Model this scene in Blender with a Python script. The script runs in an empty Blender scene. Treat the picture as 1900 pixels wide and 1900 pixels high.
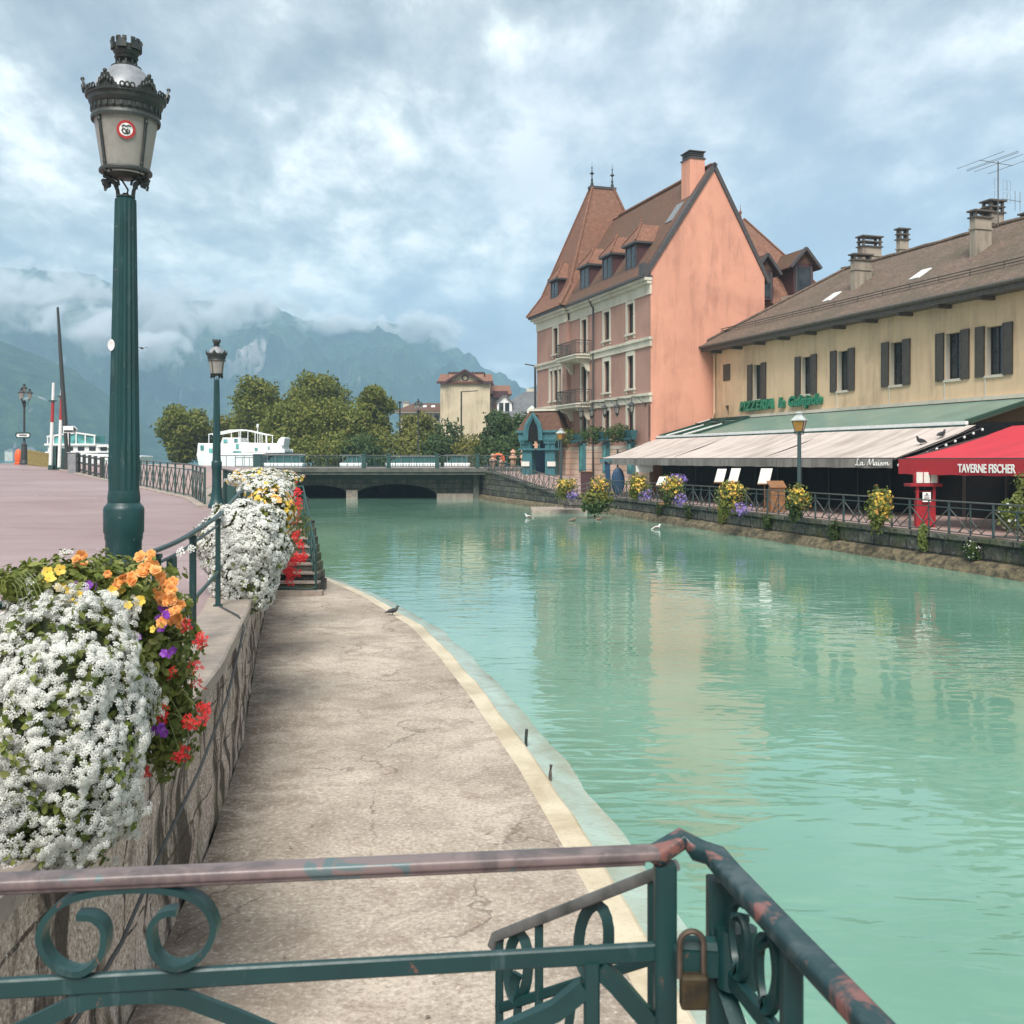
import bpy, math, random
import numpy as np
from mathutils import Vector, Matrix, noise as mnoise
random.seed(7); RNG = np.random.default_rng(11)
SC = bpy.context.scene
COL = SC.collection
R = math.radians
ZE, HY, FPX, CX = 3.3, 852.0, 1900.0, 950.0

def P(px, py, Y):
    return Vector(((px-CX)/FPX*Y, Y, ZE+(HY-py)/FPX*Y))
def G(px, py, z):
    Y = (ZE-z)*FPX/(py-HY)
    return Vector(((px-CX)/FPX*Y, Y, z))
def lerp(a, b, t): return a+(b-a)*t
def interp(x, pts):
    if x <= pts[0][0]:
        (x0, y0), (x1, y1) = pts[0], pts[1]
    elif x >= pts[-1][0]:
        (x0, y0), (x1, y1) = pts[-2], pts[-1]
    else:
        for (x0, y0), (x1, y1) in zip(pts[:-1], pts[1:]):
            if x0 <= x <= x1: break
    return y0+(y1-y0)*(x-x0)/(x1-x0)
def smooth(a, b, x):
    t = min(1, max(0, (x-a)/(b-a))); return t*t*(3-2*t)

# ---------------------------------------------------------------- objects
def tag(o, label=None, cat=None, group=None, kind=None):
    if label: o['label'] = label
    if cat: o['category'] = cat
    if group: o['group'] = group
    if kind: o['kind'] = kind
    return o
def thing(name, label, cat, loc=(0, 0, 0), rz=0.0, group=None):
    o = bpy.data.objects.new(name, None); COL.objects.link(o)
    o.empty_display_size = 0.2
    o.location = loc; o.rotation_euler = (0, 0, rz)
    return tag(o, label, cat, group)
def copy_tree(o, parent=None):
    c = o.copy(); COL.objects.link(c)
    if parent is not None: c.parent = parent
    for ch in list(o.children): copy_tree(ch, c)
    return c
def place(o, loc, rz=0.0, label=None, group=None, scale=None):
    o.location = loc; o.rotation_euler = (0, 0, rz)
    if label: o['label'] = label
    if group: o['group'] = group
    if scale: o.scale = (scale, scale, scale) if isinstance(scale, (int, float)) else scale
    return o
def origin_of(o):
    v = Vector((0, 0, 0))
    while o is not None:
        v += o.location; o = o.parent
    return v

def mesh_from(name, V, F, mat, parent=None, smooth_=False, uv=True):
    me = bpy.data.meshes.new(name)
    V = np.asarray(V, dtype=np.float64)
    off = np.array(origin_of(parent)) if parent is not None else np.zeros(3)
    me.from_pydata((V-off).tolist(), [], F)
    if smooth_: me.polygons.foreach_set('use_smooth', [True]*len(me.polygons)); me.set_sharp_from_angle(angle=R(38))
    me.materials.append(mat)
    if uv: metric_uv(me, V)
    o = bpy.data.objects.new(name, me); COL.objects.link(o)
    if parent is not None: o.parent = parent
    return o
def metric_uv(me, V):
    n = len(me.polygons)
    if n == 0 or n > 60000: return
    me.update()
    nor = np.empty(n*3); me.polygons.foreach_get('normal', nor); nor = nor.reshape(-1, 3)
    lt = np.empty(n, dtype=np.int32); me.polygons.foreach_get('loop_total', lt)
    lv = np.empty(len(me.loops), dtype=np.int32); me.loops.foreach_get('vertex_index', lv)
    up = np.array([0, 0, 1.0])
    tan = np.cross(up, nor); ln = np.linalg.norm(tan, axis=1)
    flat = ln < 0.05
    tan[flat] = (1, 0, 0); ln[flat] = 1
    tan /= ln[:, None]
    bi = np.cross(nor, tan)
    T = np.repeat(tan, lt, axis=0); B = np.repeat(bi, lt, axis=0)
    pv = V[lv]
    uv = np.stack([(pv*T).sum(1), (pv*B).sum(1)], 1)
    l = me.uv_layers.new(name='UVMap'); l.data.foreach_set('uv', uv.ravel())

class Frame:
    """horizontal frame: s along a, t along b, z up"""
    def __init__(f, o, a, b): f.o = Vector((o[0], o[1], 0)); f.a = Vector((a[0], a[1], 0)); f.b = Vector((b[0], b[1], 0))
    def __call__(f, s, t, z): return f.o+f.a*s+f.b*t+Vector((0, 0, z))
    def s_at(f, px, t):
        k = (px-CX)/FPX; p = f.o+f.b*t
        return (k*p.y-p.x)/(f.a.x-k*f.a.y)
    def z_at(f, py, s, t): return ZE+(HY-py)/FPX*f(s, t, 0).y
WF = Frame((0, 0), (1, 0), (0, 1))

class MB:
    def __init__(s): s.v = []; s.f = []
    def add(s, vs, fs):
        n = len(s.v); s.v += [tuple(v) for v in vs]; s.f += [tuple(i+n for i in f) for f in fs]; return s
    def hexa(s, p): return s.add(p, [(0, 3, 2, 1), (4, 5, 6, 7), (0, 1, 5, 4), (1, 2, 6, 5), (2, 3, 7, 6), (3, 0, 4, 7)])
    def fbox(s, F, s0, s1, t0, t1, z0, z1):
        return s.hexa([F(s0, t0, z0), F(s1, t0, z0), F(s1, t1, z0), F(s0, t1, z0), F(s0, t0, z1), F(s1, t0, z1), F(s1, t1, z1), F(s0, t1, z1)])
    def box(s, c, size, rz=0.0):
        cx, cy, cz = c; a, b, h = [q/2 for q in size]
        ca, sa = math.cos(rz), math.sin(rz)
        F = Frame((cx, cy), (ca, sa), (-sa, ca))
        return s.fbox(F, -a, a, -b, b, cz-h, cz+h)
    def bar(s, a, b, w, h, up=(0, 0, 1)):
        a, b = Vector(a), Vector(b); d = (b-a).normalized(); up = Vector(up)
        if abs(d.dot(up)) > 0.98: up = Vector((0, 1, 0))
        x = d.cross(up).normalized(); y = x.cross(d).normalized()
        q = [(-w/2, -h/2), (w/2, -h/2), (w/2, h/2), (-w/2, h/2)]
        return s.hexa([a+x*i+y*j for i, j in q]+[b+x*i+y*j for i, j in q])
    def path(s, pts, sec, closed=False, up=(0, 0, 1), cap=True, scales=None):
        """sweep section [(x,y)] along pts, frames kept upright around up"""
        pts = [Vector(p) for p in pts]; n = len(pts); m = len(sec); up = Vector(up)
        base = len(s.v); prev = None
        for i in range(n):
            if closed: d = pts[(i+1) % n]-pts[i-1]
            else: d = pts[min(i+1, n-1)]-pts[max(i-1, 0)]
            d.normalize()
            x = d.cross(up)
            if x.length < 0.08: x = prev if prev is not None else d.cross(Vector((0.3, 1, 0.1)))
            x = x-d*x.dot(d); x.normalize(); prev = x; y = x.cross(d)
            k = scales[i] if scales else 1.0
            for (i1, j1) in sec: s.v.append(tuple(pts[i]+x*(i1*k)+y*(j1*k)))
        for i in range(n if closed else n-1):
            for j in range(m):
                a = base+i*m+j; b = base+i*m+(j+1) % m; c = base+((i+1) % n)*m+(j+1) % m; d2 = base+((i+1) % n)*m+j
                s.f.append((a, b, c, d2))
        if cap and not closed:
            s.f.append(tuple(base+j for j in range(m))[::-1]); s.f.append(tuple(base+(n-1)*m+j for j in range(m)))
        return s
    def tube(s, pts, r, n=8, closed=False, up=(0, 0, 1)):
        if isinstance(r, (list, tuple)): sc = list(r); r0 = 1.0
        else: sc = None; r0 = r
        sec = [(r0*math.cos(2*math.pi*k/n), r0*math.sin(2*math.pi*k/n)) for k in range(n)]
        return s.path(pts, sec, closed, up, True, sc)
    def lathe(s, c, prof, n=20, mod=None, cap=True):
        c = Vector(c); base = len(s.v); m = len(prof)
        for (r, z) in prof:
            for k in range(n):
                a = 2*math.pi*k/n; rr = r*(mod(a, z) if mod else 1)
                s.v.append((c.x+rr*math.cos(a), c.y+rr*math.sin(a), c.z+z))
        for i in range(m-1):
            for k in range(n):
                s.f.append((base+i*n+k, base+i*n+(k+1) % n, base+(i+1)*n+(k+1) % n, base+(i+1)*n+k))
        if cap:
            s.f.append(tuple(base+k for k in range(n))[::-1]); s.f.append(tuple(base+(m-1)*n+k for k in range(n)))
        return s
    def prism(s, poly, vec):
        n = len(poly); vec = Vector(vec); poly = [Vector(p) for p in poly]
        fs = [tuple(range(n))[::-1], tuple(range(n, 2*n))]+[(i, (i+1) % n, n+(i+1) % n, n+i) for i in range(n)]
        return s.add(poly+[p+vec for p in poly], fs)
    def slab(s, p4, th):
        p4 = [Vector(p) for p in p4]; nrm = (p4[1]-p4[0]).cross(p4[2]-p4[0]).normalized()
        if nrm.z < 0: nrm = -nrm
        return s.prism(p4, -nrm*th)
    def ell(s, c, rx, ry, rz, nu=12, nv=8, f=None):
        c = Vector(c); base = len(s.v)
        for i in range(nv+1):
            th = math.pi*i/nv
            for k in range(nu):
                ph = 2*math.pi*k/nu; d = Vector((math.sin(th)*math.cos(ph), math.sin(th)*math.sin(ph), math.cos(th)))
                q = f(d) if f else 1.0
                s.v.append((c.x+rx*d.x*q, c.y+ry*d.y*q, c.z+rz*d.z*q))
        for i in range(nv):
            for k in range(nu): s.f.append((base+i*nu+k, base+(i+1)*nu+k, base+(i+1)*nu+(k+1) % nu, base+i*nu+(k+1) % nu))
        return s
    def holes(s, F, s0, s1, z0, z1, t, holes, depth=0.25):
        S = sorted(set([s0, s1]+[h[0] for h in holes]+[h[1] for h in holes])); Z = sorted(set([z0, z1]+[h[2] for h in holes]+[h[3] for h in holes]))
        S = [q for q in S if s0 <= q <= s1]; Z = [q for q in Z if z0 <= q <= z1]
        for a, b in zip(S[:-1], S[1:]):
            for c, d in zip(Z[:-1], Z[1:]):
                m, q = (a+b)/2, (c+d)/2
                if any(h[0] < m < h[1] and h[2] < q < h[3] for h in holes): continue
                s.add([F(a, t, c), F(b, t, c), F(b, t, d), F(a, t, d)], [(0, 1, 2, 3)])
        for (a, b, c, d) in holes:
            t2 = t+depth
            for (p, q) in (((a, c), (b, c)), ((b, c), (b, d)), ((b, d), (a, d)), ((a, d), (a, c))):
                s.add([F(p[0], t, p[1]), F(q[0], t, q[1]), F(q[0], t2, q[1]), F(p[0], t2, p[1])], [(0, 1, 2, 3)])
        return s
    def build(s, name, mat, parent=None, smooth_=False, bevel=0.0, seg=2):
        o = mesh_from(name, s.v, s.f, mat, parent, smooth_)
        if bevel > 0:
            b = o.modifiers.new('bevel', 'BEVEL'); b.width = bevel; b.segments = seg; b.limit_method = 'ANGLE'; b.angle_limit = R(35)
        if smooth_ == 'auto':
            pass
        return o
def rrect(w, h, r, n=3):
    """rounded rectangle section"""
    out = []
    for (cx, cy, a0) in ((w/2-r, h/2-r, 0), (-w/2+r, h/2-r, 90), (-w/2+r, -h/2+r, 180), (w/2-r, -h/2+r, 270)):
        for k in range(n+1):
            a = R(a0+90*k/n); out.append((cx+r*math.cos(a), cy+r*math.sin(a)))
    return out

def scatter(name, V, F, pos, nor, scale, mat, parent=None, spin=True, jitter=0.0):
    """copies of a small template (z = outward) welded into one mesh"""
    V = np.asarray(V, float); pos = np.asarray(pos, float); nor = np.asarray(nor, float)
    n, m = len(pos), len(V)
    if jitter: nor = nor+RNG.normal(0, jitter, nor.shape)
    nor = nor/np.maximum(np.linalg.norm(nor, axis=1), 1e-6)[:, None]
    ref = np.where(np.abs(nor[:, 2:3]) > 0.9, np.array([[1.0, 0, 0]]), np.array([[0, 0, 1.0]]))
    x = np.cross(ref, nor); x /= np.linalg.norm(x, axis=1)[:, None]; y = np.cross(nor, x)
    a = RNG.uniform(0, 2*np.pi, n) if spin else np.zeros(n)
    ca, sa = np.cos(a)[:, None], np.sin(a)[:, None]
    x2, y2 = x*ca+y*sa, -x*sa+y*ca
    sc = np.broadcast_to(np.asarray(scale, float), (n,))
    W = (V[None, :, 0:1]*x2[:, None]+V[None, :, 1:2]*y2[:, None]+V[None, :, 2:3]*nor[:, None])*sc[:, None, None]+pos[:, None]
    W = W.reshape(-1, 3)
    off = np.array(origin_of(parent)) if parent is not None else np.zeros(3)
    W = W-off
    me = bpy.data.meshes.new(name)
    sizes = np.array([len(f) for f in F]); flat = np.concatenate([np.array(f) for f in F])
    loops = (flat[None]+(np.arange(n)*m)[:, None]).ravel(); tot = np.tile(sizes, n)
    me.vertices.add(n*m); me.vertices.foreach_set('co', W.ravel())
    me.loops.add(len(loops)); me.loops.foreach_set('vertex_index', loops.astype(np.int32))
    me.polygons.add(len(tot)); st = np.concatenate([[0], np.cumsum(tot)[:-1]])
    me.polygons.foreach_set('loop_start', st.astype(np.int32)); me.polygons.foreach_set('loop_total', tot.astype(np.int32))
    me.update(calc_edges=True); me.validate()
    me.materials.append(mat)
    o = bpy.data.objects.new(name, me); COL.objects.link(o)
    if parent is not None: o.parent = parent
    return o
LEAF = ([(0, -.5, 0), (.28, -.1, .06), (0, .5, -.04), (-.28, -.1, .06)], [(0, 1, 2), (0, 2, 3)])
LEAF6 = ([(0, -.5, 0), (.22, -.25, .05), (.27, .1, .07), (0, .5, -.06), (-.27, .1, .07), (-.22, -.25, .05)], [(0, 1, 2, 3), (0, 3, 4, 5)])
def petals(n, rad, w, lift, z0=0.0, inner=0.12):
    V, F = [], []
    for k in range(n):
        a = 2*math.pi*k/n; c, s_ = math.cos(a), math.sin(a)
        for (r, q, z) in ((inner*rad, -w*.35, z0), (.62*rad, -w, z0+lift*.5), (rad, -w*.45, z0+lift), (rad, w*.45, z0+lift), (.62*rad, w, z0+lift*.5), (inner*rad, w*.35, z0)):
            V.append((r*c-q*s_, r*s_+q*c, z))
        b = 6*k; F.append((b, b+1, b+2, b+3, b+4, b+5))
    return V, F
def merge(*parts):
    V, F = [], []
    for v, f in parts:
        n = len(V); V += list(v); F += [tuple(i+n for i in q) for q in f]
    return V, F
def xf(t, loc=(0, 0, 0), sc=1.0, tilt=(0, 0)):
    V, F = t; M = Matrix.Rotation(tilt[0], 3, 'X') @ Matrix.Rotation(tilt[1], 3, 'Y')
    return [tuple((M @ Vector(v))*sc+Vector(loc)) for v in V], F
def blob(c, rad, n, rough=0.18, freq=1.6, shell=0.22, hemi=None, seed=0.0):
    """points and normals on a lumpy ellipsoid"""
    d = RNG.normal(0, 1, (n, 3)); d /= np.linalg.norm(d, axis=1)[:, None]
    if hemi is not None:
        h = np.array(hemi[:3]); h = h/np.linalg.norm(h); keep = d @ h > hemi[3]; d = d[keep]
    q = np.array([mnoise.noise(Vector(v)*freq*1.7+Vector((seed, seed*.7, 3)))*.6+mnoise.noise(Vector(v)*freq*4+Vector((seed, 9, 3)))*.4 for v in d])
    k = 1+rough*q*1.6-RNG.random(len(d))**2*shell
    rad = np.array(rad)
    return np.array(c)+d*rad*k[:, None], d/rad*rad.max()

# ---------------------------------------------------------------- materials
class NT:
    def __init__(s, m): s.m = m; s.t = m.node_tree; s.N = s.t.nodes; s.L = s.t.links
    def n(s, typ, props=None, **inp):
        nd = s.N.new(typ)
        for k, v in (props or {}).items(): setattr(nd, k, v)
        for k, v in inp.items(): s.set(nd, k, v)
        return nd
    def set(s, nd, k, v):
        key = int(k[1:]) if (k[0] == 'i' and k[1:].isdigit()) else k.replace('_', ' ')
        sock = nd.inputs[key]
        if hasattr(v, 'node') or isinstance(v, bpy.types.NodeSocket): s.L.new(v, sock)
        elif isinstance(v, bpy.types.Node): s.L.new(v.outputs[0], sock)
        else:
            if sock.type == 'RGBA' and len(v) == 3: v = (*v, 1)
            sock.default_value = v
    def noise(s, vec, scale, detail=4, rough=.55, dist=0.0): return s.n('ShaderNodeTexNoise', None, Vector=vec, Scale=scale, Detail=detail, Roughness=rough, Distortion=dist).outputs[0]
    def ramp(s, fac, stops, interp='LINEAR'):
        r = s.n('ShaderNodeValToRGB', None, Fac=fac); r.color_ramp.interpolation = interp; e = r.color_ramp.elements
        while len(e) < len(stops): e.new(.5)
        for q, (p, c) in zip(e, stops): q.position = p; q.color = (c, c, c, 1) if isinstance(c, (int, float)) else (*c, 1)
        return r.outputs[0]
    def mix(s, f, a, b, blend='MIX'):
        m = s.n('ShaderNodeMix', {'data_type': 'RGBA', 'blend_type': blend})
        for i, v in ((0, f), (6, a), (7, b)):
            if isinstance(v, bpy.types.NodeSocket): s.L.new(v, m.inputs[i])
            else: m.inputs[i].default_value = v if not isinstance(v, tuple) or len(v) == 4 else (*v, 1)
        return m.outputs[2]
    def math(s, op, a, b=0.0, c=None):
        m = s.n('ShaderNodeMath', {'operation': op})
        for i, v in enumerate((a, b) if c is None else (a, b, c)):
            if isinstance(v, bpy.types.NodeSocket): s.L.new(v, m.inputs[i])
            else: m.inputs[i].default_value = v
        return m.outputs[0]
    def map(s, vec, scale=(1, 1, 1), rot=(0, 0, 0), loc=(0, 0, 0)): return s.n('ShaderNodeMapping', None, Vector=vec, Scale=scale, Rotation=rot, Location=loc).outputs[0]
    def bump(s, h, strength=.3, dist=.02, normal=None):
        b = s.n('ShaderNodeBump', None, Height=h, Strength=strength, Distance=dist)
        if normal is not None: s.L.new(normal, b.inputs['Normal'])
        return b.outputs[0]
def mat(name, fn=None, base=(.5, .5, .5), rough=.6, metal=0.0, spec=.5):
    m = bpy.data.materials.new(name); m.use_nodes = True
    t = NT(m); b = t.N['Principled BSDF']
    b.inputs['Base Color'].default_value = (*base, 1); b.inputs['Roughness'].default_value = rough; b.inputs['Metallic'].default_value = metal
    b.inputs['Specular IOR Level'].default_value = spec
    t.b = b; t.obj = t.n('ShaderNodeTexCoord').outputs['Object']; t.uv = t.N[-1].outputs['UV']; t.geo = t.n('ShaderNodeNewGeometry')
    t.pos = t.geo.outputs['Position']
    if fn: fn(t, b)
    return m
def C(t, v): t.set(t.b, 'Base Color', v)
def simple(name, c1, c2=None, rough=.6, scale=6, detail=5, bump=0.0, bdist=.01, bscale=None, metal=0.0, spec=.5, lo=.35, hi=.65, rvar=0.0):
    c2 = c2 or tuple(x*.75 for x in c1)
    def fn(t, b):
        nz = t.noise(t.obj, scale, detail, .6)
        C(t, t.mix(t.ramp(nz, [(lo, 0.0), (hi, 1.0)]), c1, c2))
        if rvar:
            t.set(b, 'Roughness', t.math('ADD', t.math('MULTIPLY', nz, rvar), rough-rvar*.5))
        if bump: t.set(b, 'Normal', t.bump(t.noise(t.obj, bscale or scale*4, 6, .65), bump, bdist))
    return mat(name, fn, c1, rough, metal, spec)
def leafmat(name, cols, rough=.55, trans=.3, scale=.6):
    m = bpy.data.materials.new(name); m.use_nodes = True; t = NT(m); b = t.N['Principled BSDF']
    geo = t.n('ShaderNodeNewGeometry'); obj = t.n('ShaderNodeTexCoord').outputs['Object']
    k = len(cols); c = t.ramp(geo.outputs['Random Per Island'], [(i/max(1, k-1)*.96+.02, q) for i, q in enumerate(cols)])
    nz = t.noise(obj, scale, 3); c = t.mix(t.ramp(nz, [(.35, .0), (.7, .45)]), c, cols[0])
    t.set(b, 'Base Color', c); b.inputs['Roughness'].default_value = rough; b.inputs['Specular IOR Level'].default_value = .3
    tr = t.n('ShaderNodeBsdfTranslucent', None, Color=c); mx = t.n('ShaderNodeMixShader', None, Fac=trans)
    t.L.new(b.outputs[0], mx.inputs[1]); t.L.new(tr.outputs[0], mx.inputs[2])
    t.L.new(mx.outputs[0], t.N['Material Output'].inputs['Surface'])
    return m
M = {}
def plaster(name, c, stain, streak=.5, fine=(.9, 1.08), top=None):
    def fn(t, b):
        big = t.noise(t.obj, .22, 5, .6, .4); med = t.noise(t.map(t.obj, (1, 1, .35)), .9, 6, .65, .6); grain = t.noise(t.obj, 26, 3)
        vs = t.math('ADD', t.math('MULTIPLY', t.noise(t.map(t.obj, (1.3, 1.3, .16)), 1.5, 6, .72, .3), .62), t.math('MULTIPLY', big, .38))
        col = t.mix(t.ramp(big, [(.40, 0.0), (.62, .8)]), c, tuple(x*.80 for x in c))
        col = t.mix(t.ramp(med, [(.50, 0.0), (.74, .6)]), col, tuple(min(1, x*1.14) for x in c))
        col = t.mix(t.ramp(vs, [(.50, 0.0), (.68, streak)]), col, stain)
        col = t.mix(.25, col, t.ramp(grain, [(.3, fine[0]*.8), (.7, 1.0)]), 'MULTIPLY')
        C(t, col); t.set(b, 'Normal', t.bump(t.noise(t.obj, 14, 6, .7), .25, .02))
    return mat(name, fn, c, .88, spec=.25)
M['orange'] = plaster('orange_plaster', (.67, .325, .23), (.40, .19, .135), .95)
M['mauve'] = plaster('mauve_plaster', (.42, .245, .195), (.25, .14, .115), .6)
M['yellow'] = plaster('ochre_plaster', (.74, .54, .345), (.40, .29, .19), .9)
M['cream'] = plaster('cream_plaster', (.60, .51, .36), (.22, .18, .135), .7)
M['white_stone'] = plaster('white_trim_stone', (.63, .58, .48), (.36, .32, .26), .7)
M['pale_wall'] = plaster('pale_render', (.55, .54, .50), (.3, .3, .29), .5)
def rust_fn(t, b):
    br = t.n('ShaderNodeTexBrick', {'offset': .5}, Vector=t.uv, Color1=(.80, .52, .37), Color2=(.72, .50, .38), Mortar=(.22, .14, .10), Scale=1.0, Mortar_Size=.022, Brick_Width=6.0, Row_Height=.42)
    C(t, t.mix(t.ramp(t.noise(t.obj, .8, 5), [(.4, 0.0), (.7, .4)]), br.outputs[0], (.7, .58, .48)))
    t.set(b, 'Normal', t.bump(br.outputs[1], -.4, .04))
M['rustic'] = mat('rusticated_pink_base', rust_fn, rough=.85)

def tiles(name, c1, c2, moss, w=.17, h=.115, mossamt=.6, dark=(.05, .04, .035)):
    def fn(t, b):
        br = t.n('ShaderNodeTexBrick', {'offset': .5}, Vector=t.uv, Color1=c1, Color2=c2, Mortar=dark, Scale=1.0, Mortar_Size=.012, Mortar_Smooth=.3, Bias=0.0, Brick_Width=w, Row_Height=h)
        n1 = t.noise(t.obj, .35, 6, .7, .5); n2 = t.noise(t.obj, 3.2, 5, .7)
        col = t.mix(t.ramp(n2, [(.42, 0.0), (.62, .75)]), br.outputs[0], tuple(q*.5 for q in c1))
        col = t.mix(t.ramp(n1, [(.45, 0.0), (.7, mossamt)]), col, moss)
        C(t, col)
        v = t.n('ShaderNodeSeparateXYZ', None, Vector=t.uv).outputs[1]
        saw = t.math('FRACT', t.math('DIVIDE', v, h))
        hgt = t.math('ADD', t.math('MULTIPLY', t.math('SUBTRACT', 1.0, saw), .7), t.math('MULTIPLY', n2, .6))
        t.set(b, 'Normal', t.bump(hgt, .7, .03))
    return mat(name, fn, c1, .85, spec=.3)
M['tile_red'] = tiles('red_clay_tiles', (.36, .175, .115), (.235, .11, .075), (.18, .115, .08), mossamt=.5)
M['tile_old'] = tiles('weathered_brown_tiles', (.26, .185, .14), (.13, .095, .075), (.085, .078, .05), mossamt=.75)
M['tile_brown'] = tiles('brown_clay_tiles', (.20, .10, .065), (.15, .08, .055), (.10, .075, .05))
M['slate'] = tiles('grey_slate', (.17, .18, .19), (.13, .14, .15), (.2, .2, .2), .3, .2)
M['dark_trim'] = simple('dark_metal_trim', (.075, .065, .065), (.05, .045, .045), .5)
M['maroon'] = simple('maroon_timber', (.075, .025, .030), (.05, .02, .022), .6, 8)
M['zinc'] = simple('zinc_sheet', (.30, .31, .32), (.22, .23, .24), .45, metal=.4)
M['gutter'] = simple('old_gutter', (.12, .10, .08), (.07, .06, .05), .6)
M['chimney'] = plaster('chimney_render', (.36, .31, .25), (.08, .07, .06), 1.0)
M['brick'] = mat('chimney_brick', lambda t, b: C(t, t.n('ShaderNodeTexBrick', None, Vector=t.uv, Color1=(.42, .20, .12), Color2=(.33, .15, .09), Mortar=(.3, .25, .2), Scale=1.0, Mortar_Size=.012, Brick_Width=.22, Row_Height=.075).outputs[0]), rough=.9)
def glass_fn(c):
    def fn(t, b):
        C(t, t.mix(t.ramp(t.noise(t.obj, 1.3, 3), [(.4, 0.0), (.65, 1.0)]), c, tuple(x*2.2+.01 for x in c)))
        t.set(b, 'Normal', t.bump(t.noise(t.obj, 1.5, 2), .12, .02))
    return fn
M['glass'] = mat('dark_window_glass', glass_fn((.012, .016, .018)), rough=.08, spec=.6)
M['glass_teal'] = mat('teal_boat_glass', glass_fn((.06, .20, .19)), rough=.12)
M['shade_black'] = simple('painted_interior_shade', (.010, .011, .013), (.016, .013, .012), .7, 2, spec=.15)  # near-black colour, painted shade for openings and the space under the awnings
M['wood_dark'] = simple('dark_wood', (.03, .022, .018), (.02, .016, .014), .6, 5)
M['shutter'] = mat('brown_louvred_shutter', lambda t, b: (C(t, t.mix(t.ramp(t.noise(t.obj, 5, 4), [(.3, 0.0), (.7, 1.0)]), (.095, .080, .066), (.062, .053, .046))),
    t.set(b, 'Normal', t.bump(t.math('FRACT', t.math('MULTIPLY', t.n('ShaderNodeSeparateXYZ', None, Vector=t.uv).outputs[1], 14.0)), .6, .02))), rough=.6)
M['white_paint'] = simple('white_paint', (.78, .78, .76), (.66, .66, .64), .45, 5)
M['white_boat'] = simple('white_boat_gelcoat', (.80, .80, .79), (.70, .71, .70), .3, 1.5)
M['teal_paint'] = simple('turquoise_paint', (.05, .165, .185), (.04, .125, .15), .5, 4)
M['teal_dark'] = simple('deep_blue_paint', (.012, .055, .12), (.01, .04, .09), .5, 4)

def paint(name, c, chips=.6, rustc=(.20, .075, .05), pale=(.12, .18, .18)):
    def fn(t, b):
        n1 = t.noise(t.obj, 3.5, 5, .6); n2 = t.noise(t.obj, 22, 6, .7, .4); n3 = t.noise(t.map(t.obj, (1, 1, .22)), 18, 5, .7)
        col = t.mix(t.ramp(n1, [(.35, 0.0), (.7, 1.0)]), c, tuple(x*.62 for x in c))
        col = t.mix(t.ramp(n3, [(.60, 0.0), (.76, .42)]), col, pale)
        chip = t.ramp(n2, [(.665, 0.0), (.69, chips)]); col = t.mix(chip, col, rustc)
        C(t, col); t.set(b, 'Roughness', t.ramp(n2, [(.3, .33), (.7, .55)]))
        t.set(b, 'Normal', t.bump(t.noise(t.obj, 45, 4, .6), .12, .004))
    return mat(name, fn, c, .4)
M['green'] = paint('dark_green_paint', (.006, .044, .044))
M['green_lamp'] = paint('lamp_post_green_paint', (.006, .050, .053), .8, (.32, .36, .34))
M['green_far'] = simple('green_railing_paint', (.014, .065, .060), (.022, .055, .05), .5, 3)
M['green_blue'] = simple('blue_green_railing_paint', (.03, .065, .072), (.05, .065, .065), .45, 3)
M['iron'] = simple('black_iron', (.022, .028, .028), (.04, .046, .042), .5, 12, bump=.2, bdist=.004)
def handrail_fn(t, b):
    n1 = t.noise(t.map(t.obj, (1, 1, 1)), 7.5, 6, .65, .5); n2 = t.noise(t.obj, 30, 5, .7)
    col = t.mix(t.ramp(n1, [(.44, 0.0), (.56, 1.0)]), (.175, .130, .125), (.095, .075, .075))
    col = t.mix(t.ramp(t.noise(t.obj, 9, 5, .6, .8), [(.62, 0.0), (.655, .85)]), col, (.07, .13, .135))
    col = t.mix(t.ramp(n2, [(.6, 0.0), (.75, .35)]), col, (.30, .22, .21))
    C(t, col); t.set(b, 'Roughness', t.ramp(n1, [(.3, .3), (.7, .5)])); t.set(b, 'Normal', t.bump(n2, .15, .003))
M['handrail'] = mat('worn_reddish_handrail', handrail_fn, rough=.4)
def handrail2_fn(t, b):
    n1 = t.noise(t.obj, 8, 6, .65, .6); n2 = t.noise(t.obj, 26, 5, .7)
    col = t.mix(t.ramp(n1, [(.40, 0.0), (.50, 1.0)]), (.045, .07, .075), (.010, .036, .040))
    col = t.mix(t.ramp(n1, [(.56, 0.0), (.61, .9)]), col, (.20, .085, .072))
    col = t.mix(t.ramp(n2, [(.62, 0.0), (.75, .3)]), col, (.27, .30, .30))
    C(t, col); t.set(b, 'Roughness', t.ramp(n2, [(.3, .28), (.7, .5)])); t.set(b, 'Normal', t.bump(n2, .15, .003))
M['handrail_mix'] = mat('green_handrail_with_rust', handrail2_fn, rough=.4)
M['rail_old'] = simple('grey_weathered_rail', (.12, .12, .115), (.05, .055, .05), .5, 14, bump=.3, bdist=.003)
M['brass'] = simple('old_brass', (.075, .055, .028), (.03, .027, .02), .55, 40, metal=.5)
M['steel'] = simple('worn_steel', (.15, .13, .11), (.10, .07, .05), .45, 25, metal=.6)
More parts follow.
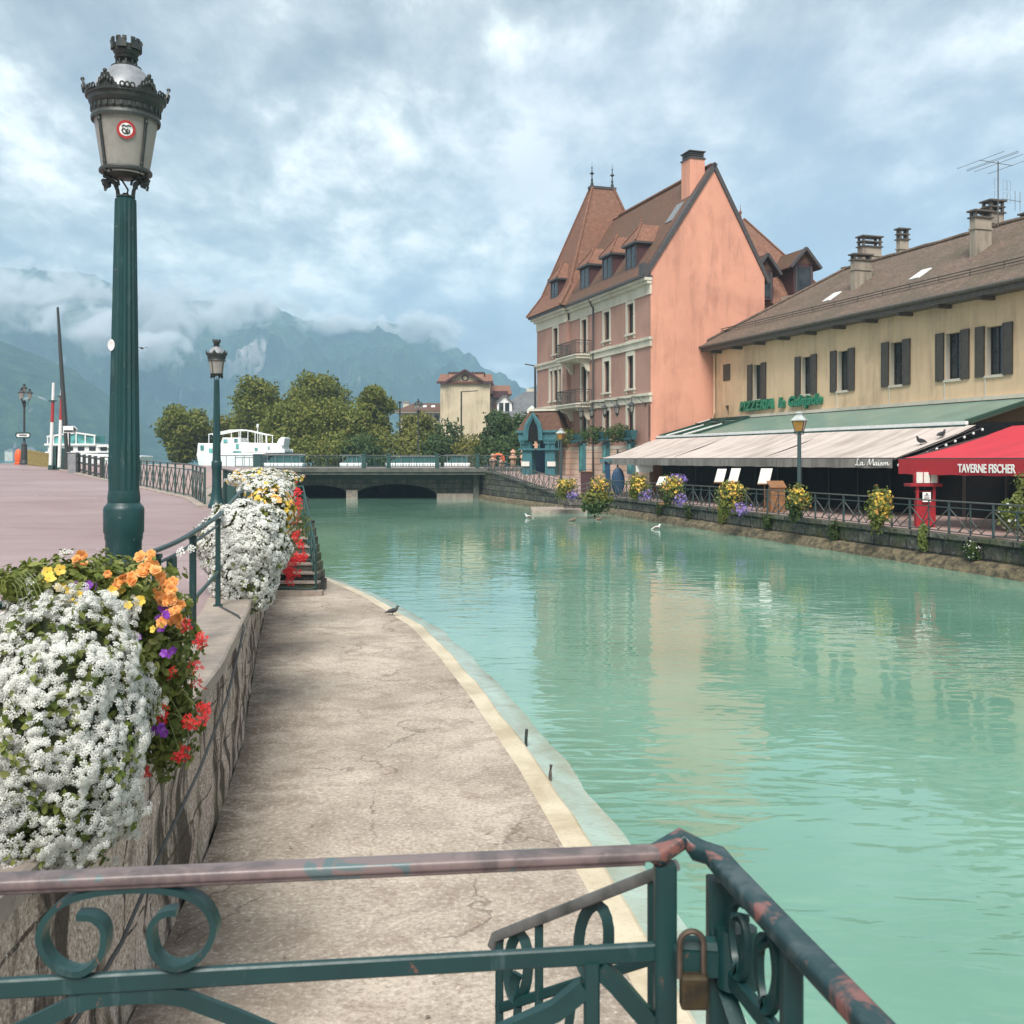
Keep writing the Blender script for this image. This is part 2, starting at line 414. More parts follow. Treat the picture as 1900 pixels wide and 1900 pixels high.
def frost_fn(t, b):
    n = t.noise(t.obj, 24, 7, .75); d = t.noise(t.map(t.obj, (1, 1, .5)), 5, 5, .7)
    C(t, t.mix(t.ramp(d, [(.46, 0.0), (.7, .7)]), t.mix(t.ramp(n, [(.4, 0.0), (.65, 1.0)]), (.50, .48, .44), (.40, .385, .355)), (.26, .25, .225)))
    tr = t.n('ShaderNodeBsdfTranslucent', None, Color=(.62, .59, .54)); mx = t.n('ShaderNodeMixShader', None, Fac=.45)
    t.L.new(b.outputs[0], mx.inputs[1]); t.L.new(tr.outputs[0], mx.inputs[2]); t.L.new(mx.outputs[0], t.N['Material Output'].inputs['Surface'])
M['frost'] = mat('frosted_lantern_glass', frost_fn, rough=.35)
M['lamp_roof'] = simple('lantern_zinc_roof', (.27, .285, .31), (.15, .165, .18), .4, 9, rvar=.2)
M['amber'] = simple('amber_lantern_glass', (.42, .20, .035), (.30, .15, .04), .25, 5)
M['copper_grey'] = simple('pale_lantern_top', (.42, .45, .44), (.3, .33, .32), .5)

# ground
def concrete_fn(t, b):
    p = t.pos
    big = t.noise(p, .45, 6, .62, .5); med = t.noise(t.map(p, (1.0, 1.25, 1)), 2.6, 7, .72, .6); fine = t.noise(p, 26, 6, .75); grit = t.noise(p, 75, 4, .7)
    big2 = t.noise(t.map(p, (1.0, .8, 1)), 1.15, 6, .68, .8)
    col = t.mix(t.ramp(big, [(.40, 0.0), (.60, 1.0)]), (.50, .43, .355), (.375, .32, .262))
    col = t.mix(t.ramp(big2, [(.48, 0.0), (.66, .65)]), col, (.235, .19, .155))
    col = t.mix(t.ramp(med, [(.50, 0.0), (.68, .7)]), col, (.24, .185, .145))
    att = t.n('ShaderNodeAttribute', {'attribute_name': 'dirt'}).outputs['Fac']
    col = t.mix(t.math('MULTIPLY', att, t.ramp(med, [(.36, .15), (.56, .95)])), col, (.15, .11, .08))
    col = t.mix(t.ramp(fine, [(.38, .6), (.50, 0.0)]), col, (.20, .155, .12))
    col = t.mix(t.ramp(fine, [(.55, 0.0), (.66, .6)]), col, (.68, .62, .54))
    col = t.mix(t.ramp(grit, [(.62, 0.0), (.70, .8)]), col, (.10, .08, .065))
    w = t.n('ShaderNodeMixRGB', {'blend_type': 'ADD'}, Fac=.8, Color1=t.map(p, (.52, .30, 1)), Color2=t.n('ShaderNodeTexNoise', None, Vector=p, Scale=1.4, Detail=5.0).outputs[1])
    vor = t.n('ShaderNodeTexVoronoi', {'feature': 'DISTANCE_TO_EDGE'}, Vector=w.outputs[0], Scale=1.0).outputs[0]
    crack = t.math('MULTIPLY', t.ramp(vor, [(.0, 1.0), (.012, 0.0)]), t.ramp(t.noise(p, .9, 2), [(.42, 0.0), (.55, 1.0)]))
    col = t.mix(t.math('MULTIPLY', crack, .6), col, (.10, .08, .065))
    C(t, col)
    h = t.math('ADD', t.math('MULTIPLY', fine, .7), t.math('MULTIPLY', grit, .3)); h = t.math('SUBTRACT', h, t.math('MULTIPLY', crack, .6))
    t.set(b, 'Normal', t.bump(h, .75, .014, t.bump(med, .5, .02)))
M['concrete'] = mat('rough_beige_concrete', concrete_fn, rough=.92, spec=.25)
def edge_fn(t, b):
    u = t.noise(t.pos, 1.3, 6, .65, .4); f = t.noise(t.pos, 24, 5, .7)
    col = t.mix(t.ramp(u, [(.40, 0.0), (.66, 1.0)]), (.56, .49, .36), (.40, .32, .20))
    col = t.mix(t.ramp(f, [(.5, 0.0), (.75, .5)]), col, (.3, .24, .17))
    C(t, col); t.set(b, 'Roughness', t.ramp(u, [(.4, .6), (.7, .3)])); t.set(b, 'Normal', t.bump(f, .3, .008))
M['edge'] = mat('smooth_edge_stone', edge_fn, rough=.5)
def ledge_fn(t, b):
    u = t.noise(t.pos, 1.0, 6, .65, .8); f = t.noise(t.map(t.pos, (1, 1.6, 1)), 7, 6, .7, 1.0)
    col = t.mix(t.ramp(u, [(.38, 0.0), (.64, 1.0)]), (.34, .44, .38), (.26, .29, .23))
    col = t.mix(t.ramp(f, [(.52, 0.0), (.72, .7)]), col, (.26, .26, .19))
    C(t, col); b.inputs['IOR'].default_value = 1.33
    t.set(b, 'Normal', t.bump(t.noise(t.pos, 4.5, 5, .6, .6), .5, .012))
M['ledge'] = mat('wet_stone_ledge', ledge_fn, rough=.22)
def asphalt_fn(t, b):
    p = t.pos; big = t.noise(p, .12, 5, .6, .5); st = t.noise(t.map(p, (.12, 1.0, 1)), 1.4, 6, .7); fine = t.noise(p, 40, 4, .7)
    col = t.mix(t.ramp(big, [(.35, 0.0), (.65, 1.0)]), (.37, .262, .262), (.265, .180, .172))
    col = t.mix(t.ramp(st, [(.50, 0.0), (.68, .5)]), col, (.17, .105, .10))
    col = t.mix(t.ramp(fine, [(.4, .35), (.55, 0.0)]), col, (.14, .10, .10))
    col = t.mix(t.ramp(t.noise(p, 3.2, 2), [(.735, 0.0), (.75, .8)]), col, (.62, .56, .54))
    C(t, col); t.set(b, 'Roughness', t.ramp(big, [(.35, .42), (.65, .62)])); t.set(b, 'Normal', t.bump(fine, .3, .006))
M['asphalt'] = mat('mauve_asphalt', asphalt_fn, rough=.5)
def paving_fn(t, b):
    p = t.pos; br = t.n('ShaderNodeTexBrick', None, Vector=t.map(p, rot=(0, 0, R(72))), Color1=(.40, .27, .235), Color2=(.34, .235, .21), Mortar=(.2, .15, .13), Scale=1.0, Mortar_Size=.008, Brick_Width=.6, Row_Height=.3)
    C(t, t.mix(t.ramp(t.noise(p, .6, 5), [(.4, 0.0), (.7, .7)]), br.outputs[0], (.25, .19, .17)))
M['paving'] = mat('pinkish_paving', paving_fn, rough=.7)
M['land'] = simple('park_ground', (.10, .11, .06), (.16, .14, .10), .95, .3)
def granite_fn(t, b):
    p = t.pos; sx = t.n('ShaderNodeSeparateXYZ', None, Vector=p); uv = t.n('ShaderNodeCombineXYZ', None, X=sx.outputs[1], Y=sx.outputs[2]).outputs[0]
    br = t.n('ShaderNodeTexBrick', {'offset': .37}, Vector=t.mix(.035, uv, t.n('ShaderNodeTexNoise', None, Vector=uv, Scale=2.0, Detail=4.0).outputs[1], 'ADD'), Color1=(.60, .50, .42), Color2=(.42, .34, .28), Mortar=(.06, .048, .04), Scale=1.0, Mortar_Size=.012, Brick_Width=1.15, Row_Height=.62)
    f = t.noise(p, 42, 5, .75); m = t.noise(p, 7, 6, .7)
    col = t.mix(t.ramp(f, [(.40, .8), (.5, 0.0)]), br.outputs[0], (.22, .155, .12))
    col = t.mix(t.ramp(f, [(.53, 0.0), (.62, .9)]), col, (.80, .72, .64))
    st = t.noise(t.map(uv, (1.15, .24, 1)), 2.2, 4, .62, .2)
    col = t.mix(t.ramp(st, [(.49, 0.0), (.57, .9)]), col, (.040, .030, .024))
    z = t.n('ShaderNodeSeparateXYZ', None, Vector=t.pos).outputs[2]
    alg = t.math('MULTIPLY', t.ramp(t.noise(p, 1.4, 4), [(.48, 0.0), (.62, .6)]), t.ramp(z, [(.0, 1.0), (.9, 0.15)]))
    col = t.mix(alg, col, (.12, .115, .05))
    C(t, col); h = t.math('ADD', t.math('MULTIPLY', br.outputs[1], -1.2), t.math('ADD', t.math('MULTIPLY', m, 1.0), t.math('MULTIPLY', f, .35)))
    t.set(b, 'Normal', t.bump(h, .9, .035))
M['granite'] = mat('stained_granite_blocks', granite_fn, rough=.9, spec=.25)
def coping_fn(t, b):
    p = t.pos; n1 = t.noise(p, 1.6, 6, .7, .4); n2 = t.noise(t.map(p, (1, 3, 1)), 9, 6, .75)
    col = t.mix(t.ramp(n1, [(.38, 0.0), (.62, 1.0)]), (.40, .33, .27), (.25, .21, .185)); col = t.mix(t.ramp(n2, [(.52, 0.0), (.7, .75)]), col, (.13, .105, .09))
    C(t, col); t.set(b, 'Normal', t.bump(n2, .5, .012))
M['coping'] = mat('grey_coping_stone', coping_fn, rough=.75)
def quay_fn(t, b):
    sx = t.n('ShaderNodeSeparateXYZ', None, Vector=t.pos); uv = t.n('ShaderNodeCombineXYZ', None, X=sx.outputs[1], Y=sx.outputs[2]).outputs[0]
    br = t.n('ShaderNodeTexBrick', {'offset': .43}, Vector=t.mix(.06, uv, t.n('ShaderNodeTexNoise', None, Vector=uv, Scale=1.6, Detail=4.0).outputs[1], 'ADD'), Color1=(.16, .15, .125), Color2=(.055, .052, .045), Mortar=(.008, .008, .007), Scale=1.0, Mortar_Size=.035, Brick_Width=.9, Row_Height=.42)
    n = t.noise(t.obj, 5, 7, .75); ms = t.noise(t.obj, .9, 5, .7)
    col = t.mix(t.ramp(n, [(.48, 0.0), (.62, .9)]), br.outputs[0], (.022, .022, .02)); col = t.mix(t.ramp(n, [(.34, .85), (.44, 0.0)]), col, (.30, .27, .22))
    col = t.mix(t.ramp(ms, [(.5, 0.0), (.66, .7)]), col, (.075, .085, .025))
    C(t, col); t.set(b, 'Normal', t.bump(t.math('SUBTRACT', n, br.outputs[1]), .9, .06))
M['quay'] = mat('dark_mossy_quay_stone', quay_fn, rough=.85)
def foot_fn(t, b):
    n = t.noise(t.map(t.obj, (1, 1, 2)), 3.4, 7, .75); col = t.mix(t.ramp(n, [(.40, 0.0), (.60, 1.0)]), (.19, .15, .085), (.042, .034, .02))
    C(t, col); t.set(b, 'Normal', t.bump(n, .9, .06))
M['footing'] = mat('brown_algae_footing', foot_fn, rough=.8)
def bridge_fn(t, b):
    br = t.n('ShaderNodeTexBrick', None, Vector=t.uv, Color1=(.115, .10, .08), Color2=(.08, .07, .058), Mortar=(.035, .03, .025), Scale=1.0, Mortar_Size=.025, Brick_Width=1.1, Row_Height=.42)
    n = t.noise(t.map(t.uv, (1, .3, 1)), 1.5, 6, .7)
    C(t, t.mix(t.ramp(n, [(.42, 0.0), (.62, .9)]), br.outputs[0], (.03, .038, .03)))
M['bridge'] = mat('weathered_bridge_stone', bridge_fn, rough=.85)
M['bridge_dark'] = simple('dark_green_girder', (.025, .050, .045), (.045, .05, .04), .7, 1.2)
M['deck_edge'] = simple('concrete_deck_edge', (.12, .12, .10), (.06, .065, .055), .8, 1.5)
def water_fn(t, b):
    p = t.pos
    big = t.noise(p, .16, 3, .5); C(t, t.mix(t.ramp(big, [(.38, 0.0), (.62, 1.0)]), (.160, .320, .238), (.115, .250, .178)))
    b.inputs['IOR'].default_value = 1.5
    w0 = t.noise(t.map(p, (.8, 1.35, 1), rot=(0, 0, R(16))), 1.15, 2, .5, .6); w1 = t.noise(t.map(p, (.62, 1.5, 1), rot=(0, 0, R(-14))), 2.3, 1.5, .45, .7); w2 = t.noise(t.map(p, (.8, 1.3, 1), rot=(0, 0, R(25))), 10, 2, .5)
    yy = t.n('ShaderNodeSeparateXYZ', None, Vector=p).outputs[1]; patch = t.math('MULTIPLY', t.ramp(t.noise(p, .13, 3, .5, .6), [(.44, .22), (.56, 1.25)]), t.ramp(t.math('DIVIDE', yy, 60.0), [(.06, 1.0), (.22, 1.0), (.36, .35), (.9, .20)]))
    n0 = t.bump(w0, 1.0, .013); n1 = t.n('ShaderNodeBump', None, Height=w1, Strength=patch, Distance=.020, Normal=n0).outputs[0]
    n2 = t.n('ShaderNodeBump', None, Height=w2, Strength=patch, Distance=.0013, Normal=n1).outputs[0]
    t.set(b, 'Normal', n2)
M['water'] = mat('milky_turquoise_water', water_fn, rough=.02)
def lake_fn(t, b):
    t.set(b, 'Normal', t.bump(t.noise(t.pos, .5, 3), .6, .15)); b.inputs['IOR'].default_value = 1.33
M['lake'] = mat('blue_green_lake', lake_fn, base=(.06, .22, .25), rough=.1)
def awning_fn(c, st, amt):
    def fn(t, b):
        q = t.map(t.obj, rot=(0, 0, R(71.93))); s = t.noise(t.map(q, (1.0, .10, .10)), 2.0, 6, .72, .3); s2 = t.noise(t.obj, .5, 4)
        col = t.mix(t.ramp(s, [(.46, 0.0), (.68, amt)]), c, st); col = t.mix(t.ramp(s2, [(.45, 0.0), (.7, amt*.6)]), col, st)
        seam = t.math('FRACT', t.math('MULTIPLY', t.n('ShaderNodeSeparateXYZ', None, Vector=q).outputs[0], .83))
        col = t.mix(t.ramp(seam, [(.0, .22), (.03, 0.0)]), col, tuple(q*.5 for q in st)); C(t, col)
    return fn
M['awn_white'] = mat('grey_white_awning_canvas', awning_fn((.54, .465, .42), (.27, .22, .195), .85), rough=.85)
M['awn_val'] = mat('dirty_grey_valance', awning_fn((.25, .225, .205), (.10, .09, .08), .9), rough=.85)
M['awn_red'] = mat('red_awning_canvas', awning_fn((.50, .025, .042), (.38, .02, .034), .8), rough=.8)
M['awn_redval'] = mat('red_valance_canvas', awning_fn((.40, .018, .028), (.34, .015, .024), .6), rough=.8)
M['canopy'] = mat('green_sheet_canopy', awning_fn((.17, .26, .215), (.10, .165, .135), .7), rough=.35)
M['canopy_bar'] = simple('dark_green_frame', (.012, .05, .038), (.02, .06, .045), .5)
M['sign_green'] = simple('green_sign_letters', (.02, .22, .12), (.015, .16, .09), .4)
M['text_white'] = simple('white_lettering', (.85, .85, .83), (.8, .8, .78), .6)
M['red_paint'] = simple('red_painted_wood', (.36, .014, .022), (.25, .01, .016), .5, 4)
M['red_gloss'] = simple('signal_red_paint', (.42, .03, .03), (.3, .03, .03), .5, 5)
M['orange_plastic'] = simple('orange_plastic', (.75, .13, .03), (.6, .1, .03), .5)
M['paper'] = simple('printed_menu_paper', (.72, .70, .64), (.60, .58, .53), .7, 9)
M['wood'] = simple('brown_wood', (.26, .12, .045), (.18, .08, .03), .6, 5)
M['terracotta'] = simple('pinkish_carved_stone', (.60, .36, .24), (.45, .26, .18), .8, 4)
M['bark'] = simple('tree_bark', (.085, .065, .05), (.05, .04, .03), .9, 5, bump=.5)
M['leaf_tree'] = leafmat('olive_brown_foliage', [(.115, .145, .022), (.165, .19, .03), (.22, .215, .04), (.135, .165, .03), (.27, .25, .055)], scale=.25)
M['leaf_dark'] = leafmat('dark_green_foliage', [(.04, .072, .02), (.065, .11, .03), (.09, .14, .035), (.05, .095, .032)], scale=.4)
M['leaf_yellow'] = leafmat('yellow_green_foliage', [(.15, .165, .03), (.22, .21, .045), (.18, .18, .04)], scale=.4)
M['leaf_plant'] = leafmat('planter_leaves', [(.07, .105, .02), (.17, .205, .04), (.24, .26, .07), (.11, .15, .028), (.30, .31, .11)], scale=3)
M['leaf_moss'] = leafmat('ivy_leaves', [(.035, .065, .015), (.08, .11, .025), (.055, .085, .018)], scale=2)
def petal(name, cols): return leafmat(name, cols, .6, .25, 8)
M['pet_white'] = petal('white_petals', [(.70, .70, .66), (.78, .78, .75), (.58, .60, .54)])
M['pet_orange'] = petal('apricot_petals', [(.86, .36, .09), (.90, .50, .18), (.86, .45, .22)])
M['pet_yellow'] = petal('yellow_petals', [(.80, .55, .07), (.85, .66, .16), (.75, .42, .05)])
M['pet_red'] = petal('red_petals', [(.62, .02, .025), (.75, .05, .04), (.68, .03, .05)])
M['pet_purple'] = petal('violet_petals', [(.17, .03, .33), (.25, .05, .42), (.33, .12, .5)])
M['pet_lilac'] = petal('lilac_petals', [(.30, .20, .55), (.36, .27, .62), (.26, .16, .5)])
M['stem'] = simple('green_stems', (.16, .19, .06), (.11, .14, .04), .6)
M['planter'] = simple('dark_green_trough', (.02, .06, .045), (.03, .05, .04), .6)
M['feather_dark'] = simple('black_feathers', (.016, .018, .022), (.035, .04, .045), .5, 25)
M['feather_white'] = simple('white_feathers', (.72, .72, .70), (.5, .5, .5), .7, 20)
M['feather_brown'] = simple('brown_feathers', (.12, .085, .06), (.2, .15, .11), .7, 20)
M['rubber'] = simple('grey_cable_sheath', (.075, .075, .078), (.045, .045, .045), .6, 10)
M['sticker_red'] = simple('sticker_red', (.42, .03, .03), (.35, .02, .02), .5)
M['sticker_black'] = simple('sticker_black', (.02, .02, .025), (.03, .03, .035), .5)
def mountain_fn(rock_c, rock_r):
    def fn(t, b):
        n = t.noise(t.pos, .012, 7, .7, .3); f = t.noise(t.pos, .05, 6, .75)
        col = t.mix(t.ramp(n, [(.36, 0.0), (.64, 1.0)]), (.030, .060, .022), (.065, .105, .035)); col = t.mix(t.ramp(f, [(.42, .75), (.58, 0.0)]), col, (.012, .028, .014))
        z = t.n('ShaderNodeSeparateXYZ', None, Vector=t.geo.outputs['True Normal']).outputs[2]
        rk = t.math('MULTIPLY', t.ramp(z, [(.30, 1.0), (.42, 0.0)]), t.ramp(t.noise(t.map(t.pos, (1, 1, .35)), .02, 7, .75, .4), [(.60, 0.0), (.68, .6)]))
        for c, r in zip(rock_c, rock_r):
            dv = t.n('ShaderNodeVectorMath', {'operation': 'DISTANCE'}, i0=t.n('ShaderNodeVectorMath', {'operation': 'ADD'}, i0=t.pos, i1=t.n('ShaderNodeVectorMath', {'operation': 'SCALE'}, i0=t.n('ShaderNodeTexNoise', None, Vector=t.pos, Scale=.02, Detail=5.0).outputs[1], Scale=r*.9).outputs[0]).outputs[0], i1=tuple(q+r*.45 for q in c)).outputs['Value']
            m = t.ramp(t.math('DIVIDE', dv, r), [(.55, 1.0), (.95, 0.0)])
            m = t.math('MULTIPLY', m, t.ramp(t.noise(t.map(t.pos, (1, 1, .3)), .035, 7, .8, .6), [(.42, 0.0), (.52, 1.0)])); rk = t.math('MAXIMUM', rk, m)
        col = t.mix(rk, col, (.46, .42, .38)); C(t, col)
        t.set(b, 'Normal', t.bump(f, 1.0, 6.0))
    return fn
# ---------------------------------------------------------------- layout lines
WALL = [(-6, -.35), (1.9, -2.0), (3.9, -2.06), (5.77, -2.14), (8.4, -2.46), (11.4, -2.98), (17.4, -4.3), (23.9, -5.65), (30, -8.1), (36, -10.8), (86, -20.5)]
def xw(Y): return interp(Y, WALL)
PATHR = [(1.2, 1.75), (4, 1.15), (5.88, .77), (7.57, .558), (8.53, .40), (10.6, .056), (13.8, -.58), (16.6, -1.2), (19.6, -1.96), (24, -3.55), (27.5, -5.15), (30, -6.7)]
def xp(Y): return interp(Y, PATHR)
FENCE = [(30, -9.0), (34, -10.6), (44, -16.2), (52, -20.8), (60, -25.8), (70, -33)]
def zp(X, Y): return 1.58+.0165*min(62, max(0, Y-9))+.33*smooth(-20, -32, X)
def xq(Y): return interp(Y, [(4, 19.73), (64, 5.51)])
def zq(Y): return 1.0+1.35*smooth(63, 86, Y)
QUAY2 = [(66.5, 3.1), (78, -.4), (86, -2.6)]
HZ = Frame((8.93, 66), (-.3102, .9507), (.9507, .3102))
YF = Frame((13.3, 67.4), (.3102, -.9507), (.9507, .3102))

def struct(o, kind='structure'): o['kind'] = kind; return o
def strip(name, rows, mat_, kind='structure', smooth_=False, parent=None):
    V, F = [], []; m = len(rows[0])
    for r in rows: V += [tuple(p) for p in r]
    for i in range(len(rows)-1):
        for j in range(m-1): F.append((i*m+j, i*m+j+1, (i+1)*m+j+1, (i+1)*m+j))
    o = mesh_from(name, V, F, mat_, parent, smooth_)
    if kind: o['kind'] = kind
    return o
# canal water: one sheet under the bridge and between the quays
strip('canal_water', [[(-60, y, 0), (60, y, 0)] for y in (-40, 0, 40, 100)], M['water'])
# lake, one step higher behind the bridge sluices, reaching to the far shore
strip('lake_water', [[(-4200, y, 1.9), (4200, y, 1.9)] for y in (100.2, 400, 1500, 5200)], M['lake'])
# ground sheet below everything
strip('ground', [[(x, y, -1.2) for x in (-4300, -60, 60, 4300)] for y in (-300, -40, 120, 5300)], M['land'])
# promenade on the left
rows = []
for Y in [-6, -2, 0, 1.7, 1.9, 3, 4.5, 6, 7.5, 9, 11, 13, 15, 17.4, 20, 23.9, 27, 30, 33, 36, 40, 45, 50, 55, 60, 66, 72, 79, 86]:
    e = xw(Y)-.42
    if Y < 1.8: e = 1.6
    far = -150
    rows.append([(e+(far-e)*q, Y, zp(e+(far-e)*q, Y)) for q in (0, .04, .08, .12, .16, .2, .26, .35, .5, .7, 1)])
strip('promenade', rows, M['asphalt'], smooth_=True)
# lakeside quay beyond the lattice fence: pinkish paving a hair above
rows = []
for Y in (30.5, 34, 40, 44, 52, 60, 70, 78, 86):
    a, b = interp(Y, FENCE)+.18, xw(Y)-.5
    rows.append([(lerp(a, b, q), Y, zp(lerp(a, b, q), Y)+.012) for q in (0, .25, .5, .75, 1)])
strip('quay_paving', rows, M['paving'])
# retaining wall: displaced face, coping and body
V, rowsf, rowsc = [], [], []
Ys = list(np.arange(1.75, 24, .12))+[24+.6*i for i in range(21)]+[38, 42, 48, 55, 62, 70, 78, 86]
for Y in Ys:
    top = zp(xw(Y), Y)-.10; r = []
    for k in range(19):
        z = -.25+(top+.25)*k/18
        n = mnoise.noise(Vector((Y*2.1, z*3.0, .3)))*.045+mnoise.noise(Vector((Y*7, z*8, 4)))*.02 if Y < 30 else 0
        r.append((xw(Y)-.03+n-.02*(k == 18), Y, z))
    rowsf.append(r)
wall = thing('quay_wall', 'stained granite block wall holding up the left promenade beside the concrete path', 'wall', (xw(6), 6, 0))
strip('stone_face', rowsf, M['granite'], None, True, wall)
for Y in list(np.arange(1.75, 36, .25))+[37, 42, 50, 60, 70, 86]:
    z = zp(xw(Y), Y); x = xw(Y); n = mnoise.noise(Vector((Y*1.3, 0, 2)))*.012
    rowsc.append([(x+.045+n, Y, z-.115), (x+.05+n, Y, z-.01), (x+.03+n, Y, z+.006), (x-.46, Y, z+.008), (x-.46, Y, z-.05)])
strip('coping', rowsc, M['coping'], None, False, wall)
# concrete path along the water and its two edges
rows = []
for Y in np.arange(1.75, 30.2, .25):
    a, b = xw(Y)-.02, xp(Y)
    if b < a+.05: b = a+.05
    rows.append([(lerp(a, b, q), Y, .12+mnoise.noise(Vector((lerp(a, b, q)*1.3, Y*1.3, 0)))*.012*(0 if q in (0,) else 1)) for q in (0, .12, .25, .4, .55, .7, .85, 1)])
po_ = strip('path', rows, M['concrete'], smooth_=True)
at = po_.data.attributes.new('dirt', 'FLOAT', 'POINT')
at.data.foreach_set('value', [(1.0, .55, .15, 0, 0, 0, .12, .3)[i % 8] for i in range(len(po_.data.vertices))])
def nrm(Y):
    d = Vector((xp(Y+.3)-xp(Y-.3), .6)).normalized(); return Vector((d.y, -d.x))
r1, r2, seed = [], [], 0
for Y in np.arange(1.75, 30.2, .2):
    n = nrm(Y); e = Vector((xp(Y), Y)); w = .235+.012*math.sin(Y*2.3)
    wob = .014*mnoise.noise(Vector((Y*2, 3, 1)))
    a, b, c = e+n*.003, e+n*(w+wob), e+n*(w+.03+wob)
    zz = .098+.01*mnoise.noise(Vector((Y*.9, 0, 7)))
    r1.append([(a.x, a.y, zz+.004), (b.x, b.y, zz), (c.x, c.y, zz-.018), (c.x, c.y, -.3)])
    q = [c, e+n*(w+.2), e+n*(w+.38+.02*math.sin(Y*3)), e+n*(w+.48), e+n*(w+.6)]
    zs = (.016, .009, .004, -.03, -.4)
    r2.append([(p.x, p.y, z+.005*mnoise.noise(Vector((p.x*3, p.y*3, 0)))) for p, z in zip(q, zs)])
strip('path_edge', r1, M['edge'])
strip('path_ledge', r2, M['ledge'], smooth_=True)

# right quay: ground, wall, footing
rows = []
for Y in [2, 8, 14, 20, 26, 32, 38, 44, 50, 56, 62, 64]:
    rows.append([(xq(Y)+d, Y, zq(Y)) for d in (0.02, 2, 6, 14, 30, 60)])
for Y in [66.5, 70, 74, 78, 82, 86, 100, 130]:
    x = interp(Y, QUAY2); rows.append([(x+d, Y, zq(Y)) for d in (0.02, 2, 6, 14, 30, 60)])
strip('quay_ground', rows, M['paving'])
qw = thing('quay_wall', 'low dark mossy stone wall along the right bank under the flower hung railing', 'wall', (xq(40), 40, 0))
V, rf, rc, rb = [], [], [], []
Ys = list(np.arange(3, 64.2, .3))+[64.3, 66.5]+list(np.arange(67, 86.1, .5))
def xqa(Y): return xq(Y) if Y <= 64 else (interp(Y, [(64, xq(64)), (66.5, 3.1)]) if Y < 66.5 else interp(Y, QUAY2))
for Y in Ys:
    x, z = xqa(Y), zq(Y)
    rf.append([(x+.02+.05*mnoise.noise(Vector((Y*2.4, k*.9, 5))), Y, -.2+(z+.08)*k/7) for k in range(8)])
    rc.append([(x-.07, Y, z-.13), (x-.07, Y, z+.012), (x+.38, Y, z+.014), (x+.38, Y, z-.1)])
    nz = .09*mnoise.noise(Vector((Y*1.7, 0, 1))); n2 = .05*mnoise.noise(Vector((Y*4, 3, 1)))
    rb.append([(x+.05, Y, .36+n2), (x-.14+n2, Y, .33+nz), (x-.32+nz, Y, .16+n2), (x-.47+nz, Y, -.12), (x-.47, Y, -.5)])
strip('stone_face', rf, M['quay'], None, True, qw)
strip('coping', rc, M['quay'], None, False, qw)
strip('footing', rb, M['footing'], None, True, qw)
strip('quay_wall_return', [[(xqa(86), 86, -.3), (xqa(86), 86, 2.3)], [(xqa(86)-.1, 101, -.3), (xqa(86)-.1, 101, 2.3)]], M['bridge_dark'], None, False, qw).name = 'end_face'

# ---------------------------------------------------------------- bridge over the canal
br = thing('road_bridge', 'low stone bridge with two flat arches and green railing across the canal', 'bridge', (-9, 86, 0))
BY0, BY1 = 86.0, 100.0
def arch_top(x):
    for (a, b, h) in ((-19.6, -13.6, 1.12), (-13.2, -6.3, 1.20)):
        if a < x < b: q = (x-(a+b)/2)/((b-a)/2); return .10+(h-.10)*math.sqrt(max(0, 1-q*q*.98))**.9
    return None
m = MB(); soff = MB(); xs = sorted(set(list(np.arange(-26, -2.4, .2))+[-19.6, -13.6, -13.2, -6.3, -2.4]))
for a, b in zip(xs[:-1], xs[1:]):
    za, zb = arch_top(a+1e-4), arch_top(b-1e-4)
    if za is None or zb is None: za = zb = -.4
    m.add([(a, BY0, za), (b, BY0, zb), (b, BY0, 1.62), (a, BY0, 1.62)], [(0, 1, 2, 3)])
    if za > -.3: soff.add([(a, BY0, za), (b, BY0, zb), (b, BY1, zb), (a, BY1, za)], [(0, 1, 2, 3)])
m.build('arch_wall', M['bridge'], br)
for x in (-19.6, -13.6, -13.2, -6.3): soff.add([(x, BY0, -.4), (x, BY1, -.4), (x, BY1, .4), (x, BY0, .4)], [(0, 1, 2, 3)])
soff.add([(-26, BY1-.1, -.4), (-2, BY1-.1, -.4), (-2, BY1-.1, 1.7), (-26, BY1-.1, 1.7)], [(0, 1, 2, 3)])  # added back wall blocks daylight through the arches, so they read black
soff.build('arch_vault_and_backing', M['shade_black'], br)
m = MB()
m.box((-13.4, BY0-.16, .26), (.95, .3, .9)); m.build('pier_foot', M['coping'], br); m = MB(); m.fbox(WF, -6.3, -3.0, BY0-.22, BY0-.004, -.3, .42); m.build('pier_foot', M['coping'], br)
m = MB(); m.fbox(WF, -27, -2.3, BY0-.12, BY0+.5, 1.60, 2.02); m.build('girder', M['bridge_dark'], br)
m = MB(); m.fbox(WF, -27, 4, BY0-1.58, BY1+.2, 2.02, 2.24); m.fbox(WF, -27, 4, BY0-1.7, BY0+.1, 2.243, 2.56); m.build('deck_edge', M['deck_edge'], br)
m = MB(); m.fbox(WF, -27, 4, BY0+.1, BY1+.2, 2.243, 2.50); m.build('deck', M['asphalt'], br)
m = MB(); m.box((-3.0, BY0-.3, 1.1), (.5, .35, 2.4)); m.build('abutment_post', M['deck_edge'], br)
bp = MB()
PX = [478, 675, 721, 811, 886]; yb = BY0-1.55
for px in PX:
    x = P(px, 860, yb).x; w = .62 if px == 478 else .34
    q = MB(); q.box((x, yb, 2.56+.55), (w, .3, 1.1)); q.box((x, yb, 2.56+1.13), (w+.08, .38, .07)); q.build('rail_post', M['green_far'], br, bevel=.02)
bx = [P(p, 860, yb).x for p in (395, 478, 675, 721, 811, 886, 965)]
